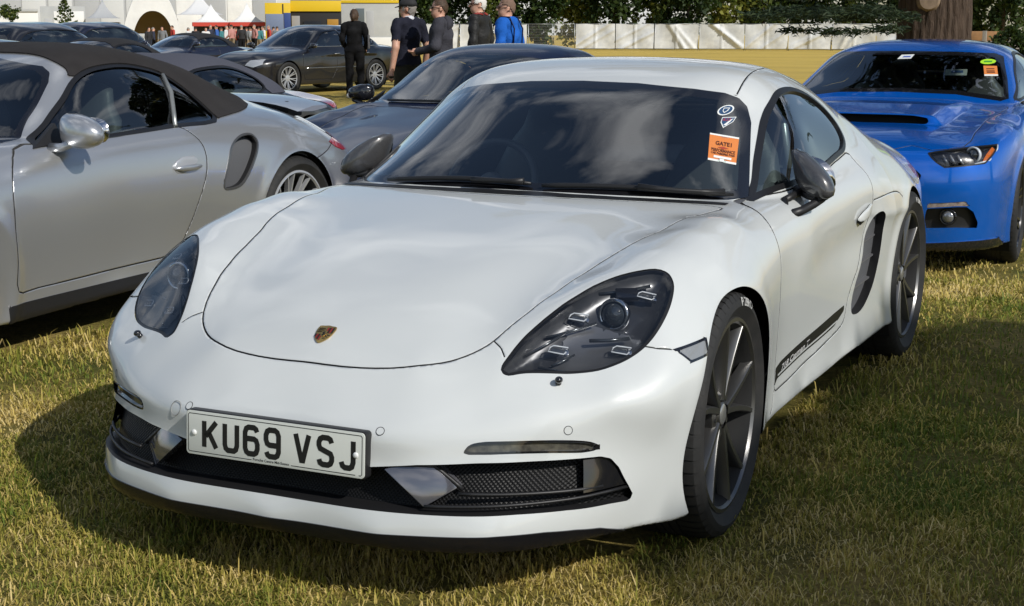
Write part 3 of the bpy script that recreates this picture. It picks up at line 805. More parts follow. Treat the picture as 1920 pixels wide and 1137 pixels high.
        b = MB(); ell_loft(b, [((c[0]+sg*(-.003), c[1]+yy, c[2]-.012+.18*yy), (sg*.005, 0, 0), (0, 0, .027*k)) for yy, k in ((-.075, .2), (-.05, .8), (0, 1), (.05, .8), (.075, .2))], 12)
        b.build('handle_recess', M_black, o, True)
    for sg, p in zip((1, -1), side_split(S_)):
        back = p.copy(); back.V = back.V+np.array([-sg*.15, .03, 0])
        so = mesh_np('side_scoop', back.V, back.T, M_dark, root)
        rim_obj('scoop_wall', p, 0, M_black, so, vec=(-sg*.15, .03, 0))
        for zz in (.42, .50, .575):
            y0 = np.interp(zz, (.345, .385, .448, .50, .558, .64), (1.56, 1.54, 1.575, 1.64, 1.712, 1.775)); y1 = np.interp(zz, (.355, .41, .50, .58), (1.76, 1.845, 1.90, 1.917))
            MB().add([(sg*.835, y0+.01, zz), (sg*.845, y1-.005, zz+.012), (sg*.775, y1+.01, zz+.022), (sg*.775, y0+.02, zz+.014), (sg*.835, y0+.01, zz-.006), (sg*.845, y1-.005, zz+.006), (sg*.775, y1+.01, zz+.016), (sg*.775, y0+.02, zz+.008)],
                     [(0, 1, 2, 3), (7, 6, 5, 4), (0, 4, 5, 1), (1, 5, 6, 2), (2, 6, 7, 3), (3, 7, 4, 0)]).build('fin', mat('grey_plastic', (.10, .10, .105), .4), so)
    # front intake
    half = [(0, .338), (.15, .340), (.265, .345), (.375, .357), (.509, .362), (.61, .362), (.689, .361), (.742, .359), (.76, .350), (.774, .324), (.789, .271), (.794, .246), (.788, .232), (.761, .238), (.695, .245), (.605, .248), (.541, .248), (.429, .248), (.27, .249), (0, .249)]
    ip = np.array(half+[(-x, z) for x, z in half[::-1][1:-1]])
    fin = field2(ip, 'xz', lambda Q: Q[:, 1] < -.35, both=False)
    I = extract(s, fin)
    fl = I.copy(); fl.V[:, 1] += .055+.02*np.exp(-(fl.V[:, 0]/.4)**2)
    gm = bpy.data.materials.new('grille_mesh'); gm.use_nodes = True; n2 = gm.node_tree; pb = n2.nodes['Principled BSDF']; pb.inputs['Roughness'].default_value = .4
    tcn = N(n2, 'ShaderNodeTexCoord'); mpn = N(n2, 'ShaderNodeMapping'); mpn.inputs['Rotation'].default_value = (0, R_(45), 0); mpn.inputs['Scale'].default_value = (1, 0, 1)
    vo = N(n2, 'ShaderNodeTexVoronoi', i_Scale=140.0, i_Randomness=0.0); rpn = N(n2, 'ShaderNodeValToRGB'); rpn.color_ramp.elements[0].position = .30; rpn.color_ramp.elements[1].position = .55
    rpn.color_ramp.elements[0].color = (.002, .002, .002, 1); rpn.color_ramp.elements[1].color = (.014, .014, .015, 1)
    bpn = N(n2, 'ShaderNodeBump', i_Strength=.6, i_Distance=.004); pb.inputs['Specular IOR Level'].default_value = .15
    for a_, b_ in ((tcn.outputs['Object'], mpn.inputs[0]), (mpn.outputs[0], vo.inputs['Vector']), (vo.outputs['Distance'], rpn.inputs[0]), (rpn.outputs[0], pb.inputs['Base Color']), (vo.outputs['Distance'], bpn.inputs['Height']), (bpn.outputs[0], pb.inputs['Normal'])): n2.links.new(a_, b_)
    gr = mesh_np('front_grille', fl.V, fl.T, gm, root)
    rim_obj('intake_wall', I, 0, M_black, gr, vec=(0, .08, 0))
    for sg in (1, -1):
        # angled glossy blade between centre and side intake
        def fy(x, z, o=0.0): return drop(fn, [(sg*x, 0, z)], 1, -1.0, -.4)[0][1]+o
        b = MB(); top = [(.300, .350), (.382, .366)]; bot = [(.462, .298), (.398, .258)]
        q = [(.296, .342), (.384, .364), (.462, .300), (.396, .258)]
        v = [(sg*x, fy(x, z, .000+.040*(x-.296)/.166), z) for x, z in q]+[(sg*x, fy(x, z, .10), z) for x, z in q]
        mid = (sg*.385, fy(.385, .315, .014), .315)
        v.append(mid)
        b.add(v, [(0, 1, 8), (1, 2, 8), (2, 3, 8), (3, 0, 8), (0, 4, 5, 1), (1, 5, 6, 2), (2, 6, 7, 3), (3, 7, 4, 0)])
        b.build('intake_blade', mat('blade_gloss', (.16, .16, .18), .12, .6, coat=1.0), gr, bevel=.003)
        # frame bars of the side intake
        b = MB()
        xs = np.linspace(.40, .785, 14); zz = np.interp(xs, (.40, .5, .65, .785), (.262, .264, .266, .268))
        b.tube([(sg*x, fy(x, z, .016), z) for x, z in zip(xs, zz)], .0045, 6)
        xs = np.linspace(.385, .47, 6); b.tube([(sg*x, fy(x, z, .026+.016*(x-.385)/.085), z) for x, z in zip(xs, np.linspace(.362, .295, 6))], .006, 6)
        xs = np.linspace(.47, .745, 10); b.tube([(sg*x, fy(x, z, .022), z) for x, z in zip(xs, np.interp(xs, (.47, .745), (.290, .283)))], .005, 6)
        b.build('intake_frame', M_black, gr, True)
        # blank outer panel
        g = [(x, z) for x in np.linspace(.708, .786, 6) for z in np.linspace(.276, .352, 6)]
        P = np.array([(sg*(x+(.352-z)*.12), 0, z) for x, z in g]); P = drop(fn, P, 1, -1.0, -.3); P[:, 1] += .016
        t = [(i*6+j, (i+1)*6+j, (i+1)*6+j+1, i*6+j+1) for i in range(5) for j in range(5)]
        mesh_np('intake_panel', P, np.array(t), M_gloss, gr)
    # daytime lamps in the bumper
    dl = smooth_poly([(.474, .384), (.480, .400), (.498, .409), (.573, .411), (.654, .409), (.705, .403), (.727, .396), (.741, .383), (.728, .374), (.656, .378), (.575, .381), (.507, .381)], 3)
    fdl = field2(dl, 'xz', lambda Q: Q[:, 1] < -.4)
    D_ = extract(s, fdl)
    for p in side_split(D_):
        k = ring(p, fdl, .005)
        o = solid_piece('daytime_lamp', p, .012, mat('smoked_lens', (.035, .033, .030), .12, coat=1.0, var=(50, (.09, .085, .07))), root, -.008)
        rim_obj('lamp_surround', p, .02, M_gloss, o); solid_piece('lamp_gasket', k, .015, M_gloss, o, -.003)
    # splitter
    half = [(0, .197), (.3, .198), (.434, .200), (.578, .202), (.66, .200), (.71, .193), (.745, .181), (.768, .160), (.795, .128), (.82, .05), (0, .05)]
    spl = np.array(half[:-1]+[(-x, z) for x, z in half[:-1][::-1][:-1]])
    fsp = field2(spl, 'xz', lambda Q: Q[:, 1] < -.4, both=False)
    sp = extract(s, fsp)
    spo = solid_piece('splitter', sp, .02, mat('splitter_black', (.006, .006, .008), .22), root, .004)
    # small repeaters, seams
    rpt = np.array([(-.375, .590), (-.25, .603), (-.262, .560), (-.345, .553)])
    fr_ = field2(rpt, 'yz', lambda Q: Q[:, 0] > .7)
    rp = extract(s, fr_)
    for p in side_split(rp):
        k = ring(p, fr_, .006)
        o = surf_obj('side_repeater', p, mat('repeater_lens', (.22, .23, .24), .2, coat=1.0, bump=(200, .6, .003)), root, -.002); solid_piece('repeater_frame', k, .01, M_gloss, o, .001)
    gaps.append(groove_open(s, field2(np.array([(-.43, .607), (-.40, .594), (-.375, .590)]), 'yz', lambda Q: Q[:, 0] > .7, closed=False), .0016, .007))
    gaps.append(groove_open(s, field2(np.array([(.44, -.556), (.47, -.575), (.492, -.598)]), 'xy', lambda Q: Q[:, 2] > .5, closed=False), .0016, .007))
    gaps.append(groove_open(s, field2(smooth_poly([(.524, 1.128), (.523, 1.176), (.517, 1.263), (.497, 1.447), (.47, 1.7), (.45, 1.85)], 4, False), 'xy', lambda Q: Q[:, 2] > 1.0, closed=False), .0022, .008))
    gaps.append(groove_open(s, field2(smooth_poly([(1.76, .733), (1.9, .738), (2.06, .735), (2.16, .722), (2.215, .70)], 4, False), 'yz', lambda Q: Q[:, 0] > .7, closed=False), .0016, .007))
    gaps.append(groove_open(s, field2(np.array([(.523, .285), (.50, .24), (.46, .22)]), 'yz', lambda Q: Q[:, 0] > .7, closed=False), .0016, .007))
    # tail lamps
    tlp = np.array([(.35, .74), (.6, .76), (.8, .76), (.8, .66), (.6, .64)])
    ftl = field2(tlp, 'xz', lambda Q: Q[:, 1] > 2.9)
    for p in side_split(extract(s, ftl)): surf_obj('tail_lamp', p, M_redlamp, root)
    body = surf_obj('body', s, paint, root)
    for g in gaps:
        for p in (side_split(g) if np.abs(g.cen()[:, 0]).min() > .3 else (g,)):
            if len(p.T): mesh_np('panel_gap', p.V, p.T, mat('gap_shadow', (.03, .03, .03), .8), root)
    ho = surf_obj('bonnet', hood, paint, root)
    # inner lining so that the cabin is dark inside
    V2, T2, N2 = V, T, Nn
    li = Surf(V2.copy(), T2, N2.copy()); c = li.cen()
    inwin = (fws(c) < .0) | (fsw(c) < .0) | (frw(c) < .0)
    li = Surf(li.V, li.T[(c[:, 2] > .86) & ~inwin & (c[:, 1] < 2.9)], li.N).compact()
    mesh_np('headlining', li.V-li.N*.028, li.T[:, ::-1], M_trim, root)
    li = Surf(V2.copy(), T2, N2.copy()); c = li.cen()
    li = Surf(li.V, li.T[(c[:, 2] > .30) & (c[:, 2] <= .89) & (c[:, 1] > .46) & (c[:, 1] < 2.9)], li.N).compact()
    mesh_np('door_card', li.V-li.N*.035, li.T[:, ::-1], M_trim, root)
    # ---- headlight internals
    for sg in (1, -1):
        par = lights[sg]
        def on(x, y, dep):
            p = drop(fn, [(sg*x, y, .7)], 2, .95, .4)[0]; n = field_normal(fn, [p])[0]
            return Vector(p-n*dep), Vector(n)
        c, n = on(.690, -.375, .030)
        look = Vector((0, -1, .12)).normalized()
        q = look.to_track_quat('Z', 'Y').to_matrix().to_4x4(); Mx = Matrix.Translation(c)@q
        MB().lathe([(.0, .020), (.012, .0185), (.022, .013), (.029, .004), (.031, -.004)], 28, Mx).build('projector_lens', mat('projector_glass', (.02, .025, .03), .03, coat=1.0, spec=.9), par, True)
        MB().lathe([(.031, .000), (.036, .004), (.041, .002), (.043, -.008), (.040, -.02), (.031, -.02)], 32, Mx, closed=True).build('projector_ring', mat('lamp_chrome', (.5, .52, .55), .15, 1.0), par, True)
        for (x, y, dx) in ((.615, -.430, 1), (.745, -.290, 1), (.600, -.520, 1), (.735, -.440, 1)):
            p, n = on(x, y, .016)
            t = Vector((sg*1, .25, 0)); t = (t-n*t.dot(n)).normalized(); u = n.cross(t).normalized()
            if u.z < 0: u = -u
            w, h = .021, .0105; b = MB()
            pts = [p+t*w*1.2+u*h*1.05, p-t*w*.55+u*h, p-t*w*.95+u*h*.3, p-t*w*1.1-u*h*.9, p+t*w*.75-u*h, p+t*w*1.0-u*h*.2]
            b.tube(pts, .0019, 6)
            o_ = b.build('daytime_bracket', M_drl, par, True)
            fr_m = Matrix.Translation(p-n*.006)@Matrix((t, u, n)).transposed().to_4x4()
            MB().box((-w*.8, -h*.75, -.006), (w*.75, h*.75, .003), 0, fr_m).build('lamp_block', mat('lamp_block', (.10, .11, .12), .08, .7, coat=1.0), par, bevel=.002)
            MB().box((w*.8, -h*.8, -.008), (w*1.35, h*.9, .004), 0, fr_m).build('lamp_block', mat('lamp_chrome', (.5, .52, .55), .15, 1.0), par, bevel=.002)
        p0, n0 = on(.60, -.40, .030)
        for (x0, y0, x1, y1, d, w) in ((.56, -.505, .66, -.415, .026, .004), (.66, -.46, .745, -.405, .020, .005), (.53, -.565, .60, -.475, .022, .0035), (.57, -.575, .70, -.515, .022, .003), (.63, -.34, .74, -.245, .024, .005), (.60, -.555, .64, -.505, .02, .003)):
            pa, na = on(x0, y0, d); pb_, nb = on(x1, y1, d); b = MB(); b.tube([pa, (pa+pb_)/2-na*.004, pb_], w, 5)
            b.build('reflector_rib', mat('lamp_grey', (.10, .11, .12), .2, .8), par, True)
        b = MB()
        p, n = on(.70, -.31, .022); q2 = n.to_track_quat('Z', 'Y').to_matrix().to_4x4()
        b.box((-.03, -.018, -.01), (.03, .018, .006), 0, Matrix.Translation(p)@q2)
        b.build('lamp_cover', M_gloss, par, bevel=.004)
        # washer nozzle below the lamp
        p, n = on(.632, -.592, 0.0)
        b = MB(); b.tube([p-n*.005, p+n*.010], .008, 10); b.ball(p+n*.014, (.010, .012, .009), 12, 8)
        b.build('washer_nozzle', M_gloss, root, True)
    # ---- parking sensors
    for x, z in ((.280, .430), (-.280, .430), (.681, .430), (-.681, .430)):
        p = drop(fn, [(x, 0, z)], 1, -1.1, -.3)[0]; n = Vector(field_normal(fn, [p])[0]); Mx = Matrix.Translation(p)@n.to_track_quat('Z', 'Y').to_matrix().to_4x4()
        o = MB().lathe([(.0, .0003), (.0095, .0003), (.0098, -.002)], 24, Mx).build('parking_sensor', paint, root)
        MB().lathe([(.0098, -.001), (.0098, .0004), (.0112, .0004), (.0112, -.001)], 24, Mx).build('sensor_ring', M_black, o)
    p = drop(fn, [(-.325, 0, .418)], 1, -1.1, -.3)[0]; n = Vector(field_normal(fn, [p])[0]); Mx = Matrix.Translation(p)@n.to_track_quat('Z', 'Y').to_matrix().to_4x4()
    MB().lathe([(.0185, -.001), (.0185, .0006), (.0195, .0006), (.0195, -.001)], 28, Mx).build('tow_eye_cover', mat('seam_grey', (.25, .25, .24), .5), root)
    # ---- number plate
    pl = MB()
    def rrect(w, h, r, n=5):
        return [(sx*(w-r)+r*math.cos(a), sz*(h-r)+r*math.sin(a)) for sx, sz, a0 in ((1, 1, 0), (-1, 1, 90), (-1, -1, 180), (1, -1, 270)) for a in [R_(a0+90*i/n) for i in range(n+1)]]
    Mp = Matrix.Translation((0, -.8825, .3755))@Matrix.Rotation(R_(90-3.4), 4, 'X')
    hol = MB(); hol.prism(rrect(.262, .058, .010), -.030, -.003, Mp); ho_ = hol.build('plate_holder', M_black, root, bevel=.002)
    pl.prism(rrect(.260, .0555, .010), -.003, .0, Mp)
    plate = pl.build('number_plate', mat('plate_white', (.62, .64, .60), .35, coat=.6), root, bevel=.0007)
    MP = mat('plate_black', (.012, .012, .012), .45)
    LET = {'K': ([[(0, 0), (0, 1)], [(1, 1), (.12, .42)], [(.38, .58), (1, 0)]], .62), 'U': ([[(0, 1), (0, .22), (.08, .07), (.25, 0), (.75, 0), (.92, .07), (1, .22), (1, 1)]], .58),
           '6': ([[(.97, .84), (.88, .95), (.72, 1), (.28, 1), (.1, .94), (0, .8), (0, .2), (.1, .06), (.28, 0), (.72, 0), (.9, .06), (1, .2), (1, .38), (.9, .52), (.72, .57), (.05, .57)]], .56),
           '9': ([[(.03, .16), (.12, .05), (.28, 0), (.72, 0), (.9, .06), (1, .2), (1, .8), (.9, .94), (.72, 1), (.28, 1), (.1, .94), (0, .8), (0, .62), (.1, .48), (.28, .43), (.95, .43)]], .56),
           'V': ([[(-.02, 1), (.44, .03), (.56, .03), (1.02, 1)]], .66), 'S': ([[(.98, .82), (.88, .95), (.7, 1), (.3, 1), (.1, .94), (0, .82), (0, .7), (.1, .58), (.9, .42), (1, .30), (1, .18), (.9, .06), (.7, 0), (.3, 0), (.1, .05), (.02, .18)]], .58),
           'J': ([[(1, 1), (1, .22), (.9, .06), (.7, 0), (.3, 0), (.1, .06), (0, .2)]], .52)}
    xs0 = {'K': -.205, 'U': -.143, '6': -.083, '9': -.023}; order = [('K', -.205), ('U', -.1425), ('6', -.0815), ('9', -.0195), ('V', .067), ('S', .133), ('J', .196)]
    MpL = Mp
    for ch, x in order:
        st, wd = LET[ch]; b = MB()
        for path in st:
            W_ = .0365 if ch != 'J' else .033
            pts = [(x+q[0]*W_-.0, -.0335+q[1]*.066) for q in path]
            for i, quad in enumerate(stroke2(pts, .0138)):
                b.add([MpL@Vector((v.x, v.y, .0004+.00002*i)) for v in quad], [(0, 1, 2, 3)])
        b.build('plate_character', MP, plate)
    b = MB(); bw = .0018; oz = .0004
    for quad in stroke2([(-.062, -.0485), (-.25, -.0485), (-.2535, -.045), (-.2535, .045), (-.25, .0485), (.25, .0485), (.2535, .045), (.2535, -.045), (.25, -.0485), (.245, -.0485)], bw): b.add([Mp@Vector((v.x, v.y, oz)) for v in quad], [(0, 1, 2, 3)])
    for quad in stroke2([(.235, -.0485), (.053, -.0485)], bw): b.add([Mp@Vector((v.x, v.y, oz)) for v in quad], [(0, 1, 2, 3)])
    b.build('plate_border', MP, plate)
    tv, tt = text_mesh('Porsche Centre Mid-Sussex', .0095, 0.0001); cx_ = tv[:, 0].max()/2
    mesh_np('plate_dealer_text', [tuple(Mp@Vector((v[0]-cx_-.005, v[1]-.0495, .0005))) for v in tv], tt, MP, plate, smooth=False)
    for x in (-.236, .236): MB().ball(Mp@Vector((x, 0, .001)), (.0075, .004, .0075), 12, 8).build('plate_screw', mat('screw_cap', (.7, .71, .7), .3), plate, True)
    # ---- crest on the bonnet
    gold = mat('crest_gold', (.55, .38, .14), .25, .9); red = mat('crest_red', (.22, .015, .02), .3); blk = mat('crest_black', (.01, .01, .01), .3)
    c0 = drop(fn, [(0, -.642, .6)], 2, .8, .4)[0]; n0 = Vector(field_normal(fn, [c0])[0]); up_ = Vector((0, 1, 0)); up_ = (up_-n0*up_.dot(n0)).normalized(); rt_ = up_.cross(n0)
    Mc = Matrix.Translation(Vector(c0)+n0*.0005)@Matrix((rt_, up_, n0)).transposed().to_4x4()
    sh = smooth_poly([(-.025, .028), (-.012, .030), (0, .032), (.012, .030), (.025, .028), (.026, .008), (.021, -.012), (.011, -.026), (0, -.033), (-.011, -.026), (-.021, -.012), (-.026, .008)], 2)
    crest = MB().prism([tuple(p) for p in sh], 0, .003, Mc).build('bonnet_crest', gold, ho, bevel=.0008)
    def inside(x): return np.interp(x, (-.033, -.026, -.012, .008, .03), (0, .010, .0205, .0245, .0235))
    b = MB(); b2 = MB()
    for qx, qz in ((-1, -1), (1, 1)):
        for k in range(4):
            w = .021/4; x0 = .0025+k*w; x1 = x0+w*.82
            z0, z1 = (.003, .023) if qz > 0 else (-.024+.018*(k/4)**1.5, -.003)
            tgt = b if k % 2 == 0 else b2
            tgt.add([Mc@Vector((qx*x, z, .0034)) for x, z in ((x0, z0), (x1, z0), (x1, z1), (x0, z1))], [(0, 1, 2, 3)])
    for qx, qz in ((-1, 1), (1, -1)):
        for k in range(3):
            z = (.006+k*.006)*qz; w = .019 if qz > 0 else .019-.0045*k
            b2.tube([Mc@Vector((qx*.004, z, .0034)), Mc@Vector((qx*(.004+w*.5), z+.0015, .0034)), Mc@Vector((qx*(.003+w), z, .0034))], .0011, 5)
    b.build('crest_red_field', red, crest); b2.build('crest_black_field', blk, crest)
    MB().prism([(-.008, .010), (.008, .010), (.0085, -.002), (.004, -.010), (0, -.013), (-.004, -.010), (-.0085, -.002)], .003, .0042, Mc).build('crest_centre', gold, crest)
    MB().prism([(-.003, -.008), (-.001, -.002), (-.004, .002), (-.001, .006), (.003, .007), (.002, .002), (.005, 0), (.002, -.003), (.003, -.008)], .0042, .0047, Mc).build('crest_emblem', blk, crest)
    # ---- mirrors
    cf = mat('carbon_weave', (.040, .040, .042), .3, coat=1.0, var=(420, (.060, .060, .063), .45, .55))
    for sg in (1, -1):
        b = MB()
        A = Vector((.765, 1.015, .912)); B = Vector((.918, .935, .868)); rings = []
        for t, ky, kz in ((0, .30, .55), (.04, .62, .82), (.15, .95, 1.0), (.38, 1.08, 1.04), (.62, 1.0, .90), (.82, .78, .68), (.94, .48, .42), (1.0, .12, .12)):
            c = A.lerp(B, t); c.z += .016*(1-t)-.006
            rings.append(((sg*c.x, c.y-.012*ky, c.z), (0, .058*ky, 0), (-sg*.016*kz, .012*kz, .066*kz)))
        ell_loft(b, rings, 22)
        mir = b.build('wing_mirror', cf, root, True)
        b = MB(); c = A.lerp(B, .42)
        ell_loft(b, [((sg*c.x, c.y+.052, c.z+.008), (sg*.066, .0, -.016), (-sg*.012, 0, .052)), ((sg*c.x, c.y+.058, c.z+.008), (sg*.064, .0, -.016), (-sg*.012, 0, .050))], 20)
        b.build('mirror_glass', M_chrome, mir, True)
        b = MB(); ell_loft(b, [((sg*.775, 1.0, .848), (0, .035, 0), (0, 0, .012)), ((sg*.83, .975, .832), (0, .045, 0), (0, 0, .014)), ((sg*.875, .95, .826), (0, .038, 0), (0, 0, .012)), ((sg*.895, .94, .83), (0, .015, 0), (0, 0, .006))], 12)
        b.build('mirror_foot', M_black, mir, True)
        b = MB()
        b.tube([(sg*.81, .80, .785), (sg*.835, .85, .795), (sg*.86, .91, .812), (sg*.875, .945, .828)], [.017, .014, .014, .016], 10)
        b.tube([(sg*.775, .86, .822), (sg*.785, .90, .832), (sg*.80, .95, .842)], [.014, .012, .013], 8)
        b.tube([(sg*.800, .80, .788), (sg*.775, .86, .825)], .013, 8)
        b.build('mirror_stalk', M_black, mir, True)
    # ---- wheels
    rimm = mat('dark_titanium', (.17, .168, .165), .33, .9)
    for sg in (1, -1):
        for (yw, zw), r, w, st in ((H_FW, .336, .236, .03), (H_RW, .347, .262, 0)):
            wh, Mw = make_wheel(root, (sg*((.893 if yw < 1 else .882)-w/2), yw, zw), sg, r, w, .262, spoke_y, rimm, steer=st, roll=.10 if yw < 1 else .45)
            hh_ = w/2
            cap = MB().lathe([(0, hh_*.745), (.026, hh_*.74), (.030, hh_*.71)], 28, Mw).build('centre_cap', mat('cap_silver', (.45, .45, .45), .3, .8), wh, True)
            if sg > 0:
                # raised sidewall lettering
                for txt, ang in (('P ZERO', R_(74)),):
                    tv, tt = text_mesh(txt, .034, .0006)
                    L_ = tv[:, 0].max(); rad = .300+tv[:, 1]*.95; th = ang+(L_/2-tv[:, 0])/.31
                    Rw = Matrix.Rotation(st, 4, 'Z')@Matrix.Rotation(math.pi/2, 4, 'Y')
                    # wheel plane: y towards rear, z up, seen from +x
                    zz = hh_*np.interp(rad, (.28, .300, .314, .33), (.955, 1.032, 1.02, .95))+.0012
                    P = [tuple(Matrix.Rotation(st, 4, 'Z')@Vector((zz[i], -rad[i]*math.cos(th[i])*-1, rad[i]*math.sin(th[i])))) for i in range(len(tv))]
                    P = [(p[0], -p[1] if False else p[1], p[2]) for p in P]
                    mesh_np('tyre_lettering', P, tt, mat('tyre_white', (.35, .35, .34), .7), wh, smooth=False)
    # ---- wipers
    def wsm(pts, o=0.0):
        P = np.array([(x, 0, z) for x, z in pts], float); P = drop(fn, P, 1, .2, 1.2); return P+field_normal(fn, P)*o
    def wsy(x, z, o=0.0): return Vector(wsm([(x, z)], o)[0])
    for (x0, z0, x1, z1, xa, za) in ((-.50, .852, .06, .872, -.14, .868), (.10, .868, .66, .848, .40, .867)):
        b = MB(); n = 12
        pts = wsm([(x0+(x1-x0)*t, z0+(z1-z0)*t+.012*math.sin(math.pi*t)) for t in np.linspace(0, 1, n)], .012)
        b.tube(pts, [.006]+[.009]*(n-2)+[.005], 6)
        w = b.build('wiper', M_black, root, True)
        b = MB(); pa = wsm([(xa+(x1-.02-xa)*t, za+(z1-za)*t-.004) for t in np.linspace(0, 1, 5)], .026)
        b.tube(pa, [.012, .010, .008, .007, .012], 6); b.build('wiper_arm', M_black, w, True)
    # dark cowl under the wipers
    b = MB(); xs = np.linspace(-.68, .68, 30)
    y0 = np.interp(np.abs(xs), (0, .2, .35, .5, .62, .70), (.425, .435, .458, .496, .525, .56))
    p0 = drop(fn, np.c_[xs, y0, xs*0], 2, .98, .6); p1 = drop(fn, np.c_[xs, y0+.035, xs*0], 2, .98, .6)
    p0[:, 2] += .003; p1[:, 2] += .004
    v = np.stack([p0, p1], 1).reshape(-1, 3)
    mesh_np('cowl_panel', v, [(2*i, 2*i+2, 2*i+3, 2*i+1) for i in range(len(xs)-1)], M_black, root)
    # ---- interior
    b = MB()
    ys = np.linspace(-1, 1, 21); prof = [(.50, .80), (.56, .835), (.70, .845), (.80, .840), (.90, .825), (.95, .78), (.96, .60)]
    v = [(x*.70, y+.06*x*x, z+.02*math.exp(-((x+.52)/.22)**2)) for y, z in prof for x in ys]
    f = [(i*21+j, i*21+j+1, (i+1)*21+j+1, (i+1)*21+j) for i in range(len(prof)-1) for j in range(20)]
    b.add(v, f); b.build('dashboard', M_trim, root, True)
    b = MB()
    c = Vector((-.36, 1.05, .80)); Mw = Matrix.Translation(c)@Matrix.Rotation(R_(65), 4, 'X')
    b.lathe([(.170+.014*math.cos(a), .014*math.sin(a)) for a in np.linspace(0, 2*math.pi, 9)[:-1]], 40, Mw, closed=True)
    for a in (0, math.pi, -math.pi/2): b.tube([Mw@Vector((0, 0, -.01)), Mw@Vector((.165*math.cos(a), .165*math.sin(a), 0))], .016, 6)
    b.ball(c, (.055, .03, .05), 14, 8); b.build('steering_wheel', mat('wheel_leather', (.15, .15, .16), .35), root, True)
    for x in (-.36, .36):
        b = MB(); ell_loft(b, [((x, 1.38, .50), (.25, 0, 0), (0, .10, 0)), ((x, 1.44, .62), (.25, 0, 0), (0, .085, .02)), ((x, 1.52, .78), (.23, 0, 0), (0, .07, .02)), ((x, 1.58, .90), (.19, 0, 0), (0, .06, .02)), ((x, 1.61, .98), (.135, 0, 0), (0, .05, .02)), ((x, 1.63, 1.05), (.115, 0, 0), (0, .045, .02)), ((x, 1.64, 1.08), (.07, 0, 0), (0, .025, .01))], 16)
        b.box((x-.25, 1.0, .42), (x+.25, 1.42, .56)); b.build('seat', M_leather, root, True)
    MB().box((-.72, .5, .36), (.72, 2.6, .40)).box((-.62, 1.75, .40), (.62, 2.6, .84)).box((-.09, .95, .40), (.09, 1.75, .62)).build('cabin_floor', M_trim, root)
    b = MB(); b.tube([(-.55, 1.72, .84), (-.52, 1.74, 1.02), (-.30, 1.76, 1.10), (.30, 1.76, 1.10), (.52, 1.74, 1.02), (.55, 1.72, .84)], .018, 8); b.build('strut_brace', M_silver, root, True)
    p = wsy(0, 1.135, -.02)
    b = MB(); b.tube([p, p+Vector((0, .06, -.045))], .010, 6); ell_loft(b, [((0, p.y+.055, p.z-.06), (.115, 0, 0), (0, .0, .032)), ((0, p.y+.08, p.z-.06), (.11, .0, 0), (0, 0, .03))], 16); b.build('inside_mirror', M_black, root, True)
    b = MB()
    g = [(-.10, 1.175), (.10, 1.175), (.075, 1.115), (.02, 1.10), (-.02, 1.10), (-.075, 1.115)]
    vv = wsm(g, -.003); b.add(vv, [tuple(range(6))]); b.build('sensor_shroud', M_gloss, root)
    # ---- stickers inside the glass
    def sticker(name, poly, m, par, off):
        P = wsm(poly, off)
        b = MB(); b.add(P, [tuple(range(len(P)))]); return b.build(name, m, par)
    def disc(cx_, cz_, rx, rz, n=24): return [(cx_+rx*math.cos(2*math.pi*k/n), cz_+rz*math.sin(2*math.pi*k/n)) for k in range(n)]
    wht = mat('sticker_white', (.70, .72, .70), .5); orange = mat('sticker_orange', (.62, .20, .05), .5); dk = mat('sticker_ink', (.08, .02, .01), .6); blue = mat('sticker_blue', (.02, .06, .14), .5)
    def stext(txt, size, cx_, cz_, w, m, par, off, bold=.0):
        tv, tt = text_mesh(txt, size, bold); k = w/tv[:, 0].max(); P = wsm([(cx_-w/2+v[0]*k, cz_+v[1]) for v in tv], off)
        mesh_np('sticker_lettering', P, tt, m, par, smooth=False)
    # permit lies along the slanted pillar: four corners (x, z) on the glass
    Q4 = [np.array(p) for p in ((.512, 1.028), (.594, 1.011), (.625, .934), (.548, .952))]
    def uv(u, v): p = Q4[3]*(1-u)*(1-v)+Q4[2]*u*(1-v)+Q4[1]*u*v+Q4[0]*(1-u)*v; return (p[0], p[1])
    def patch(name, u0, v0, u1, v1, m, par, off): return sticker(name, [uv(u0, v0), uv(u1, v0), uv(u1, v1), uv(u0, v1)], m, par, off)
    def ptext(txt, u0, u1, v, hv, m, par, bold):
        tv, tt = text_mesh(txt, 1.0, bold); k = (u1-u0)/tv[:, 0].max()
        mesh_np('permit_lettering', wsm([uv(u0+p[0]*k, v+p[1]*hv) for p in tv], .0018), tt, m, par, smooth=False)
    st = patch('parking_permit', 0, 0, 1, 1, orange, root, .0010)
    patch('permit_band', 0, .94, 1, 1, wht, st, .0014); patch('permit_band', 0, 0, 1, .07, wht, st, .0014)
    ptext('GATE1', .22, .78, .60, .20, dk, st, .03); ptext('PERFORMANCE', .08, .92, .36, .15, dk, st, .03); ptext('CAR PARKING PASS', .08, .92, .26, .11, dk, st, .03)
    patch('permit_panel', .2, .13, .82, .21, wht, st, .0014); patch('permit_panel', .42, .02, .58, .12, wht, st, .0016)
    sticker('permit_mark', [uv(.3, .52), uv(.5, .57), uv(.7, .52), uv(.5, .47)], mat('sticker_rust', (.35, .06, .03), .5), st, .0016)
    (bx, bz), (cx2, cz2) = (.519, 1.094), (.539, 1.058)
    d = sticker('round_badge', disc(bx, bz, .020, .0155), wht, root, .0010); sticker('badge_field', disc(bx, bz, .0165, .0125), blue, d, .0013); sticker('badge_shield', [(bx-.008, bz+.007), (bx+.008, bz+.007), (bx+.007, bz-.002), (bx, bz-.009), (bx-.007, bz-.002)], wht, d, .0016); sticker('badge_shield_inner', [(bx-.006, bz+.005), (bx+.006, bz+.005), (bx+.004, bz-.002), (bx, bz-.006), (bx-.005, bz-.002)], blue, d, .0018)
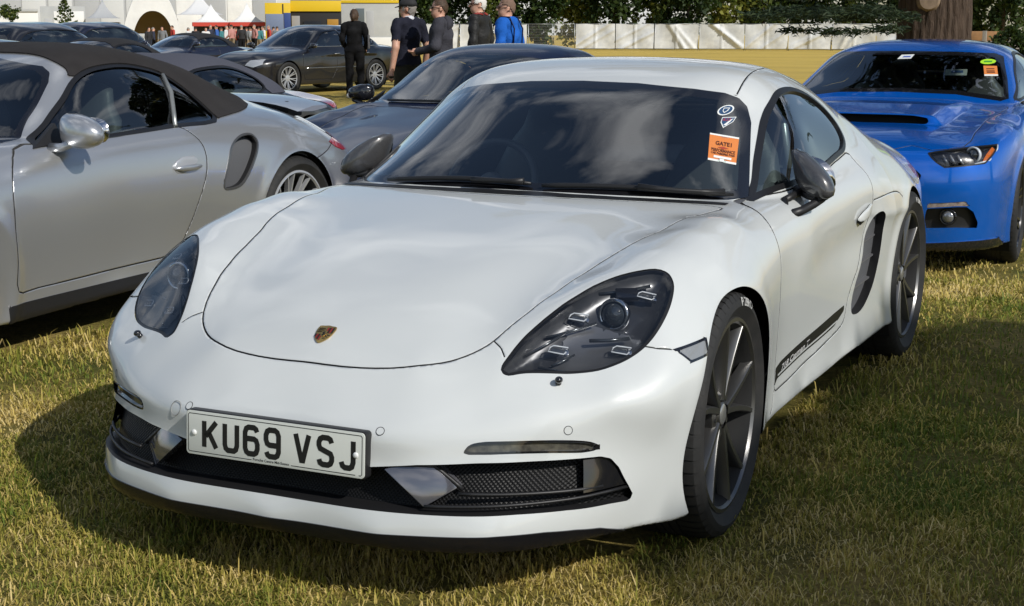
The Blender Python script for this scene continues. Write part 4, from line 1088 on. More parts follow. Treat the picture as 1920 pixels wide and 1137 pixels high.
    d = sticker('shield_badge', [(cx2-.018, cz2+.015), (cx2+.018, cz2+.015), (cx2+.017, cz2), (cx2, cz2-.017), (cx2-.015, cz2)], wht, root, .0010); sticker('badge_field', [(cx2-.016, cz2+.013), (cx2+.016, cz2+.013), (cx2+.015, cz2+.001), (cx2, cz2-.014), (cx2-.013, cz2+.001)], blue, d, .0013)
    sticker('badge_road', [(cx2-.004, cz2-.009), (cx2+.004, cz2-.010), (cx2+.013, cz2+.010), (cx2+.007, cz2+.007)], wht, d, .0016); stext('R23', .011, cx2-.003, cz2+.003, .020, mat('sticker_red', (.4, .03, .03), .5), d, .0017)
    return root
# ---------------------------------------------------------------- rear-engined sports car: shape shared by two cars
NINE_SIDE = [(0,-.93,.12),(.3,-.92,.12),(.55,-.85,.12),(.72,-.70,.12),(.82,-.50,.12),(.86,-.36,.12),
 (0,-.95,.2),(.3,-.94,.2),(.55,-.87,.2),(.72,-.72,.2),(.82,-.52,.2),(.87,-.36,.2),
 (0,-.97,.4),(.3,-.955,.4),(.55,-.88,.4),(.73,-.72,.4),(.83,-.52,.4),(.885,-.33,.4),
 (0,-.94,.55),(.3,-.925,.55),(.55,-.84,.55),(.73,-.68,.55),(.84,-.47,.55),(.895,-.25,.55),
 (0,-.86,.7),(.5,-.78,.7),(.72,-.6,.7),(.84,-.35,.7),(0,-.75,.85),(.7,-.45,.85),
 (.90,0,.2),(.905,0,.6),(.885,0,.75),(.83,0,.9),(.78,0,1.05),
 (.87,.45,.14),(.872,.45,.3),(.885,.45,.55),(.875,.45,.72),(.83,.45,.87),(.77,.45,1.0),
 (.885,1.0,.14),(.868,1.0,.28),(.882,1.0,.55),(.880,1.0,.72),(.84,1.0,.88),(.78,1.0,1.0),
 (.895,1.6,.14),(.875,1.6,.28),(.90,1.6,.55),(.895,1.6,.74),(.85,1.6,.90),(.79,1.6,1.0),
 (.90,2.1,.14),(.915,2.1,.3),(.935,2.1,.55),(.922,2.1,.73),(.865,2.1,.88),(.78,2.1,.98),
 (.93,2.45,.3),(.945,2.45,.55),(.925,2.45,.72),(.87,2.45,.84),(.79,2.45,.94),
 (.89,2.85,.3),(.905,2.85,.5),(.88,2.85,.68),(.83,2.85,.79),(.75,2.85,.9),
 (.78,3.2,.3),(.80,3.2,.5),(.78,3.2,.66),(.72,3.2,.77),(.64,3.2,.88),
 (.53,3.43,.3),(.57,3.44,.5),(.55,3.42,.66),(.48,3.38,.78),(0,3.53,.3),(0,3.55,.5),(0,3.52,.68),(0,3.42,.82)]
NINE_TOP = [(0,-1.0,.44),(.4,-.98,.43),(.7,-.85,.42),(.9,-.6,.46),(0,-.9,.54),(.3,-.88,.54),(0,-.75,.62),(.3,-.75,.615),(0,-.5,.70),(.3,-.5,.695),(0,-.2,.775),(.3,-.2,.77),(0,.1,.83),(.3,.1,.825),(0,.42,.885),(.35,.42,.88),
 (.55,-.72,.60),(.70,-.66,.60),(.70,-.5,.71),(.70,-.2,.80),(.72,.1,.85),(.74,.42,.885),(.80,-.5,.64),(.5,-.5,.68),(.5,-.2,.755),(.52,.1,.81),(.55,.4,.865),(.86,-.3,.70),(.86,0,.79),(.86,.4,.83),
 (.76,.8,.895),(.86,.8,.85),(.78,1.3,.91),(.88,1.3,.87),(.8,1.8,.93),(.92,1.8,.88),(.78,2.2,.93),(.9,2.2,.875),(.74,2.5,.915),(.88,2.5,.85),(.68,2.9,.85),(.8,2.9,.80),(.58,3.2,.78),(.75,3.2,.71),
 (0,.8,.89),(0,1.5,.9),(0,2.1,.95),(.4,2.1,.95),(0,2.5,.975),(.4,2.5,.965),(0,2.9,.945),(.4,2.9,.925),(0,3.25,.88),(.4,3.25,.85),(0,3.6,.78),(.4,3.6,.74)]
NINE_ROOF = [(0,.15,.70),(.5,.2,.70),(.8,.5,.66),(0,.42,.885),(.4,.48,.88),(.7,.62,.87),(0,.7,1.05),(.4,.75,1.035),(.63,.85,1.02),(.56,1.08,1.17),(.4,1.03,1.205),(0,1.02,1.22),
 (0,1.35,1.30),(.3,1.35,1.288),(.5,1.35,1.25),(.62,1.35,1.18),(0,1.7,1.285),(.3,1.7,1.272),(.5,1.7,1.228),(.62,1.7,1.15),(0,2.1,1.205),(.3,2.1,1.19),(.5,2.1,1.135),(.6,2.1,1.06),(0,2.5,1.075),(.3,2.5,1.06),(.5,2.5,1.0),(0,2.8,.95),(.35,2.8,.93),(0,3.1,.82),(.4,3.1,.80)]
NINE_CAB = [(.80,.45,.8),(.76,.62,.86),(.70,.85,1.0),(.645,1.08,1.13),(.80,1.0,.8),(.785,1.0,.9),(.82,1.4,.8),(.79,1.4,.90),(.73,1.4,1.01),(.66,1.4,1.13),(.59,1.4,1.22),(.80,1.9,.8),(.765,1.9,.92),(.70,1.9,1.02),(.62,1.9,1.12),(.68,2.4,.88),(.60,2.4,.97),(.53,2.4,1.05),(.48,2.75,.9),(.42,2.75,1.0),(0,3.0,.9),(0,2.95,1.0),(.74,.5,1.1)]
def nine_field():
    W = Wrap(NINE_SIDE, 2.5, 1.2e-3, 1.3); T = Top(NINE_TOP, -1.3, 3.9, 8e-4); Rf = Top(NINE_ROOF, -.3, 3.6, 1e-3); Cb = Wrap(NINE_CAB, 2.2, 1e-3)
    def fn(x, y, z):
        d = W(x, y, z)
        for yw, ra in ((0, .36), (2.45, .372)):
            d = d-.012*np.exp(-((np.hypot(y-yw, z-.345)-ra)/.04)**2)
        kt = np.interp(y, (-1, -.7, -.3, .3, .9, 2, 2.6, 3.2), (.06, .10, .16, .16, .10, .16, .18, .12))
        low = smax(smax(d, T(x, y, z), kt), np.interp(y, (-1, .1, .4, 3.4), (.14, .15, .15, .22))-z, .03)
        cab = smax(smax(Rf(x, y, z), Cb(x, y, z), np.interp(y, (.4, .8, 1.2, 2.4), (.05, .10, .13, .16))), .75-z, .02)
        return smin(low, cab, np.interp(y, (.4, 1.8, 2.1, 2.6), (.015, .025, .06, .10)))
    return fn
# ---------------------------------------------------------------- blue muscle coupe: shape
MUST_SIDE = [(0,-.90,.12),(.5,-.87,.12),(.75,-.76,.12),(.88,-.55,.12),(.92,-.38,.12),(0,-.91,.25),(.5,-.88,.25),(.75,-.78,.25),(.885,-.58,.25),(.93,-.38,.25),
 (0,-.94,.5),(.5,-.90,.5),(.75,-.81,.5),(.895,-.61,.5),(.945,-.37,.5),(0,-.94,.66),(.5,-.89,.66),(.75,-.80,.66),(.895,-.58,.66),(.945,-.34,.66),(0,-.89,.8),(.5,-.84,.8),(.75,-.73,.8),(.88,-.5,.8),(.93,-.3,.8),(0,-.8,.95),(.7,-.6,.95),(.85,-.3,.95),
 (.95,0,.25),(.955,0,.6),(.95,0,.8),(.90,0,.95),(.92,.5,.15),(.915,.5,.3),(.935,.5,.6),(.935,.5,.82),(.89,.5,.98),(.92,1.4,.15),(.905,1.4,.3),(.925,1.4,.6),(.925,1.4,.85),(.87,1.4,1.0),
 (.93,2.2,.2),(.935,2.2,.5),(.95,2.2,.8),(.90,2.2,1.0),(.95,2.72,.3),(.96,2.72,.6),(.95,2.72,.85),(.88,2.72,1.02),(.90,3.3,.3),(.91,3.3,.6),(.90,3.3,.85),(.82,3.3,1.0),(.75,3.7,.3),(.77,3.72,.6),(.75,3.7,.85),(0,3.85,.3),(0,3.87,.6),(0,3.85,.85)]
MUST_TOP = [(0,-1.05,.66),(.6,-1.0,.65),(.9,-.8,.64),(0,-.90,.755),(.45,-.86,.75),(.7,-.78,.75),(.85,-.62,.765),(0,-.6,.835),(.45,-.6,.825),(.66,-.55,.812),(.85,-.45,.825),(0,-.2,.885),(.45,-.2,.875),(.66,-.2,.862),(.84,-.15,.888),(.94,-.1,.85),
 (0,.2,.94),(.45,.2,.93),(.66,.2,.91),(.84,.2,.928),(.94,.2,.89),(0,.52,.985),(.45,.52,.975),(.70,.52,.955),(.86,.52,.955),(.8,1.0,.98),(.92,1.0,.94),(.8,1.6,.99),(.92,1.6,.95),(0,1.2,1.0),(0,2,1.02),(.8,2.3,1.01),(.92,2.3,.97),(.78,2.8,1.02),(.9,2.8,.96),(0,2.8,1.05),(0,3.3,1.04),(.6,3.3,1.02),(.85,3.3,.97),(0,3.8,1.0),(.6,3.8,.98)]
MUST_ROOF = [(0,.2,.80),(.6,.3,.80),(0,.52,.99),(.45,.55,.985),(.72,.62,.965),(0,.85,1.16),(.45,.9,1.15),(.66,.95,1.12),(0,1.22,1.325),(.4,1.24,1.32),(.56,1.28,1.29),(0,1.6,1.375),(.35,1.6,1.365),(.55,1.6,1.325),(.66,1.6,1.26),(0,2.1,1.36),(.35,2.1,1.345),(.55,2.1,1.30),(.66,2.1,1.22),(0,2.6,1.25),(.5,2.6,1.20),(0,3.1,1.06),(.5,3.1,1.03),(0,3.5,.93)]
MUST_CAB = [(.84,.5,.85),(.80,.6,.95),(.74,.9,1.10),(.665,1.2,1.25),(.86,1.4,.9),(.83,1.4,.98),(.76,1.4,1.12),(.68,1.4,1.26),(.86,2.2,.9),(.82,2.2,1.02),(.74,2.2,1.15),(.65,2.2,1.26),(.74,2.8,.95),(.68,2.8,1.08),(.6,3.2,.95),(.55,3.2,1.05),(0,3.6,.95)]
def must_field():
    W = Wrap(MUST_SIDE, 2.8, 1e-3, 1.3); T = Top(MUST_TOP, -1.4, 4.2, 6e-4); Rf = Top(MUST_ROOF, -.2, 3.9, 1e-3); Cb = Wrap(MUST_CAB, 2.4, 1e-3)
    def fn(x, y, z):
        d = W(x, y, z)
        for yw, ra in ((0, .37), (2.72, .37)):
            d = d-.014*np.exp(-((np.hypot(y-yw, z-.35)-ra)/.045)**2)
        d = d+.018*np.exp(-((z-.56)/.06)**2)*np.clip((y-.5)/.5, 0, 1)*np.clip((2.1-y)/.4, 0, 1)
        t = T(x, y, z)
        # raised bonnet dome with a forward-facing scoop
        st = np.clip((y+.27)/.06, 0, 1); st = st*st*(3-2*st)
        wx = np.clip((.50+.06*(y+.27)-x)/.10, 0, 1); wx = wx*wx*(3-2*wx)
        t = t-(.052*st*wx)*np.clip((.62-y)/.5, 0, 1)
        low = smax(smax(d, t, np.interp(y, (-1, -.6, -.2, .4, 2.4, 3.3), (.03, .05, .07, .07, .10, .06))), np.interp(y, (-1, .2, .5, 3.6), (.17, .17, .17, .22))-z, .02)
        cab = smax(smax(Rf(x, y, z), Cb(x, y, z), np.interp(y, (.5, 1.1, 2.6), (.05, .10, .12))), .85-z, .02)
        return smin(low, cab, np.interp(y, (.5, 2.0, 2.6), (.015, .03, .08)))
    return fn
# ---------------------------------------------------------------- the other cars close by
def arch_cut(s, root, arches, x0=.45, xo=.72):
    for yw, zw, ra in arches:
        def fa(Vv, yw=yw, zw=zw, ra=ra):
            return np.where(np.abs(Vv[:, 0]) > x0, np.hypot(Vv[:, 1]-yw, Vv[:, 2]-zw)-ra, 1e3)
        extract(s, fa)
        for sg in (1, -1):
            M = Matrix.Translation((sg*xo, yw, zw))@Matrix.Rotation(math.pi/2, 4, 'Y')
            B = MB(); B.lathe([(ra+.002, -.18), (ra+.004, .18)], 32, M, a0=R_(50), a1=R_(310)); B.lathe([(.05, -sg*.17), (ra, -sg*.17)], 24, M, a0=R_(50), a1=R_(310))
            B.build('arch_liner', M_dark, root, True)
def glasshouse(s, root, fws, fsw, frw, border=.02, soft=None):
    V0, T0, N0 = s.V.copy(), s.T.copy(), s.N.copy()
    w = extract(s, fws); fr = ring(w, fws, border)
    o = surf_obj('windscreen', w, M_glass, root); surf_obj('windscreen_border', fr, M_gloss, o)
    if fsw is not None:
        for p in side_split(extract(s, fsw)):
            k = ring(p, fsw, .016); o = surf_obj('side_window', p, M_glass_dark, root, -.006); surf_obj('window_seal', k, M_seal, o, .002)
    if frw is not None:
        r = extract(s, frw); o = surf_obj('rear_window', r, M_glass, root, -.004)
    c = V0[T0].mean(1)
    win = (fws(c) < 0)
    if fsw is not None: win |= fsw(c) < 0
    if frw is not None: win |= frw(c) < 0
    return V0, T0, N0, win, c
def lining(root, data, zlo, zhi, y0, y1):
    V0, T0, N0, win, c = data
    m = (c[:, 2] > zlo) & ~win & (c[:, 1] < y1) & (c[:, 1] > y0+.1)
    a = Surf(V0, T0[m], N0).compact(); mesh_np('headlining', a.V-a.N*.03, a.T[:, ::-1], M_trim, root)
    m = (c[:, 2] > .3) & (c[:, 2] <= zlo+.02) & (c[:, 1] > y0) & (c[:, 1] < y1)
    a = Surf(V0, T0[m], N0).compact(); mesh_np('door_card', a.V-a.N*.04, a.T[:, ::-1], M_trim, root)
def cabin(root, x, y0, dz, seats=(1.35,), fl=.40, ycab=2.4, light=None):
    b = MB(); xs = np.linspace(-1, 1, 13); prof = [(y0, dz-.05), (y0+.07, dz-.01), (y0+.3, dz), (y0+.42, dz-.03), (y0+.45, dz-.2)]
    b.add([(t*x, y+.05*t*t, z) for y, z in prof for t in xs], [(i*13+j, i*13+j+1, (i+1)*13+j+1, (i+1)*13+j) for i in range(len(prof)-1) for j in range(12)]); b.build('dashboard', M_trim, root, True)
    for ys in seats:
        for sx in (-.36, .36):
            b = MB(); ell_loft(b, [((sx, ys, fl+.1), (.24, 0, 0), (0, .10, 0)), ((sx, ys+.08, dz-.15), (.23, 0, 0), (0, .075, .02)), ((sx, ys+.16, dz+.05), (.19, 0, 0), (0, .06, .02)), ((sx, ys+.19, dz+.12), (.12, 0, 0), (0, .05, .02)), ((sx, ys+.20, dz+.20), (.11, 0, 0), (0, .045, .02)), ((sx, ys+.20, dz+.23), (.06, 0, 0), (0, .02, .01))], 14)
            b.box((sx-.24, ys-.35, fl), (sx+.24, ys+.05, fl+.14)); b.build('seat', light or M_leather, root, True)
    c = Vector((-.36, y0+.56, dz-.04)); Mw = Matrix.Translation(c)@Matrix.Rotation(R_(65), 4, 'X')
    b = MB(); b.lathe([(.17+.013*math.cos(a), .013*math.sin(a)) for a in np.linspace(0, 2*math.pi, 7)[:-1]], 28, Mw, closed=True); b.tube([Mw@Vector((-.165, 0, 0)), Mw@Vector((.165, 0, 0))], .015, 6); b.ball(c, (.05, .03, .05), 10, 6); b.build('steering_wheel', M_trim, root, True)
    MB().box((-x, y0, fl-.05), (x, ycab, fl)).box((-x*.85, ycab-.45, fl), (x*.85, ycab, dz-.06)).build('cabin_floor', M_trim, root)
def spoke_multi(b, M, rr, h, face=None, n=10, w0=.012, w1=.008, fork=True):
    for k in range(n):
        a0 = 2*math.pi*k/n
        for sg in ((-1, 1) if fork else (0,)):
            v = []
            for t in (0, .35, .7, 1.0):
                rad = .055+(rr-.055)*t; ang = a0+sg*(.05+.07*t); hgt = h*(.52+.34*t); wd = w0+(w1-w0)*t; dp = .035-.015*t
                c = Vector((rad*math.cos(ang), rad*math.sin(ang), hgt)); tg = Vector((-math.sin(ang), math.cos(ang), 0))
                for dx, dz in ((-.8, 0), (.8, 0), (1, -1), (-1, -1)): v.append(M@(c+tg*wd*dx*.7+Vector((0, 0, dp*dz))))
            b.add(v, [(i*4+j, i*4+(j+1) % 4, (i+1)*4+(j+1) % 4, (i+1)*4+j) for i in range(3) for j in range(4)])
    b.lathe([(0, h*.60), (.032, h*.60), (.036, h*.55), (.065, h*.52), (.075, h*.2), (.05, -h*.3)], 32, M)
def pod_mirror(root, A, B, m, sg, hz=.06, hy=.05, stalk=None):
    b = MB(); A = Vector(A); B = Vector(B); rings = []
    for t, ky, kz in ((0, .3, .5), (.06, .65, .8), (.2, .95, 1.0), (.45, 1.05, 1.02), (.7, .95, .88), (.88, .7, .62), (.97, .38, .34), (1, .1, .1)):
        c = A.lerp(B, t); rings.append(((sg*c.x, c.y-.01*ky, c.z), (0, hy*ky, 0), (0, 0, hz*kz)))
    ell_loft(b, rings, 18); o = b.build('wing_mirror', m, root, True)
    c = A.lerp(B, .45); b = MB(); ell_loft(b, [((sg*c.x, c.y+hy*.85, c.z), (sg*(B.x-A.x)*.40, 0, 0), (0, 0, hz*.8)), ((sg*c.x, c.y+hy*.95, c.z), (sg*(B.x-A.x)*.39, 0, 0), (0, 0, hz*.78))], 16); b.build('mirror_glass', M_chrome, o, True)
    if stalk:
        b = MB(); b.tube([(sg*p[0], p[1], p[2]) for p in stalk], [.026, .020, .018, .022][:len(stalk)], 10); b.build('mirror_stalk', m, o, True)
    return o
NETS = {}
def build_nine(name, pose, paint, cabrio, label, rim_m, h):
    X0, Y0, rz, z0 = pose
    root = empty(name, (X0, Y0, z0), rz, label, 'car')
    fn = nine_field()
    if 'nine' not in NETS: NETS['nine'] = surface_nets(fn, (0, -1.08, .08), (1.02, 3.66, 1.35), h)
    s = Surf(*[a.copy() for a in NETS['nine']])
    fy = -.14 if cabrio else 0
    arch_cut(s, root, ((fy, .345, .362), (2.45, .345, .374)))
    surf_obj('underbody', s.split((s.fnorm()[:, 2] < -.75) & (s.cen()[:, 2] < .26)), M_dark, root)
    half = [(0, 1.246), (.16, 1.241), (.445, 1.206), (.504, 1.178), (.542, 1.135), (.619, .985), (.685, .89), (.45, .897), (0, .903)]
    fws = field2(mirror_half(half), 'xz', lambda Q: (Q[:, 1] < 1.3) & (Q[:, 1] > .38+.3*Q[:, 0]**2), both=False)
    if cabrio: sw = smooth_poly([(.62, .876), (.784, .964), (.94, 1.058), (1.08, 1.145), (1.2, 1.186), (1.335, 1.204), (1.48, 1.206), (1.61, 1.190), (1.737, 1.158), (1.826, 1.098), (1.889, 1.02), (1.94, .925), (1.541, .898), (1.129, .883), (.8, .876)], 4)
    else: sw = smooth_poly([(.60, .875), (.80, .97), (1.0, 1.08), (1.2, 1.16), (1.4, 1.19), (1.65, 1.17), (1.85, 1.11), (2.05, 1.01), (2.12, .95), (1.9, .92), (1.5, .898), (1.1, .883), (.8, .876)], 4)
    fsw = field2(sw, 'yz', lambda Q: Q[:, 0] > .38)
    rw = np.array([(0, 2.0), (.38, 2.03), (.42, 2.15), (.36, 2.45), (0, 2.5)]); frw = field2(np.r_[rw, rw[::-1][1:-1]*[-1, 1]], 'xy', lambda Q: Q[:, 2] > .95, both=False)
    data = glasshouse(s, root, fws, fsw, frw)
    cabin(root, .70, .46, .87, (1.3,)); lining(root, data, .90, 1.4, .46, 2.6)
    if cabrio:
        fst = field2(np.array([(1.085, 1.16), (1.112, 1.19), (1.120, 1.228), (1.135, 1.257), (1.145, 1.45), (2.8, 1.45), (2.66, 1.03), (2.47, .958), (2.18, .938), (1.94, .921), (1.9, .98), (1.7, 1.1), (1.4, 1.12)]), 'yz')
        st = extract(s, fst)
        mf = mat('roof_canvas', (.022, .020, .020), .95, bump=(700, .5, .0015), var=(5, (.028, .026, .026)), spec=.2)
        o = solid_piece('soft_top', st, .012, mf, root, .007)
        for sg in (1, -1):    # metal post between door glass and quarter glass
            P = drop(fn, [(sg*.7, y, z) for y, z in ((1.75, 1.145), (1.70, 1.06), (1.63, .97), (1.565, .905))], 0, sg*.95, sg*.3); P[:, 0] += sg*.002
            MB().tube(P, .012, 8).build('window_post', mat('post_alloy', (.35, .36, .34), .35, .7), root, True)
    hd = [(0, -.80), (.25, -.785), (.42, -.73), (.50, -.62), (.53, -.45), (.545, -.2), (.575, .1), (.61, .35), (.60, .43), (.35, .40), (0, .385)]
    fhd = field2(smooth_poly(mirror_half(hd), 3), 'xy', lambda Q: Q[:, 2] > .45, both=False)
    gaps = [groove(s, fhd, .0028, .012)]; hood = s.split(fhd(s.cen()) < -.0014)
    dp = smooth_poly([(.50, .872), (.386, .756), (.363, .59), (.36, .40), (.362, .28), (.50, .276), (.94, .283), (1.142, .287), (1.40, .298), (1.48, .335), (1.553, .433), (1.599, .523), (1.642, .608), (1.672, .685), (1.682, .754), (1.672, .813), (1.632, .865), (1.58, .902), (1.129, .884), (.8, .876)], 3)
    fdr = field2(dp, 'yz', lambda Q: Q[:, 0] > .6); gaps.append(groove(s, fdr, .003, .012)); doors = s.split(fdr(s.cen()) < -.0015)
    sc = smooth_poly([(1.79, .600), (1.838, .711), (1.886, .784), (1.96, .826), (2.043, .841), (2.098, .832), (2.118, .80), (2.098, .755), (2.046, .69), (1.977, .615), (1.928, .58), (1.855, .568), (1.80, .575)], 4)
    fsc = field2(sc, 'yz', lambda Q: Q[:, 0] > .6)
    for sg, p in zip((1, -1), side_split(extract(s, fsc))):
        k = ring(p, fsc, .010); back = p.copy(); back.V = back.V+np.array([-sg*.18, .05, 0])
        so = mesh_np('side_scoop', back.V, back.T, M_dark, root); rim_obj('scoop_wall', p, 0, M_black, so, vec=(-sg*.18, .05, 0)); solid_piece('scoop_lip', k, .01, mat('lip_grey', (.2, .2, .2), .3, .8), so, .003)
    # sill blade: dark skirt below a bright strip
    fsk = field2(np.array([(.30, .225), (2.2, .245), (2.2, .05), (.30, .05)]), 'yz', lambda Q: Q[:, 0] > .6)
    for p in side_split(extract(s, fsk)): solid_piece('side_skirt', p, .012, M_black, root, .004)
    gaps.append(groove_open(s, field2(smooth_poly([(2.62, .668), (2.72, .675), (2.85, .70), (2.95, .73)], 3, False), 'yz', lambda Q: Q[:, 0] > .5, closed=False), .002, .008))
    ftl = field2(np.array([(2.90, .735), (2.98, .745), (3.3, .76), (3.42, .72), (3.25, .665), (3.06, .675), (2.96, .70)]), 'yz', lambda Q: Q[:, 0] > .2)
    for p in side_split(extract(s, ftl)): surf_obj('tail_lamp', p, M_redlamp, root, .003)
    # round headlamps
    cz = drop(fn, [(.70, -.50, .6)], 2, 1.0, .4)[0]
    def fhl(Vv):
        q = (Vv*[1, 1, 1]); q = np.c_[np.abs(q[:, 0]), q[:, 1:]]; d = q-cz; return np.sqrt((d[:, 0]/.95)**2+(d[:, 1]/1.25)**2+(d[:, 2]/1.0)**2)-.105
    for sg, p in zip((1, -1), side_split(extract(s, fhl))):
        k = ring(p, fhl, .008); lens = surf_obj('headlight', p, M_lens, root, .002); surf_obj('lamp_bezel', k, M_chrome, lens, .003)
        bw = p.copy(); d = np.clip(-fhl(bw.V)-.008, 0, 1); bw.V = bw.V-bw.N*(.01+.06*(1-np.exp(-d/.03)))[:, None]; mesh_np('reflector', bw.V, bw.T, mat('lamp_bowl', (.25, .27, .28), .15, .9), lens)
        n = Vector(field_normal(fn, [cz])[0]); c = Vector(cz)-n*.035; c.x *= sg; n.x *= sg; Mx = Matrix.Translation(c)@Vector((0, -1, .3)).to_track_quat('Z', 'Y').to_matrix().to_4x4()
        MB().lathe([(0, .03), (.02, .025), (.036, .008), (.04, -.01)], 20, Mx).build('projector_lens', mat('projector_glass', (.02, .025, .03), .03, coat=1.0, spec=.9), lens, True)
        MB().lathe([(.04, 0), (.048, .006), (.054, -.01), (.04, -.02)], 24, Mx, closed=True).build('projector_ring', M_chrome, lens, True)
    # lower intake
    half = [(0, .34), (.35, .34), (.62, .36), (.72, .34), (.73, .26), (.6, .21), (0, .20)]
    fi = field2(mirror_half(half), 'xz', lambda Q: Q[:, 1] < -.4, both=False); I = extract(s, fi); fl = I.copy(); fl.V[:, 1] += .05; o = mesh_np('front_grille', fl.V, fl.T, M_black, root); rim_obj('intake_wall', I, 0, M_black, o, vec=(0, .06, 0))
    surf_obj('body', s, paint, root); ho = surf_obj('bonnet', hood, paint, root)
    for sg, p in zip((1, -1), side_split(doors)):
        o = surf_obj('door', p, paint, root)
        c = drop(fn, [(sg*.9, 1.535, .715)], 0, sg*1.0, sg*.7)[0]
        b = MB(); ell_loft(b, [((c[0]-sg*.004, c[1]+yy, c[2]), (sg*.006, 0, 0), (0, 0, .048*k)) for yy, k in ((-.105, .15), (-.085, .6), (-.04, .95), (0, 1), (.05, .95), (.09, .6), (.105, .15))], 16); b.build('handle_cup', M_silver if cabrio else paint, o, True)
        b = MB(); ell_loft(b, [((c[0]+sg*dx, c[1]+yy, c[2]-.006), (sg*.008, 0, 0), (0, 0, .015*k)) for yy, k, dx in ((-.10, .3, .0), (-.06, .9, .012), (0, 1, .018), (.05, .95, .016), (.098, .5, .004))], 12); b.build('handle', paint, o, True)
    for g in gaps:
        for p in (side_split(g) if len(g.T) and np.abs(g.cen()[:, 0]).min() > .3 else (g,)):
            if len(p.T): mesh_np('panel_gap', p.V, p.T, mat('gap_shadow', (.03, .03, .03), .8), root)
    for sg in (1, -1):
        pod_mirror(root, (.81, .78, .945) if cabrio else (.80, .76, .955), (1.07, .72, .925) if cabrio else (.99, .72, .94), paint if cabrio else M_gloss, sg, .075 if cabrio else .060, .070 if cabrio else .055, ((.80, .70, .862), (.86, .70, .868), (.91, .71, .885), (.95, .725, .90)))
        MB().add([(sg*.79, .60, .868), (sg*.79, .80, .885), (sg*.735, .80, .965), (sg*.77, .60, .868), (sg*.77, .80, .885), (sg*.715, .80, .965)], [(0, 1, 2), (5, 4, 3), (0, 3, 4, 1), (1, 4, 5, 2), (2, 5, 3, 0)]).build('quarter_trim', M_black, root)
    # rear wing
    b = MB(); secs = []
    for t in np.linspace(-1, 1, 15):
        x = .66*t; y = 3.12-.10*t*t; z = .965-.05*abs(t)**3
        secs.append([(x, y-.16, z-.012), (x, y, z+.012), (x, y+.14, z+.012), (x, y+.15, z-.004), (x, y, z-.018)])
    b.add([p for q in secs for p in q], [(i*5+j, i*5+(j+1) % 5, (i+1)*5+(j+1) % 5, (i+1)*5+j) for i in range(14) for j in range(5)]+[tuple(range(5)), tuple(70+j for j in range(5))]); b.build('rear_wing', paint, root, True, auto=R_(40))
    MB().box((-.5, 3.0, .86), (.5, 3.15, .95)).build('wing_base', M_black, root, bevel=.01)
    b = MB(); P = drop(fn, [(x, 0, z) for x, z in zip(np.linspace(-.52, .1, 10), np.linspace(.905, .918, 10))], 1, .2, 1.2); P[:, 1] -= .012; P[:, 2] += .008; b.tube(P, .009, 6); b.build('wiper', M_black, root, True)
    for sg in (1, -1):
        for yw, w in ((fy, .245), (2.45, .305)):
            xo = .905 if yw < 1 else .938
            make_wheel(root, (sg*(xo-w/2), yw, .345), sg, .345, w, .264, spoke_multi, rim_m, roll=.2, detail=cabrio, tread=70)
    return root
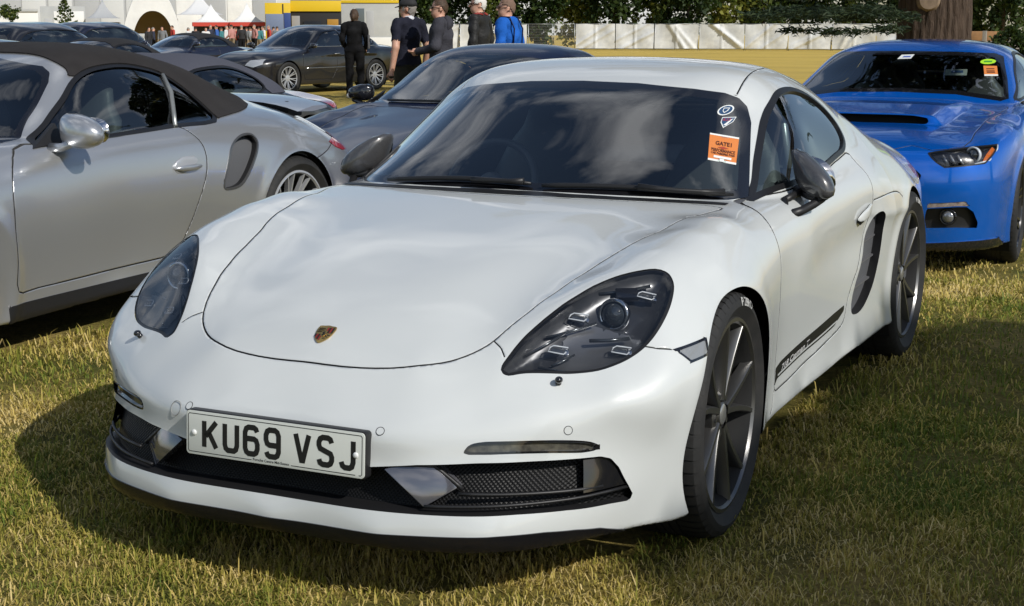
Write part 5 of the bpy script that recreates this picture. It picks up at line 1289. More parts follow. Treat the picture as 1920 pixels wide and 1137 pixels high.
def build_mustang():
    root = empty('blue_coupe', (-.091, 6.166, -.136), -.017, 'bright blue muscle coupe with black wheels parked behind the white coupe', 'car')
    paint = car_paint('blue_paint', (.001, .13, .62), metal=.5, rough=.24, flake=1)
    fn = must_field(); s = Surf(*surface_nets(fn, (0, -1.05, .1), (1.03, 3.95, 1.42), .0175))
    arch_cut(s, root, ((0, .35, .372), (2.72, .35, .372)), xo=.76)
    surf_obj('underbody', s.split((s.fnorm()[:, 2] < -.75) & (s.cen()[:, 2] < .3)), M_dark, root)
    half = [(0, 1.302), (.3, 1.300), (.541, 1.290), (.600, 1.268), (.625, 1.22), (.679, 1.120), (.735, 1.0), (.69, .985), (.40, 1.025), (0, 1.035)]
    fws = field2(mirror_half(half), 'xz', lambda Q: (Q[:, 1] < 1.45) & (Q[:, 1] > .50+.12*Q[:, 0]**2), both=False)
    fsw = field2(smooth_poly([(.72, .99), (.95, 1.08), (1.2, 1.20), (1.45, 1.28), (1.7, 1.295), (2.0, 1.28), (2.25, 1.22), (2.4, 1.13), (2.38, 1.05), (2.0, 1.02), (1.2, 1.0)], 4), 'yz', lambda Q: Q[:, 0] > .4)
    rw = np.array([(0, 2.3), (.42, 2.33), (.50, 2.5), (.52, 2.95), (0, 3.05)]); frw = field2(np.r_[rw, rw[::-1][1:-1]*[-1, 1]], 'xy', lambda Q: Q[:, 2] > 1.03, both=False)
    data = glasshouse(s, root, fws, fsw, frw, .025)
    cabin(root, .76, .62, .97, (1.5, 2.25), ycab=2.9); lining(root, data, 1.02, 1.5, .62, 3.1)
    # headlamps
    hl = np.array([(.518, .748), (.573, .759), (.707, .776), (.868, .790), (.875, .765), (.862, .727), (.833, .683), (.73, .672), (.624, .663), (.58, .69), (.55, .715)])
    fhl = field2(hl, 'xz', lambda Q: Q[:, 1] < -.3)
    for sg, p in zip((1, -1), side_split(extract(s, fhl))):
        k = ring(p, fhl, .007); lens = surf_obj('headlight', p, M_lens, root, -.001); solid_piece('lamp_seal', k, .02, M_seal, lens, .001)
        bw = p.copy(); bw.V[:, 1] += .035; mesh_np('housing', bw.V, bw.T, mat('lamp_housing', (.012, .012, .014), .25, coat=.4), lens)
        c = drop(fn, [(sg*.765, 0, .735)], 1, -1.1, -.2)[0]; Mx = Matrix.Translation((c[0], c[1]+.03, c[2]))@Matrix.Rotation(R_(90), 4, 'X')@Matrix.Rotation(sg*R_(-20), 4, 'Y')
        MB().lathe([(0, .03), (.02, .026), (.034, .012), (.038, 0)], 20, Mx).build('projector_lens', mat('projector_glass', (.02, .025, .03), .03, coat=1.0, spec=.9), lens, True)
        MB().lathe([(.038, .012), (.044, .018), (.050, .012), (.046, -.01), (.038, -.01)], 28, Mx, closed=True).build('lamp_ring', M_drl, lens, True)
        q = [(.845, .775), (.862, .760), (.838, .700), (.815, .694), (.828, .735)]
        P = drop(fn, [(sg*x, 0, z) for x, z in q], 1, -1.1, -.2); P[:, 1] += .012
        MB().add(P, [tuple(range(5))]).build('turn_signal', M_amber, lens)
        P = drop(fn, [(sg*x, 0, z) for x, z in ((.868, .783), (.872, .762), (.848, .700), (.78, .684))], 1, -1.1, -.2); P[:, 1] += .008; MB().tube(P, .006, 6).build('light_strip', M_drl, lens, True)
        for i, x in enumerate((.605, .645, .685)):
            P = drop(fn, [(sg*x, 0, .735), (sg*(x+.035), 0, .682)], 1, -1.1, -.2); P[:, 1] += .012; MB().tube(P, [.007, .010], 6).build('light_bar', mat('bar_grey', (.45, .47, .5), .25, .6), lens, True)
    # bonnet
    hd = [(0, -.875), (.3, -.865), (.414, -.78), (.535, -.815), (.70, -.69), (.712, -.40), (.716, .06), (.77, .45), (.72, .53), (.4, .50), (0, .485)]
    fhd = field2(smooth_poly(mirror_half(hd), 2), 'xy', lambda Q: Q[:, 2] > .6, both=False)
    gaps = [groove(s, fhd, .003, .012)]; hood = s.split(fhd(s.cen()) < -.0015)
    half = [(0, -.222), (.30, -.222), (.385, -.23), (.40, -.245), (.38, -.262), (.2, -.268), (0, -.27)]
    fsl = field2(mirror_half(half), 'xy', lambda Q: Q[:, 2] > .8, both=False); sl = extract(hood, fsl)
    bk = sl.copy(); bk.V[:, 1] += .08; bk.V[:, 2] -= .01; so = mesh_np('bonnet_scoop', bk.V, bk.T, M_dark, root); rim_obj('scoop_wall', sl, 0, M_black, so, vec=(0, .09, -.01))
    # grille, fog lamps, lower intake, splitter
    half = [(0, .655), (.46, .655), (.50, .62), (.47, .44), (0, .42)]
    I = extract(s, field2(mirror_half(half), 'xz', lambda Q: Q[:, 1] < -.6, both=False)); fl = I.copy(); fl.V[:, 1] += .05; o = mesh_np('front_grille', fl.V, fl.T, M_black, root); rim_obj('grille_wall', I, 0, M_black, o, vec=(0, .06, 0))
    ff = field2(np.array([(.54, .420), (.70, .432), (.755, .432), (.79, .40), (.812, .335), (.810, .302), (.70, .308), (.54, .303), (.53, .36)]), 'xz', lambda Q: Q[:, 1] < -.4)
    ft = field2(np.array([(.545, .452), (.70, .462), (.748, .466), (.773, .436), (.70, .437), (.54, .424)]), 'xz', lambda Q: Q[:, 1] < -.4)
    for sg, p in zip((1, -1), side_split(extract(s, ff))):
        bk = p.copy(); bk.V[:, 1] += .06; o = mesh_np('fog_recess', bk.V, bk.T, M_black, root); rim_obj('recess_wall', p, 0, M_gloss, o, vec=(0, .07, 0))
        c = drop(fn, [(sg*.654, 0, .37)], 1, -1.1, -.2)[0]; Mx = Matrix.Translation((c[0], c[1]+.03, c[2]))@Matrix.Rotation(R_(90), 4, 'X')
        MB().lathe([(0, .02), (.022, .018), (.038, .006), (.04, -.02)], 20, Mx).build('fog_lamp', mat('fog_glass', (.30, .31, .33), .1, .6, coat=1.0), o, True); MB().lathe([(.04, .01), (.048, .014), (.052, 0), (.042, -.02)], 24, Mx, closed=True).build('fog_bezel', M_gloss, o, True)
    for p in side_split(extract(s, ft)): surf_obj('bumper_lamp', p, mat('bumper_lens', (.14, .10, .08), .12, coat=1.0, var=(25, (.35, .30, .28))), root, -.004)
    half = [(0, .215), (.53, .212), (.76, .226), (.90, .226), (.95, .05), (0, .05)]
    sp = extract(s, field2(mirror_half(half), 'xz', lambda Q: Q[:, 1] < -.45, both=False)); solid_piece('splitter', sp, .02, M_gloss, root, .012)
    dp = smooth_poly([(.62, .95), (.50, .90), (.47, .70), (.49, .45), (.52, .30), (1.0, .28), (1.75, .30), (1.82, .50), (1.86, .75), (1.84, .97), (1.2, .985)], 3); fdr = field2(dp, 'yz', lambda Q: Q[:, 0] > .6)
    gaps.append(groove(s, fdr, .003, .012)); doors = s.split(fdr(s.cen()) < -.0015)
    for p in side_split(extract(s, field2(np.array([(.35, .9), (.72, .9), (.72, .78), (.35, .78)]), 'xz', lambda Q: Q[:, 1] > 3.5))): surf_obj('tail_lamp', p, M_redlamp, root)
    surf_obj('body', s, paint, root); surf_obj('bonnet', hood, paint, root)
    for p in side_split(doors): surf_obj('door', p, paint, root)
    for g in gaps:
        for p in (side_split(g) if len(g.T) and np.abs(g.cen()[:, 0]).min() > .3 else (g,)):
            if len(p.T): mesh_np('panel_gap', p.V, p.T, mat('gap_shadow', (.03, .03, .03), .8), root)
    for sg in (1, -1):
        pod_mirror(root, (.88, .78, 1.06), (1.06, .76, 1.05), M_gloss, sg, .06, .05, ((.86, .72, .97), (.90, .73, .99), (.94, .75, 1.02)))
        for yw, w in ((0, .265), (2.72, .285)):
            make_wheel(root, (sg*(.955-w/2), yw, .35), sg, .35, w, .262, lambda b, M, rr, h, face=None: spoke_multi(b, M, rr, h, face, 7, .014, .012), mat('black_rim', (.012, .012, .013), .18, .3, coat=1.0), roll=.1, steer=.06 if yw < 1 else 0)
    # stickers on the windscreen
    def on(pts, o): P = drop(fn, np.array([(x, 0, z) for x, z in pts], float), 1, .3, 1.5); return P+field_normal(fn, P)*o
    def stk(nm, pts, m, par, o=.002): return MB().add(on(pts, o), [tuple(range(len(pts)))]).build(nm, m, par)
    st = stk('parking_permit', [(.501, 1.206), (.585, 1.204), (.615, 1.139), (.532, 1.139)], mat('sticker_orange', (.62, .20, .05), .5), root); stk('permit_band', [(.527, 1.149), (.610, 1.149), (.615, 1.139), (.532, 1.139)], mat('sticker_white', (.70, .72, .70), .5), st, .003)
    for k, z in enumerate((1.188, 1.174, 1.165)): stk('permit_line', [(.525+.006*k, z), (.575+.006*k, z), (.578+.006*k, z-.006), (.528+.006*k, z-.006)], mat('sticker_ink', (.08, .02, .01), .6), st, .003)
    g = stk('green_badge', [(.52+.048*math.cos(a), 1.233+.017*math.sin(a)) for a in np.linspace(0, 2*math.pi, 21)[:-1]], mat('sticker_green', (.35, .65, .03), .5), root); stk('badge_mark', [(.495, 1.238), (.545, 1.238), (.545, 1.228), (.495, 1.228)], mat('badge_ink', (.05, .25, .03), .6), g, .003)
    g = stk('toll_tag', [(-.095, 1.245), (.0, 1.249), (.012, 1.278), (-.078, 1.274)], mat('sticker_white', (.70, .72, .70), .5), root); stk('tag_mark', [(-.065, 1.256), (-.01, 1.258), (-.004, 1.267), (-.058, 1.265)], mat('tag_blue', (.1, .15, .45), .5), g, .003)
    g = stk('paper_card', [(.26, 1.185), (.41, 1.185), (.40, 1.225), (.255, 1.225)], mat('card_paper', (.40, .45, .40), .6), root, -.05); stk('card_text', [(.30, 1.20), (.38, 1.20), (.375, 1.215), (.297, 1.215)], mat('card_ink', (.06, .12, .25), .6), g, -.047)
    return root
# ---------------------------------------------------------------- ground
def smooth01(t): t = np.clip(t, 0, 1); return t*t*(3-2*t)
def ground_z(x, y):
    x = np.asarray(x, float); y = np.asarray(y, float)
    d = np.hypot(x-2.06, y+3.84)
    z = -.135*smooth01((y-2.7)/3.6)-.03*smooth01((-x-1.2)/1.2)*(1-smooth01((y-2.7)/3.6))
    z = z-.0100*np.maximum(d-32, 0)*smooth01((d-32)/12)
    return z
def bearing(px): 
    """compass bearing (from +Y, clockwise) of a column of the view"""
    t = (px-960)/(CAM_F*math.cos(CAM_PITCH)+ (568.5-35)*math.sin(CAM_PITCH))
    return CAM_YAW+math.atan(t)
def polar(b, D): return (CAM_P[0]+D*math.sin(b), CAM_P[1]+D*math.cos(b))
def spot(px, D, dz=0.0):
    x, y = polar(bearing(px), D); return Vector((x, y, float(ground_z(x, y))+dz))
def grass_material():
    m = bpy.data.materials.new('meadow'); m.use_nodes = True; nt = m.node_tree; b = nt.nodes['Principled BSDF']; b.inputs['Roughness'].default_value = .9; b.inputs['Specular IOR Level'].default_value = .15
    tc = N(nt, 'ShaderNodeTexCoord'); l = nt.links.new
    n1 = N(nt, 'ShaderNodeTexNoise', i_Scale=1.1, i_Detail=6.0, i_Roughness=.65); n2 = N(nt, 'ShaderNodeTexNoise', i_Scale=38.0, i_Detail=6.0, i_Roughness=.75); n3 = N(nt, 'ShaderNodeTexNoise', i_Scale=.16, i_Detail=4.0)
    for n in (n1, n2, n3): l(tc.outputs['Object'], n.inputs['Vector'])
    r1 = N(nt, 'ShaderNodeValToRGB'); e = r1.color_ramp.elements; e[0].position = .36; e[0].color = (.10, .115, .025, 1); e[1].position = .66; e[1].color = (.42, .32, .11, 1)
    mid = r1.color_ramp.elements.new(.5); mid.color = (.22, .19, .05, 1)
    r2 = N(nt, 'ShaderNodeValToRGB'); e = r2.color_ramp.elements; e[0].position = .3; e[0].color = (.35, .35, .35, 1); e[1].position = .75; e[1].color = (1.35, 1.3, 1.2, 1)
    mu = N(nt, 'ShaderNodeMix', data_type='RGBA', blend_type='MULTIPLY'); mu.inputs['Factor'].default_value = 1
    l(n1.outputs['Fac'], r1.inputs[0]); l(n2.outputs['Fac'], r2.inputs[0]); l(r1.outputs[0], mu.inputs['A']); l(r2.outputs[0], mu.inputs['B'])
    # the far meadow is dry and golden
    sp = N(nt, 'ShaderNodeSeparateXYZ'); l(tc.outputs['Object'], sp.inputs[0])
    mr = N(nt, 'ShaderNodeMapRange'); mr.inputs[1].default_value = 9; mr.inputs[2].default_value = 30; l(sp.outputs['Y'], mr.inputs[0])
    ad = N(nt, 'ShaderNodeMath', operation='MULTIPLY'); ad2 = N(nt, 'ShaderNodeMapRange'); ad2.inputs[1].default_value = .3; ad2.inputs[2].default_value = .6; ad2.inputs[3].default_value = .65; ad2.inputs[4].default_value = 1
    l(n3.outputs['Fac'], ad2.inputs[0]); l(mr.outputs[0], ad.inputs[0]); l(ad2.outputs[0], ad.inputs[1])
    dry = N(nt, 'ShaderNodeMix', data_type='RGBA'); dry.inputs['A'].default_value = (.60, .41, .10, 1); dry.inputs['B'].default_value = (.50, .37, .085, 1); l(n3.outputs['Fac'], dry.inputs['Factor'])
    mx = N(nt, 'ShaderNodeMix', data_type='RGBA'); l(ad.outputs[0], mx.inputs['Factor']); l(mu.outputs['Result'], mx.inputs['A']); l(dry.outputs['Result'], mx.inputs['B']); l(mx.outputs['Result'], b.inputs['Base Color'])
    bp = N(nt, 'ShaderNodeBump', i_Strength=.9, i_Distance=.03); l(n2.outputs['Fac'], bp.inputs['Height']); l(bp.outputs[0], b.inputs['Normal'])
    return m
def build_ground():
    def axis(lo, hi, c0, c1, fine):
        a = list(np.arange(c0, c1, fine)); s = fine; p = c1
        while p < hi: a.append(p); s *= 1.25; p += s
        a.append(hi); s = fine; p = c0
        while p > lo: p -= s; s *= 1.25; a.insert(0, max(p, lo))
        return np.array(sorted(set(a)))
    xs = axis(-900, 900, -9, 6, .18); ys = axis(-300, 1400, -4.5, 10, .18)
    X, Y = np.meshgrid(xs, ys, indexing='ij'); Z = ground_z(X, Y)
    rr = np.hypot(X, Y); Z = Z+.008*np.sin(X*2.3+np.sin(Y*1.7))*np.cos(Y*1.9)*(rr < 12)
    n, m = X.shape; i, j = np.meshgrid(np.arange(n-1), np.arange(m-1), indexing='ij'); q = (i*m+j).ravel()
    o = mesh_np('ground', np.c_[X.ravel(), Y.ravel(), Z.ravel()], np.c_[q, q+m, q+m+1, q+1], grass_material()); tag(o, kind='structure')
def blade_material(name, cols):
    m = bpy.data.materials.new(name); m.use_nodes = True; nt = m.node_tree; b = nt.nodes['Principled BSDF']; b.inputs['Roughness'].default_value = .6; b.inputs['Specular IOR Level'].default_value = .25
    at = N(nt, 'ShaderNodeAttribute'); at.attribute_name = 'tone'; rp = N(nt, 'ShaderNodeValToRGB'); rp.color_ramp.interpolation = 'LINEAR'
    e = rp.color_ramp.elements; e[0].position = 0; e[0].color = (*cols[0], 1); e[1].position = 1; e[1].color = (*cols[-1], 1)
    for k, c in enumerate(cols[1:-1]): x = e.new((k+1)/(len(cols)-1)); x.color = (*c, 1)
    nt.links.new(at.outputs['Fac'], rp.inputs[0]); nt.links.new(rp.outputs[0], b.inputs['Base Color'])
    tr = N(nt, 'ShaderNodeBsdfTranslucent'); mxs = N(nt, 'ShaderNodeMixShader'); mxs.inputs[0].default_value = .3
    nt.links.new(rp.outputs[0], tr.inputs[0]); out = nt.nodes['Material Output']; nt.links.new(b.outputs[0], mxs.inputs[1]); nt.links.new(tr.outputs[0], mxs.inputs[2]); nt.links.new(mxs.outputs[0], out.inputs[0])
    return m
def value_noise(x, y, sc, seed):
    r = np.random.default_rng(seed).random((64, 64)); u = x*sc; v = y*sc; i = np.floor(u).astype(int); j = np.floor(v).astype(int); a = u-i; b = v-j; a = a*a*(3-2*a); b = b*b*(3-2*b)
    g = lambda p, q: r[p % 64, q % 64]
    return g(i, j)*(1-a)*(1-b)+g(i+1, j)*a*(1-b)+g(i, j+1)*(1-a)*b+g(i+1, j+1)*a*b
def build_grass():
    rg = np.random.default_rng(3)
    def scatter(n, x0, x1, y0, y1): return np.c_[rg.uniform(x0, x1, n), rg.uniform(y0, y1, n)]
    near = scatter(230000, -1.9, 2.6, -1.75, 1.6); mid = scatter(120000, -3.6, 2.9, -1.2, 5.2); far = scatter(60000, -7, 4, 4.0, 11)
    P = np.r_[near, mid, far]
    # only where the view can reach
    dx = P[:, 0]-CAM_P[0]; dy = P[:, 1]-CAM_P[1]; br = np.arctan2(dx, dy); D = np.hypot(dx, dy)
    ok = (br > bearing(-60)-.04) & (br < bearing(1980)+.06) & (D > 2.35)
    # bare under the cars
    ok &= ~((np.abs(P[:, 0]) < .72) & (P[:, 1] > -.3) & (P[:, 1] < 3.2)); ok &= ~((np.abs(P[:, 0]+3.45) < .75) & (P[:, 1] > -.2) & (P[:, 1] < 4))
    P = P[ok]; D = D[ok]; n = len(P)
    cl = value_noise(P[:, 0], P[:, 1], 2.2, 1)*.6+value_noise(P[:, 0], P[:, 1], 9, 2)*.4
    keep = rg.random(n) < .05+1.35*cl; P, D, cl = P[keep], D[keep], cl[keep]; n = len(P)
    tone = np.clip(.95*value_noise(P[:, 0], P[:, 1], 1.6, 5)+.40*value_noise(P[:, 0], P[:, 1], 7, 6)+.34*rg.random(n)-.44, 0, 1)
    L_ = (.016+.030*cl)*rg.uniform(.5, 1.35, n); tall = rg.random(n) < .012; L_[tall] *= 2.6
    az = rg.uniform(0, 2*np.pi, n); lean = rg.uniform(.25, 1.3, n)*(1-.45*tall); lie = rg.random(n) < .22; lean[lie] = rg.uniform(1.25, 1.5, lie.sum()); tone[lie] = np.clip(tone[lie]+.45, 0, 1); L_[lie] *= 1.5; w = .0011+.0011*rg.random(n)+.0004*np.maximum(D-3.5, 0)
    d = np.c_[np.cos(az), np.sin(az)]; s = np.c_[-d[:, 1], d[:, 0]]
    z = ground_z(P[:, 0], P[:, 1])
    base = np.c_[P, z-.004]; m1 = base+np.c_[d*(L_*np.sin(lean)*.40)[:, None], L_*np.cos(lean*.6)*.62+.004]; tip = base+np.c_[d*(L_*np.sin(lean))[:, None], L_*np.cos(lean)*.95+.004]
    sw = np.c_[s*w[:, None], np.zeros(n)]
    V = np.stack([base-sw, base+sw, m1+sw*.8, m1-sw*.8, tip], 1).reshape(-1, 3)
    k = np.arange(n)*5
    T = np.r_[np.c_[k, k+1, k+2], np.c_[k, k+2, k+3], np.c_[k+3, k+2, k+4]]
    o = mesh_np('grass', V, T, blade_material('grass_blades', [(.13, .18, .025), (.26, .26, .04), (.46, .37, .085), (.66, .50, .16), (.78, .62, .28)]), smooth=False)
    a = o.data.attributes.new('tone', 'FLOAT', 'POINT'); a.data.foreach_set('value', np.repeat(tone, 5).astype(np.float32))
    tag(o, 'short dry and green grass blades covering the meadow around the parked cars', 'grass', kind='stuff')
# ---------------------------------------------------------------- trees
def leaf_mesh(name, C, size, mats, parent, flat=.0, seed=0, tone=None, aspect=.6, up=.3):
    """one small folded leaf or needle tuft at every centre"""
    rg = np.random.default_rng(seed); n = len(C)
    d = rg.normal(size=(n, 3)); d[:, 2] = d[:, 2]*(1-flat)+up*rg.random(n)-flat*.05; d /= np.linalg.norm(d, axis=1)[:, None]
    h = rg.normal(size=(n, 3)); h[:, 2] *= (1-flat)*.8; s = np.cross(d, h); s /= np.maximum(np.linalg.norm(s, axis=1), 1e-6)[:, None]
    sz = (size if np.ndim(size) else np.full(n, size))*rg.uniform(.6, 1.3, n)
    a = C-d*sz[:, None]*.5; b = C+d*sz[:, None]*.5; m = C+s*(sz*aspect*.5)[:, None]; q = C-s*(sz*aspect*.5)[:, None]; m[:, 2] += sz*.08; q[:, 2] += sz*.08
    V = np.stack([a, m, b, q], 1).reshape(-1, 3); k = np.arange(n)*4
    o = mesh_np(name, V, np.c_[k, k+1, k+2, k+3], mats, parent, smooth=False)
    t = (rg.random(n) if tone is None else tone)
    at = o.data.attributes.new('tone', 'FLOAT', 'POINT'); at.data.foreach_set('value', np.repeat(t, 4).astype(np.float32))
    return o
def clump_points(rg, n_cl, per, c, r, rc, shell=.55):
    """points in clumps spread through an ellipsoid"""
    u = rg.normal(size=(n_cl, 3)); u /= np.linalg.norm(u, axis=1)[:, None]; k = (shell+(1-shell)*rg.random(n_cl))[:, None]
    cc = np.array(c)+u*k*np.array(r)
    tn = rg.random(n_cl)
    v = rg.normal(size=(n_cl, per, 3))*.55
    P = cc[:, None]+v*np.array(rc)*rg.uniform(.6, 1.3, (n_cl, 1, 1))
    return P.reshape(-1, 3), np.repeat(tn, per)
M_LEAF = [None]
def leaf_mats():
    M_LEAF[0] = dict(dark=blade_material('dark_foliage', [(.010, .022, .006), (.020, .040, .009), (.035, .060, .012), (.06, .09, .016)]),
                     mid=blade_material('mid_foliage', [(.018, .036, .008), (.035, .062, .012), (.07, .10, .018), (.14, .16, .03)]),
                     lime=blade_material('lime_foliage', [(.05, .08, .012), (.10, .13, .02), (.20, .21, .035), (.28, .27, .05)]),
                     cedar=blade_material('cedar_needles', [(.012, .024, .014), (.022, .040, .020), (.035, .055, .026), (.05, .07, .03)]))
    MATS['bark_far'] = mat('bark_far', (.05, .038, .028), .9, var=(6, (.085, .065, .05)))
def hedge_tree(px, D, h, w, kind, label, seed, n_cl=70, per=60, leaf=.34, low=.0):
    rg = np.random.default_rng(seed); b = spot(px, D)
    root = empty('hedge_tree', b, 0, label, 'tree', 'trees behind the white fence')
    MB().tube([(0, 0, -.2), (.05, 0, h*.25), (-.08, .06, h*.5), (0, 0, h*.8)], [.22, .17, .11, .04], 8).build('trunk', MATS['bark_far'], root, True)
    P, t = clump_points(rg, n_cl, per, (0, 0, h*.52+low), (w/2, w/2*.7, h*.5), (w*.13, w*.13, h*.075), .35)
    P = P[P[:, 2] > .15]; t = t[:len(P)]
    leaf_mesh('crown', P, leaf, M_LEAF[0][kind], root, seed=seed, tone=np.clip(t*.75+.3*np.random.default_rng(seed+1).random(len(P)), 0, 1))
def bark_material():
    m = bpy.data.materials.new('cedar_bark'); m.use_nodes = True; nt = m.node_tree; b = nt.nodes['Principled BSDF']; b.inputs['Roughness'].default_value = .95
    tc = N(nt, 'ShaderNodeTexCoord'); mp = N(nt, 'ShaderNodeMapping'); mp.inputs['Scale'].default_value = (1, 1, .22); l = nt.links.new
    vo = N(nt, 'ShaderNodeTexVoronoi', i_Scale=9.0, feature='DISTANCE_TO_EDGE'); nz = N(nt, 'ShaderNodeTexNoise', i_Scale=14.0, i_Detail=8.0, i_Roughness=.7)
    l(tc.outputs['Object'], mp.inputs[0]); l(mp.outputs[0], vo.inputs['Vector']); l(mp.outputs[0], nz.inputs['Vector'])
    rp = N(nt, 'ShaderNodeValToRGB'); e = rp.color_ramp.elements; e[0].position = .25; e[0].color = (.040, .024, .016, 1); e[1].position = .75; e[1].color = (.11, .075, .052, 1); l(nz.outputs['Fac'], rp.inputs[0]); l(rp.outputs[0], b.inputs['Base Color'])
    ad = N(nt, 'ShaderNodeMath', operation='ADD'); l(vo.outputs['Distance'], ad.inputs[0]); l(nz.outputs['Fac'], ad.inputs[1])
    bp = N(nt, 'ShaderNodeBump', i_Strength=1.0, i_Distance=.10); l(ad.outputs[0], bp.inputs['Height']); l(bp.outputs[0], b.inputs['Normal'])
    return m
def cedar_trunk(root, h, r0, r1, mb, n=120, rings=60, lean=(0, 0)):
    v = []
    rg = np.random.default_rng(5); ph = rg.uniform(0, 6.28, 12)
    for i in range(rings):
        z = h*i/(rings-1); t = z/h; r = r0+(r1-r0)*t+.35*r0*math.exp(-z/.5)
        for k in range(n):
            a = 2*math.pi*k/n
            rid = abs(math.sin(a*13+ph[0]+.8*math.sin(z*1.3+ph[1])+.5*math.sin(z*4.1+a*3)))**.6*.10+.03*math.sin(a*3+ph[2])+.03*math.sin(a*2+z*.6)
            rid += .02*math.sin(a*23+z*6.0+ph[3])*math.sin(z*9+a*5)
            rr = r*(1+rid-.04); v.append((rr*math.cos(a)+lean[0]*t, rr*math.sin(a)+lean[1]*t, z-.3))
    f = [(i*n+k, i*n+(k+1) % n, (i+1)*n+(k+1) % n, (i+1)*n+k) for i in range(rings-1) for k in range(n)]
    MB().add(v, f).build('trunk', mb, root, True)
def cedar_plate(rg, c, L, W, az, n, droop=.12):
    """flat tier of cedar foliage: side shoots off a limb, tufts along the shoots"""
    d = np.array([math.cos(az), math.sin(az), 0]); s = np.array([-d[1], d[0], 0]); P = []
    nsh = max(6, int(L/.22))
    for k in range(nsh):
        t = (k+.5)/nsh; w = W*math.sin(math.pi*min(1, .15+.85*t))**.7*(1.0-.35*t)
        for sg in (-1, 1):
            m = max(3, int(n/nsh/2)); u = rg.random(m)**.8
            a = .45*u*w
            p = np.array(c)+d*(t-.5)*L+(s*sg)[None]*(u*w)[:, None]+d[None]*a[:, None]*.5
            p = p+rg.normal(size=p.shape)*np.array([.05, .05, .03]); p[:, 2] -= droop*(u*w)**1.3+.10*(t-.3)*L*.3
            P.append(p)
    return np.concatenate(P)
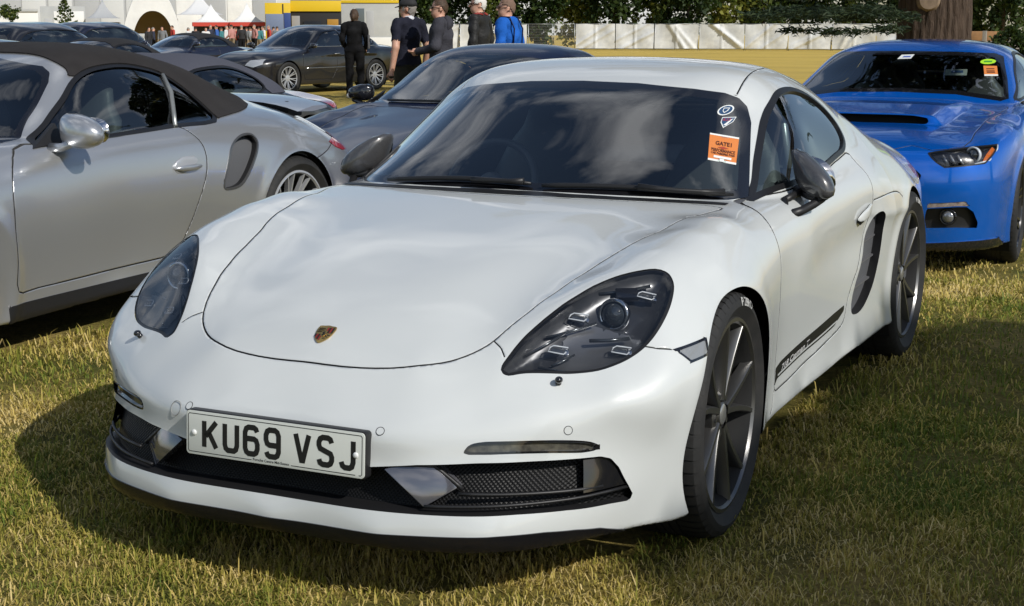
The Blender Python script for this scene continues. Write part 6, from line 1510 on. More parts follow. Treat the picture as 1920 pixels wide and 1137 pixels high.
# ---------------------------------------------------------------- things beyond the cars
def build_trees():
    leaf_mats(); rg = np.random.default_rng(11)
    kinds = ['dark', 'dark', 'mid', 'dark', 'lime', 'dark', 'mid', 'dark', 'lime', 'mid', 'dark', 'mid', 'dark', 'dark', 'mid']
    words = dict(dark='dense dark green tree', mid='leafy mid green tree', lime='bright yellow green tree')
    wheres = ['behind the capped man', 'behind the man in the grey hoodie', 'above the fence beside the white haired man', 'above the bare wire gate', 'over the white fence just right of the gate', 'above the second white fence panel', 'over the middle of the white fence', 'behind the middle fence panels', 'with sunlit leaves above the fence', 'left of the cedar boughs', 'behind the cedar boughs', 'just left of the thick trunk', 'right of the thick trunk', 'at the right edge of the view', 'between the thick trunk and the right edge']
    for k, px in enumerate((765, 845, 930, 1005, 1085, 1150, 1225, 1290, 1355, 1430, 1510, 1600, 1705, 1880, 1818)):
        D = 123+4*rg.random(); kd = kinds[k]
        hedge_tree(px, D, 8+2*rg.random(), 5.2, kd, words[kd]+' '+wheres[k], 100+k, 75, 55, .42)
    # broad cedar whose trunk shows behind the blue car
    mb = bark_material()
    b = spot(1752, 27); root = empty('cedar_tree', b, .3, 'old cedar with thick ridged brown trunk behind the blue car', 'tree')
    cedar_trunk(root, 16, .60, .22, mb)
    vdir = (Vector((CAM_P[0], CAM_P[1], 0))-Vector((b.x, b.y, 0))).normalized(); inv = Matrix.Rotation(-.3, 3, 'Z'); vd = inv@vdir
    c = vd*.56+Vector((0, 0, 1.83)); q = vd.to_track_quat('Z', 'Y').to_matrix().to_4x4(); side = vd.cross(Vector((0, 0, 1)))
    MB().lathe([(0, .05), (.15, .05), (.165, .03), (.20, -.05), (.30, -.18)], 24, Matrix.Translation(c+side*.10)@q).build('sawn_stub', mat('sawn_wood', (.26, .19, .13), .9, var=(12, (.18, .13, .09))), root, auto=R_(25))
    limbs = []
    for k, (az, L, z0, z1) in enumerate(((2.6, 6.5, 3.6, 2.4), (3.3, 7.5, 4.6, 3.4), (2.0, 6, 4.4, 3.6), (1.0, 6, 5.2, 4.6), (-.2, 6, 5.0, 4.4), (-1.4, 6.5, 4.8, 4.2), (4.2, 6.5, 5.4, 4.6), (2.9, 5, 6.4, 6.0), (.5, 5, 6.6, 6.2), (-2.2, 5, 6.2, 5.9), (-.45, 8.5, 8.2, 7.6), (-.1, 9.0, 9.6, 9.0), (-.7, 8.0, 11.0, 10.4), (.1, 8.0, 12.4, 11.8), (-.4, 7.0, 13.8, 13.2), (1.2, 6.5, 9.0, 8.6), (2.4, 7.0, 9.6, 9.0), (3.6, 7.0, 9.2, 8.8), (-1.8, 6.5, 9.8, 9.2), (2.0, 5.5, 12.0, 11.6), (4.4, 5.5, 12.4, 12.0), (.8, 4, 15, 14.6), (3.2, 4, 14.6, 14.2))):
        d = Vector((math.cos(az), math.sin(az), 0)); p = [d*.3+Vector((0, 0, z0)), d*L*.35+Vector((0, 0, z0+.15)), d*L*.7+Vector((0, 0, (z0+z1)/2)), d*L+Vector((0, 0, z1))]
        MB().tube(p, [.17, .12, .08, .03], 8).build('limb', mb, root, True); limbs.append((d, L, z0, z1, az))
    P = []
    for d, L, z0, z1, az in limbs:
        for t in (.45, .75, 1.0):
            c = d*L*t; zc = z0+(z1-z0)*t
            P.append(cedar_plate(rg, (c.x, c.y, zc), 2.9, 1.25, az+rg.uniform(-.3, .3), 800, .16))
    # low boughs that hang in front of the fence, left of the trunk
    for px, D, z, L, W, n in ((1480, 24, 1.62, 2.0, .55, 700), (1560, 25, 1.70, 2.4, .7, 1000), (1640, 25.5, 1.62, 1.6, .7, 800), (1530, 26, 1.98, 2.6, .8, 1000), (1620, 26.5, 2.0, 2.0, .9, 900), (1585, 24, 1.34, 1.0, .28, 260), (1668, 24.5, 1.38, .8, .3, 240), (1500, 25, 1.35, .8, .2, 160)):
        w = spot(px, D, z)-Vector(b); w = inv@w; P.append(cedar_plate(rg, tuple(w), L, W, math.atan2(w.y, w.x)+rg.uniform(-.3, .3), n, .22))
    P = np.concatenate(P); leaf_mesh('crown', P, .15, M_LEAF[0]['cedar'], root, flat=.6, seed=8, aspect=.16, up=.1)
    # a third cedar off to the right reaches over the blue car
    root = empty('cedar_tree', (10.5, 10.2, -.13), 0, 'cedar outside the view, reaching over the blue coupe', 'tree'); cedar_trunk(root, 10, .5, .25, mb, 36, 20); Q = []; rq = np.random.default_rng(31)
    for cx_, cy_, cz_, L_, W_, az_, n_ in ((-9.4, -1.9, 4.4, 3.4, 1.3, 3.0, 2600), (-11.2, -1.5, 4.5, 3.4, 1.4, 3.0, 2600), (-10.6, -.4, 4.9, 3.4, 1.3, 2.7, 2600), (-12.0, -2.4, 4.8, 3.0, 1.2, 3.2, 2400), (-8.4, -.8, 5.0, 3.0, 1.2, 3.0, 1800), (2.5, 1.5, 7.2, 4.2, 1.4, .8, 1200), (3, -1.5, 7.4, 4.0, 1.3, -.7, 1200)):
        Q.append(cedar_plate(rq, (cx_, cy_, cz_), L_, W_, az_, n_, .10)); MB().tube([(0, 0, cz_+.2), (cx_*.5, cy_*.5, cz_+.2), (cx_, cy_, cz_)], [.14, .09, .03], 7).build('limb', mb, root, True)
    leaf_mesh('crown', np.concatenate(Q), .22, M_LEAF[0]['cedar'], root, flat=.5, seed=19, aspect=.4, up=.1)
    # the cedar beside the camera that shades the grass right of the white car
    root = empty('cedar_tree', (9.5, -9.0, 0), 0, 'cedar outside the view to the right, seen mirrored in the side windows', 'tree')
    cedar_trunk(root, 12, .65, .30, mb, 40, 24)
    P = []; rg = np.random.default_rng(21)
    off = np.array([math.sin(SUN_AZ), math.cos(SUN_AZ)])*math.cos(SUN_EL)/math.sin(SUN_EL)
    for gx, gy, h, L, W, az, n in SHADE_TIERS:
        c = (gx+off[0]*h-9.5, gy+off[1]*h+9.0, h)
        P.append(cedar_plate(rg, c, L, W, az, n, .10))
        MB().tube([(0, 0, h+.3), (c[0]*.5, c[1]*.5, h+.25), (c[0]*1.0, c[1]*1.0, h)], [.16, .10, .03], 7).build('limb', mb, root, True)
    P = np.concatenate(P); leaf_mesh('crown', P, .34, M_LEAF[0]['cedar'], root, flat=.5, seed=9, aspect=.5, up=.1)
# (ground x, ground y, height, length, width, direction, tufts): where each tier's shadow falls
SHADE_TIERS = [(1.45, .9, 6.5, 3.0, .85, 1.55, 4600), (1.4, 2.3, 6.8, 2.0, .85, 1.6, 3600), (2.3, .3, 6.3, 3.6, .9, 1.5, 3600), (3.2, 1.2, 7.4, 4.6, 1.2, 1.5, 3600), (2.4, -1.5, 6.2, 3.0, 1.1, 1.2, 3000), (4.4, .6, 8.0, 4.8, 1.3, 1.6, 3000), (3.6, -2.4, 7.2, 4.0, 1.3, 1.0, 2600), (5.4, 1.0, 9.0, 4.5, 1.3, 1.4, 2200), (6.4, -.5, 10.0, 4.2, 1.3, 1.2, 2000), (4.6, 2.6, 8.4, 2.6, 1.0, 1.8, 1800)]
def fence_panel(a, b, h, sheet, k, label, group):
    a = Vector(a); b = Vector(b); d = (b-a); L = d.length; d.normalize(); root = empty('fence_panel', a, math.atan2(d.y, d.x), label, 'fence panel', group)
    root.location.z = min(a.z, b.z)
    g = mat('galvanised', (.42, .43, .43), .45, .8)
    for x in (0.03, L-.03): MB().tube([(x, 0, -.15), (x, 0, h)], .028, 6).build('post', g, root, True)
    for z in (.12, h-.02): MB().tube([(.03, 0, z), (L-.03, 0, z)], .02, 6).build('rail', g, root, True)
    if sheet:
        rg = np.random.default_rng(50+k); nx, nz = 30, 16; v = []
        fx, fz = rg.uniform(.3, .7), rg.uniform(.2, .8); an = rg.uniform(-1.0, 1.0)
        for i in range(nx+1):
            for j in range(nz+1):
                x = L*i/nx; z = .14+(h-.18)*j/nz
                u = (i/nx-fx)*math.cos(an)+(j/nz-fz)*math.sin(an)
                y = .16*math.exp(-(u/.05)**2)+.12*math.exp(-((i/nx-fz+(j/nz-.5)*an*1.4)/.05)**2)+.10*math.exp(-((i/nx-.5)/.02)**2)+.08*math.sin(i/nx*9+k)*math.sin(j/nz*3+k)
                v.append((x, -.05-y, z-.03*math.sin(i/nx*math.pi*3+k)*(j == nz)))
        f = [(i*(nz+1)+j, (i+1)*(nz+1)+j, (i+1)*(nz+1)+j+1, i*(nz+1)+j+1) for i in range(nx) for j in range(nz)]
        MB().add(v, f).build('white_sheet', mat('white_sheeting', (.62, .63, .62), .55, var=(2.5, (.50, .51, .51)), bump=(9, .25, .02)), root, True)
    else:
        b_ = MB()
        for i in range(1, 22): b_.tube([(L*i/22, 0, .12), (L*i/22, 0, h)], .006, 4)
        for j in range(1, 9): b_.tube([(.03, .01, .12+(h-.14)*j/9), (L-.03, .01, .12+(h-.14)*j/9)], .005, 4)
        o = b_.build('wire_mesh', g, root); tag(o, kind='stuff')
def build_fence():
    edges = [(622, 660, 1), (660, 692, 1), (692, 728, 1), (728, 790, 1), (790, 862, 1), (862, 926, 1), (926, 990, 1), (990, 1038, 0), (1038, 1080, 0), (1080, 1155, 1), (1155, 1228, 1), (1228, 1312, 1), (1312, 1398, 1), (1398, 1480, 1), (1480, 1562, 1), (1562, 1645, 1), (1645, 1728, 1)]
    say = ['left of the person in black', 'behind the person in black', 'just right of the person in black', 'left of the capped man', 'between the capped man and the man in the hoodie', 'between the hoodie and the black jacket', 'right of the man in the blue jacket', 'left of two at the open gate', 'right of two at the open gate', 'first right of the wire gate', 'second right of the wire gate', 'third right of the wire gate', 'fourth right of the wire gate', 'fifth right of the wire gate', 'under the tip of the cedar boughs', 'under the cedar boughs', 'beside the thick trunk']
    for k, (p, q, sh) in enumerate(edges):
        D = 117 if p > 990 else 119+.010*(990-p)*.3
        fence_panel(spot(p, D), spot(q-1.5, D), 2.0, sh, k, ('white sheeted fence panel ' if sh else 'bare wire fence panel ')+say[k], 'temporary fence panels along the field')
def frame_tent(px0, px1, D, eave, peak, m, label, trim=None, legs=True, walls=False, peaks=1):
    a = spot(px0, D); b = spot(px1, D); d = b-a; L = d.length; root = empty('gazebo', a, math.atan2(d.y, d.x), label, 'tent'); root.location.z = min(a.z, b.z); Wd = L/peaks
    for p in range(peaks):
        v = []; nr = 7
        for i in range(nr):
            t = i/(nr-1); r = (1-t)**.62 if t < 1 else 0; z = eave+(peak-eave)*(t**1.7)
            for k in range(24):
                a_ = k/24*4; s = int(a_) % 4; u = a_-int(a_)
                q = [(-1, -1), (1, -1), (1, 1), (-1, 1), (-1, -1)]; x = q[s][0]+(q[s+1][0]-q[s][0])*u; y = q[s][1]+(q[s+1][1]-q[s][1])*u
                v.append((Wd*p+Wd/2+x*Wd/2*(1-t)**1.15, L/peaks/2+y*Wd/2*(1-t)**1.15, z))
        f = [(i*24+k, i*24+(k+1) % 24, (i+1)*24+(k+1) % 24, (i+1)*24+k) for i in range(nr-1) for k in range(24)]
        MB().add(v, f).build('canopy', m, root, True)
        if trim: 
            for y in (0, Wd): MB().box((Wd*p+.02, y-.012, eave-.26), (Wd*p+Wd-.02, y+.012, eave-.005)).build('valance', trim, root)
            for x in (Wd*p, Wd*p+Wd): MB().box((x-.012, .03, eave-.26), (x+.012, Wd-.03, eave-.005)).build('valance', trim, root)
        if legs:
            for x in (Wd*p+.05, Wd*p+Wd-.05):
                for y in (.05, Wd-.05): MB().box((x-.04, y-.04, -.3), (x+.04, y+.04, eave-.28)).build('leg', mat('white_frame', (.6, .6, .6), .5), root)
    if walls: MB().box((.06, Wd-.10, -.2), (L-.06, Wd-.07, eave-.27)).build('back_wall', mat('tent_back', (.05, .045, .045), .8), root)
    return root
def star_tent(px0, px1, D, h, m):
    a = spot(px0, D); b = spot(px1, D); d = b-a; L = d.length; root = empty('marquee', a, math.atan2(d.y, d.x), 'big white marquee with an arched entrance at the far left', 'tent'); root.location.z = min(a.z, b.z)
    # front wall with a wide arch, curved roof behind
    n = 40; v = []; 
    for i in range(n+1):
        x = L*i/n; u = (x-L*.52)/(L*.36); lo = max(0, 1-abs(u)**2.2)**.5*2.75 if abs(u) < 1 else -.3
        edge = min(i, n-i)/(n*.5); hi = .2+h*min(1, (edge*1.5)**.55); hi = max(hi, lo+.05)
        v += [(x, 0, lo), (x, 0, hi)]
    f = [(2*i, 2*i+2, 2*i+3, 2*i+1) for i in range(n)]
    MB().add(v, f).build('front_wall', m, root, True)
    v2 = []
    for j in range(9):
        y = .02+4.5*j/8; k = 1-.25*(j/8)**2
        for i in range(n+1): x, _, z = v[2*i+1]; v2.append((L/2+(x-L/2)*k, y, z*k-.02+.18*math.sin(j/8*math.pi*2)))
    MB().add(v2, [(j*(n+1)+i, j*(n+1)+i+1, (j+1)*(n+1)+i+1, (j+1)*(n+1)+i) for j in range(8) for i in range(n)]).build('roof', m, root, True)
    MB().box((.5, 4.2, -.3), (L-.5, 4.3, 2.9)).build('back_wall', mat('canvas_tan', (.30, .22, .12), .8), root)
    return root
def box_thing(name, px0, px1, D, z0, z1, dep, m, label, cat, parts=(), bevel=.03):
    a = spot(px0, D); b = spot(px1, D); d = b-a; L = d.length; root = empty(name, a, math.atan2(d.y, d.x), label, cat); root.location.z = min(a.z, b.z)
    MB().box((0, 0, z0), (L, dep, z1)).build('shell', m, root, bevel=bevel)
    for nm, x0, x1, q0, q1, mm, proud in parts: MB().box((L*x0, -proud, z0+(z1-z0)*q0), (L*x1, .05, z0+(z1-z0)*q1)).build(nm, mm, root, bevel=.008)
    return root
def build_backdrop():
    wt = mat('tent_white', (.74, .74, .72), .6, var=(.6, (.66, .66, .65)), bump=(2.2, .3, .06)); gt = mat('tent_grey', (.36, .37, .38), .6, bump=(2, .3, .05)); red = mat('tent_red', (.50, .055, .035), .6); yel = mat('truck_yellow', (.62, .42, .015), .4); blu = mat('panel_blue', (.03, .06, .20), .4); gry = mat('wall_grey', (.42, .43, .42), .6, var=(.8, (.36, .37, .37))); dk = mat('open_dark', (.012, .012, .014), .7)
    M_w = mat('panel_white', (.68, .68, .66), .5)
    star_tent(226, 342, 104, 4.2, wt)
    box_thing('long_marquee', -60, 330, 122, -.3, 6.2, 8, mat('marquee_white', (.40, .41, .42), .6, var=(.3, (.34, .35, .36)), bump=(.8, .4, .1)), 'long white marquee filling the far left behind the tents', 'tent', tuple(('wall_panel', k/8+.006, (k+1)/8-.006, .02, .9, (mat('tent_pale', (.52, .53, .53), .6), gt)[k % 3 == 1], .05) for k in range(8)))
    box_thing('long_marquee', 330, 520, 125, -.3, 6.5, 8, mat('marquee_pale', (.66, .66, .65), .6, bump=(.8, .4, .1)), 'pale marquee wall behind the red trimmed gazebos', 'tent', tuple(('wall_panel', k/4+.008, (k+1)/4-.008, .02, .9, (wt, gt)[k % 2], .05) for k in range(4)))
    box_thing('service_building', 500, 760, 128, -.3, 7, 6, mat('building_pale', (.55, .55, .53), .7, var=(.4, (.48, .48, .47))), 'pale building behind the show truck and the site cabin', 'building', (('window', .55, .62, .6, .8, dk, .03), ('window', .72, .79, .6, .8, dk, .03)))
    frame_tent(360, 432, 103, 2.0, 3.2, wt, 'white gazebo with red valance next to the arched marquee', red, walls=True); frame_tent(430, 497, 102, 2.0, 3.25, wt, 'white gazebo with red valance beside the yellow stand', red, walls=True)
    frame_tent(330, 420, 112, 2.6, 4.2, mat('tent_far', (.60, .60, .60), .6), 'pale peaked tent behind the red trimmed gazebos')
    frame_tent(160, 226, 107, 2.3, 3.6, gt, 'grey sided tent left of the arched marquee', walls=True)
    box_thing('hospitality_unit', -30, 72, 106, -.2, 2.9, 4, M_w, 'long white hospitality unit at the far left', 'cabin', (('window_band', .05, .95, .30, .50, dk, .02), ('counter', .1, .9, .24, .30, mat('counter_wood', (.2, .15, .1), .6), .25), ('roof_edge', 0, 1, .94, 1.0, gry, .10)))
    box_thing('hospitality_unit', 76, 160, 108, -.2, 3.1, 4, gry, 'grey and white trailer between the white unit and the tents', 'trailer', (('white_panel', .30, .97, .1, .9, M_w, .02), ('door', .08, .25, 0.05, .75, gt, .02)))
    box_thing('long_awning', -30, 228, 99, 1.3, 1.75, 1.2, mat('awning_white', (.72, .72, .70), .6), 'low white roof line running behind the dark parked cars', 'awning')
    box_thing('container', 228, 272, 98, -.3, 1.25, 2.5, mat('container_grey', (.38, .39, .38), .5), 'small pale grey container by the arched marquee', 'container', (('door', .08, .92, .06, .92, mat('container_door', (.33, .34, .33), .5), .02),))
    box_thing('display_stand', 497, 545, 100, -.3, 3.2, 3, yel, 'yellow display stand with blue panels beside the gazebos', 'stand', (('blue_panel', .02, .72, .50, .80, mat('panel_slate', (.16, .20, .30), .4), .03), ('blue_panel', .74, 1.0, .50, .82, blu, .03), ('gap', .68, .73, .1, .98, dk, .02)))
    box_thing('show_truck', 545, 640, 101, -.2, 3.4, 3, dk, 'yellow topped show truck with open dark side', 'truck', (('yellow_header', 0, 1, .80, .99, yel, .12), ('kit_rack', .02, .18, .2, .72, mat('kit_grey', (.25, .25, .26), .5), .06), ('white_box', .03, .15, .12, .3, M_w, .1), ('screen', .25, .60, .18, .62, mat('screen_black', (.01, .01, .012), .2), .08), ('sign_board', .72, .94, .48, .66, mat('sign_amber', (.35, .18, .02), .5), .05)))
    box_thing('white_van', 618, 660, 96, .35, 1.75, 1.9, M_w, 'white van cab in front of the show truck', 'van', (('windscreen', .1, .75, .52, .9, dk, .02), ('bumper', 0, 1, .0, .12, gry, .05)), .12)
    box_thing('site_cabin', 640, 748, 110, -.3, 3.6, 5, gry, 'pale grey site cabin with a small window, left of the trees', 'cabin', (('window', .25, .40, .55, .85, mat('window_dark', (.10, .12, .13), .2), .02), ('door', .44, .56, .1, .8, gt, .02), ('base_skirt', 0, 1, 0, .33, M_w, .06), ('roof_edge', 0, 1, .95, 1.0, yel, .08)))
    # far right: timber hoarding, wall and bush
    box_thing('timber_hoarding', 1806, 1880, 60, .97, 1.34, .3, mat('raw_timber', (.42, .22, .09), .8, var=(3, (.30, .16, .07))), 'orange timber boarding to the right of the thick trunk', 'hoarding')
    box_thing('low_wall', 1790, 1990, 58.5, -.6, .98, .3, mat('weathered_boards', (.34, .32, .29), .9, var=(4, (.24, .23, .21))), 'weathered grey boards below the timber hoarding', 'fence')
    for px, lab in ((1848, 'left of two grey posts right of the trunk'), (1898, 'right of two grey posts right of the trunk')):
        b = spot(px, 57); r = empty('post', b, 0, 'slim weathered post, '+lab, 'post'); MB().box((-.07, -.07, -.5), (.07, .07, 1.35)).build('shaft', mat('post_wood', (.25, .23, .2), .9), r, bevel=.01)
    b = spot(1903, 52); r = empty('bush', b, 0, 'dark rounded bush at the right edge behind the blue car', 'bush')
    P, t = clump_points(np.random.default_rng(77), 40, 50, (0, 0, .75), (.75, .7, .65), (.22, .22, .16), .4); P = P[P[:, 2] > 0]; leaf_mesh('crown', P, .16, M_LEAF[0]['dark'], r, seed=4)
    for px, D, h, kind, lab, nm in ((20, 101, 2.9, 'mid', 'small round green tree in front of the white unit', 'young_tree'), (122, 100, 3.2, 'mid', 'thin young conifer in front of the grey trailer', 'conifer')):
        b = spot(px, D); r = empty(nm, b, 0, lab, 'tree'); MB().tube([(0, 0, -.3), (0, 0, h*.8)], [.06, .02], 6).build('trunk', MATS['bark_far'], r, True)
        if nm == 'young_tree': P, t = clump_points(np.random.default_rng(5), 22, 40, (0, 0, 2.6), (.6, .5, .5), (.2, .2, .16), .3)
        else:
            rg = np.random.default_rng(6); P = []
            for k in range(14):
                z = 1.0+k*.18; L_ = 1.15*(1-k/15); az = rg.uniform(0, 6.28)
                for sg in (0, 2.2, 4.1): u = rg.random(26)*L_; P.append(np.c_[np.cos(az+sg)*u, np.sin(az+sg)*u, z+.25*(u/max(L_, .1))**2*.5+rg.normal(size=26)*.04])
            P = np.concatenate(P)
        leaf_mesh('crown', P, .17, M_LEAF[0][kind], r, seed=5)
# ---------------------------------------------------------------- people
def seg_dist(P, a, b, ra, rb, sy=1.0):
    """tapered capsule; sy squashes front to back"""
    a = np.array(a, float); b = np.array(b, float); Q = P.copy(); Q[:, 1] = Q[:, 1]/sy; a = a*[1, 1/sy, 1]; b = b*[1, 1/sy, 1]
    ab = b-a; t = np.clip(((Q-a)@ab)/(ab@ab), 0, 1); d = np.linalg.norm(Q-a-t[:, None]*ab, axis=1)
    return (d-(ra+(rb-ra)*t))*min(1, sy+.25)
def ell_dist(P, c, r):
    q = (P-np.array(c))/np.array(r); k = np.linalg.norm(q, axis=1); return (k-1)*min(r)
def person_field(J):
    """J: joints; front of the body looks along -y, x to its left"""
    def fn(P):
        H = J['head']; hm = J['headm']
        d = seg_dist(P, J['pelvis']-np.array([.07, 0, 0]), J['pelvis']+np.array([.07, 0, 0]), .105*J['bulk'], .105*J['bulk'], .85)
        d = smin(d, seg_dist(P, J['pelvis']+np.array([0, -.005, .06]), J['chest'], .135*J['bulk'], .150*J['bulk'], .78), .08)
        d = smin(d, seg_dist(P, J['shL']*.72+J['shR']*.28, J['shR']*.72+J['shL']*.28, .085, .085, .9), .08)
        d = smin(d, seg_dist(P, J['chest']+np.array([0, 0, .12]), H-np.array([0, -.01, .08]), .070, .056), .05)
        for s in 'LR':
            d = smin(d, seg_dist(P, J['sh'+s], J['el'+s], .060*J['arm'], .046*J['arm']), .05); d = smin(d, seg_dist(P, J['el'+s], J['wr'+s], .045*J['arm'], .030*J['arm']), .02)
            d = smin(d, ell_dist(P, J['wr'+s]+(J['wr'+s]-J['el'+s])/np.linalg.norm(J['wr'+s]-J['el'+s])*.05, (.030, .038, .05)), .02)
            d = smin(d, seg_dist(P, J['hip'+s], J['kn'+s], .092*J['bulk'], .062), .05); d = smin(d, seg_dist(P, J['kn'+s], J['an'+s], .060, .042), .03)
            d = smin(d, seg_dist(P, J['an'+s]+np.array([0, .02, -.045]), J['an'+s]+hm@np.array([0, -.15, -.055]) if False else J['an'+s]+np.array([0, -.15, -.055]), .045, .036), .03)
        Q = (P-H)@hm      # head frame
        h = ell_dist(Q, (0, .01, .02), (.076, .096, .112)); h = smin(h, ell_dist(Q, (0, -.025, -.055), (.056, .066, .068)), .035)
        h = smin(h, seg_dist(Q, (0, -.088, .015), (0, -.108, -.018), .010, .015), .012)
        h = smin(h, ell_dist(Q, (0, -.080, -.062), (.024, .014, .008)), .008)
        for sx in (-1, 1): h = smin(h, ell_dist(Q, (sx*.078, .012, -.005), (.010, .020, .032)), .010); h = smax(h, -ell_dist(Q, (sx*.030, -.092, .018), (.017, .012, .010)), .012)
        return smin(d, h, .035)
    return fn
def nets_full(fn, lo, hi, h):
    """closed surface over the whole box (no mirror symmetry)"""
    lo = np.array(lo); shift = lo[0]-h
    f2 = lambda x, y, z: fn(np.c_[x, y, z])
    nx, ny, nz = [int((hi[k]-lo[k])/h)+2 for k in range(3)]
    ax = [lo[k]+np.arange(n)*h for k, n in ((0, nx), (1, ny), (2, nz))]
    G = np.stack(np.meshgrid(*ax, indexing='ij'), -1).reshape(-1, 3); F = fn(G).reshape(nx, ny, nz); S = F < 0
    c = sum(S[a:nx-1+a, b:ny-1+b, d:nz-1+d].astype(np.int8) for a in (0, 1) for b in (0, 1) for d in (0, 1)); act = (c > 0) & (c < 8)
    idx = -np.ones(act.shape, np.int64); cells = np.argwhere(act); idx[act] = np.arange(len(cells)); V = lo+(cells+.5)*h; quads = []
    for a in range(3):
        s0 = [slice(None)]*3; s1 = [slice(None)]*3; s0[a] = slice(0, -1); s1[a] = slice(1, None); A = S[tuple(s0)]; B = S[tuple(s1)]; e = np.argwhere(A != B); o = [k for k in range(3) if k != a]
        ok = np.ones(len(e), bool)
        for k in o: ok &= (e[:, k] >= 1) & (e[:, k] < F.shape[k]-1)
        e = e[ok]; sg = A[tuple(e.T)]
        def at(d0, d1): q = e.copy(); q[:, o[0]] += d0; q[:, o[1]] += d1; return idx[tuple(q.T)]
        q = np.c_[at(-1, -1), at(0, -1), at(0, 0), at(-1, 0)]; fl = sg if a != 1 else ~sg; q[~fl] = q[~fl][:, ::-1]; quads.append(q)
    Q = np.concatenate(quads)
    for _ in range(3):
        g = np.zeros_like(V); f0 = fn(V)
        for k in range(3): d = np.zeros(3); d[k] = 1e-3; g[:, k] = (fn(V+d)-f0)/1e-3
        st = (f0/np.maximum((g*g).sum(1), .1))[:, None]*g; L_ = np.linalg.norm(st, axis=1); V = V-st*np.minimum(1, h/np.maximum(L_, 1e-9))[:, None]
    Nn = g/np.maximum(np.linalg.norm(g, axis=1), 1e-6)[:, None]
    return Surf(V, np.r_[Q[:, [0, 1, 2]], Q[:, [0, 2, 3]]], Nn)
def joints(h=1.75, bulk=1.0, arm=1.0, lean=0.0, turn=0.0, nod=0.0, **kw):
    s = h/1.75; A = lambda *p: np.array(p)*s
    J = dict(pelvis=A(0, .02, .95), chest=A(0, .02+lean*.3, 1.28), head=A(0, -.01+lean, 1.60), shL=A(.185*bulk**.5, .02+lean*.6, 1.42), shR=A(-.185*bulk**.5, .02+lean*.6, 1.42),
             elL=A(.25, .05, 1.13), elR=A(-.25, .05, 1.13), wrL=A(.27, -.02, .88), wrR=A(-.27, -.02, .88), hipL=A(.095, .02, .92), hipR=A(-.095, .02, .92), knL=A(.11, 0, .50), knR=A(-.11, 0, .50), anL=A(.12, .03, .09), anR=A(-.12, .03, .09))
    for k, v in kw.items(): J[k] = A(*v)
    J['bulk'] = bulk; J['arm'] = arm
    c, s_ = math.cos(turn), math.sin(turn); cn, sn = math.cos(nod), math.sin(nod)
    J['headm'] = np.array([[c, -s_, 0], [s_, c, 0], [0, 0, 1]])@np.array([[1, 0, 0], [0, cn, -sn], [0, sn, cn]])
    return J
SKIN = lambda: mat('skin', (.56, .33, .24), .55, var=(18, (.48, .25, .17)))
def cloth(name, c, rough=.85): return mat(name, c, rough, spec=.15, bump=(34, .6, .012), var=(7, tuple(min(1, q*1.35+.004) for q in c)))
def hand(parent, w, e, sg, curl=.5):
    """palm and five unequal bent fingers"""
    w = Vector(w); d = (w-Vector(e)).normalized(); side = Vector((sg*.2, -1, 0)); side = (side-d*side.dot(d)).normalized(); n = d.cross(side)
    b = MB(); ell_loft(b, [(w+d*t, side*.036*k, n*.014) for t, k in ((.0, .7), (.03, .95), (.06, 1.05), (.085, 1.0))], 10)
    for i, (o, L) in enumerate(((.027, .065), (.009, .078), (-.009, .072), (-.026, .056))):
        p0 = w+d*.08+side*o; p1 = p0+d*L*.45*math.cos(curl*.5)+n*L*.3*math.sin(curl)*sg; p2 = p1+d*L*.5*math.cos(curl*1.6)+n*L*.5*math.sin(curl*1.6)*sg; b.tube([p0, p1, p2], [.0095, .0085, .007], 6)
    p0 = w+d*.03+side*.030; b.tube([p0, p0+d*.035+side*.025, p0+d*.065+side*.028], [.012, .010, .008], 6)
    b.build('hand', SKIN(), parent, True)
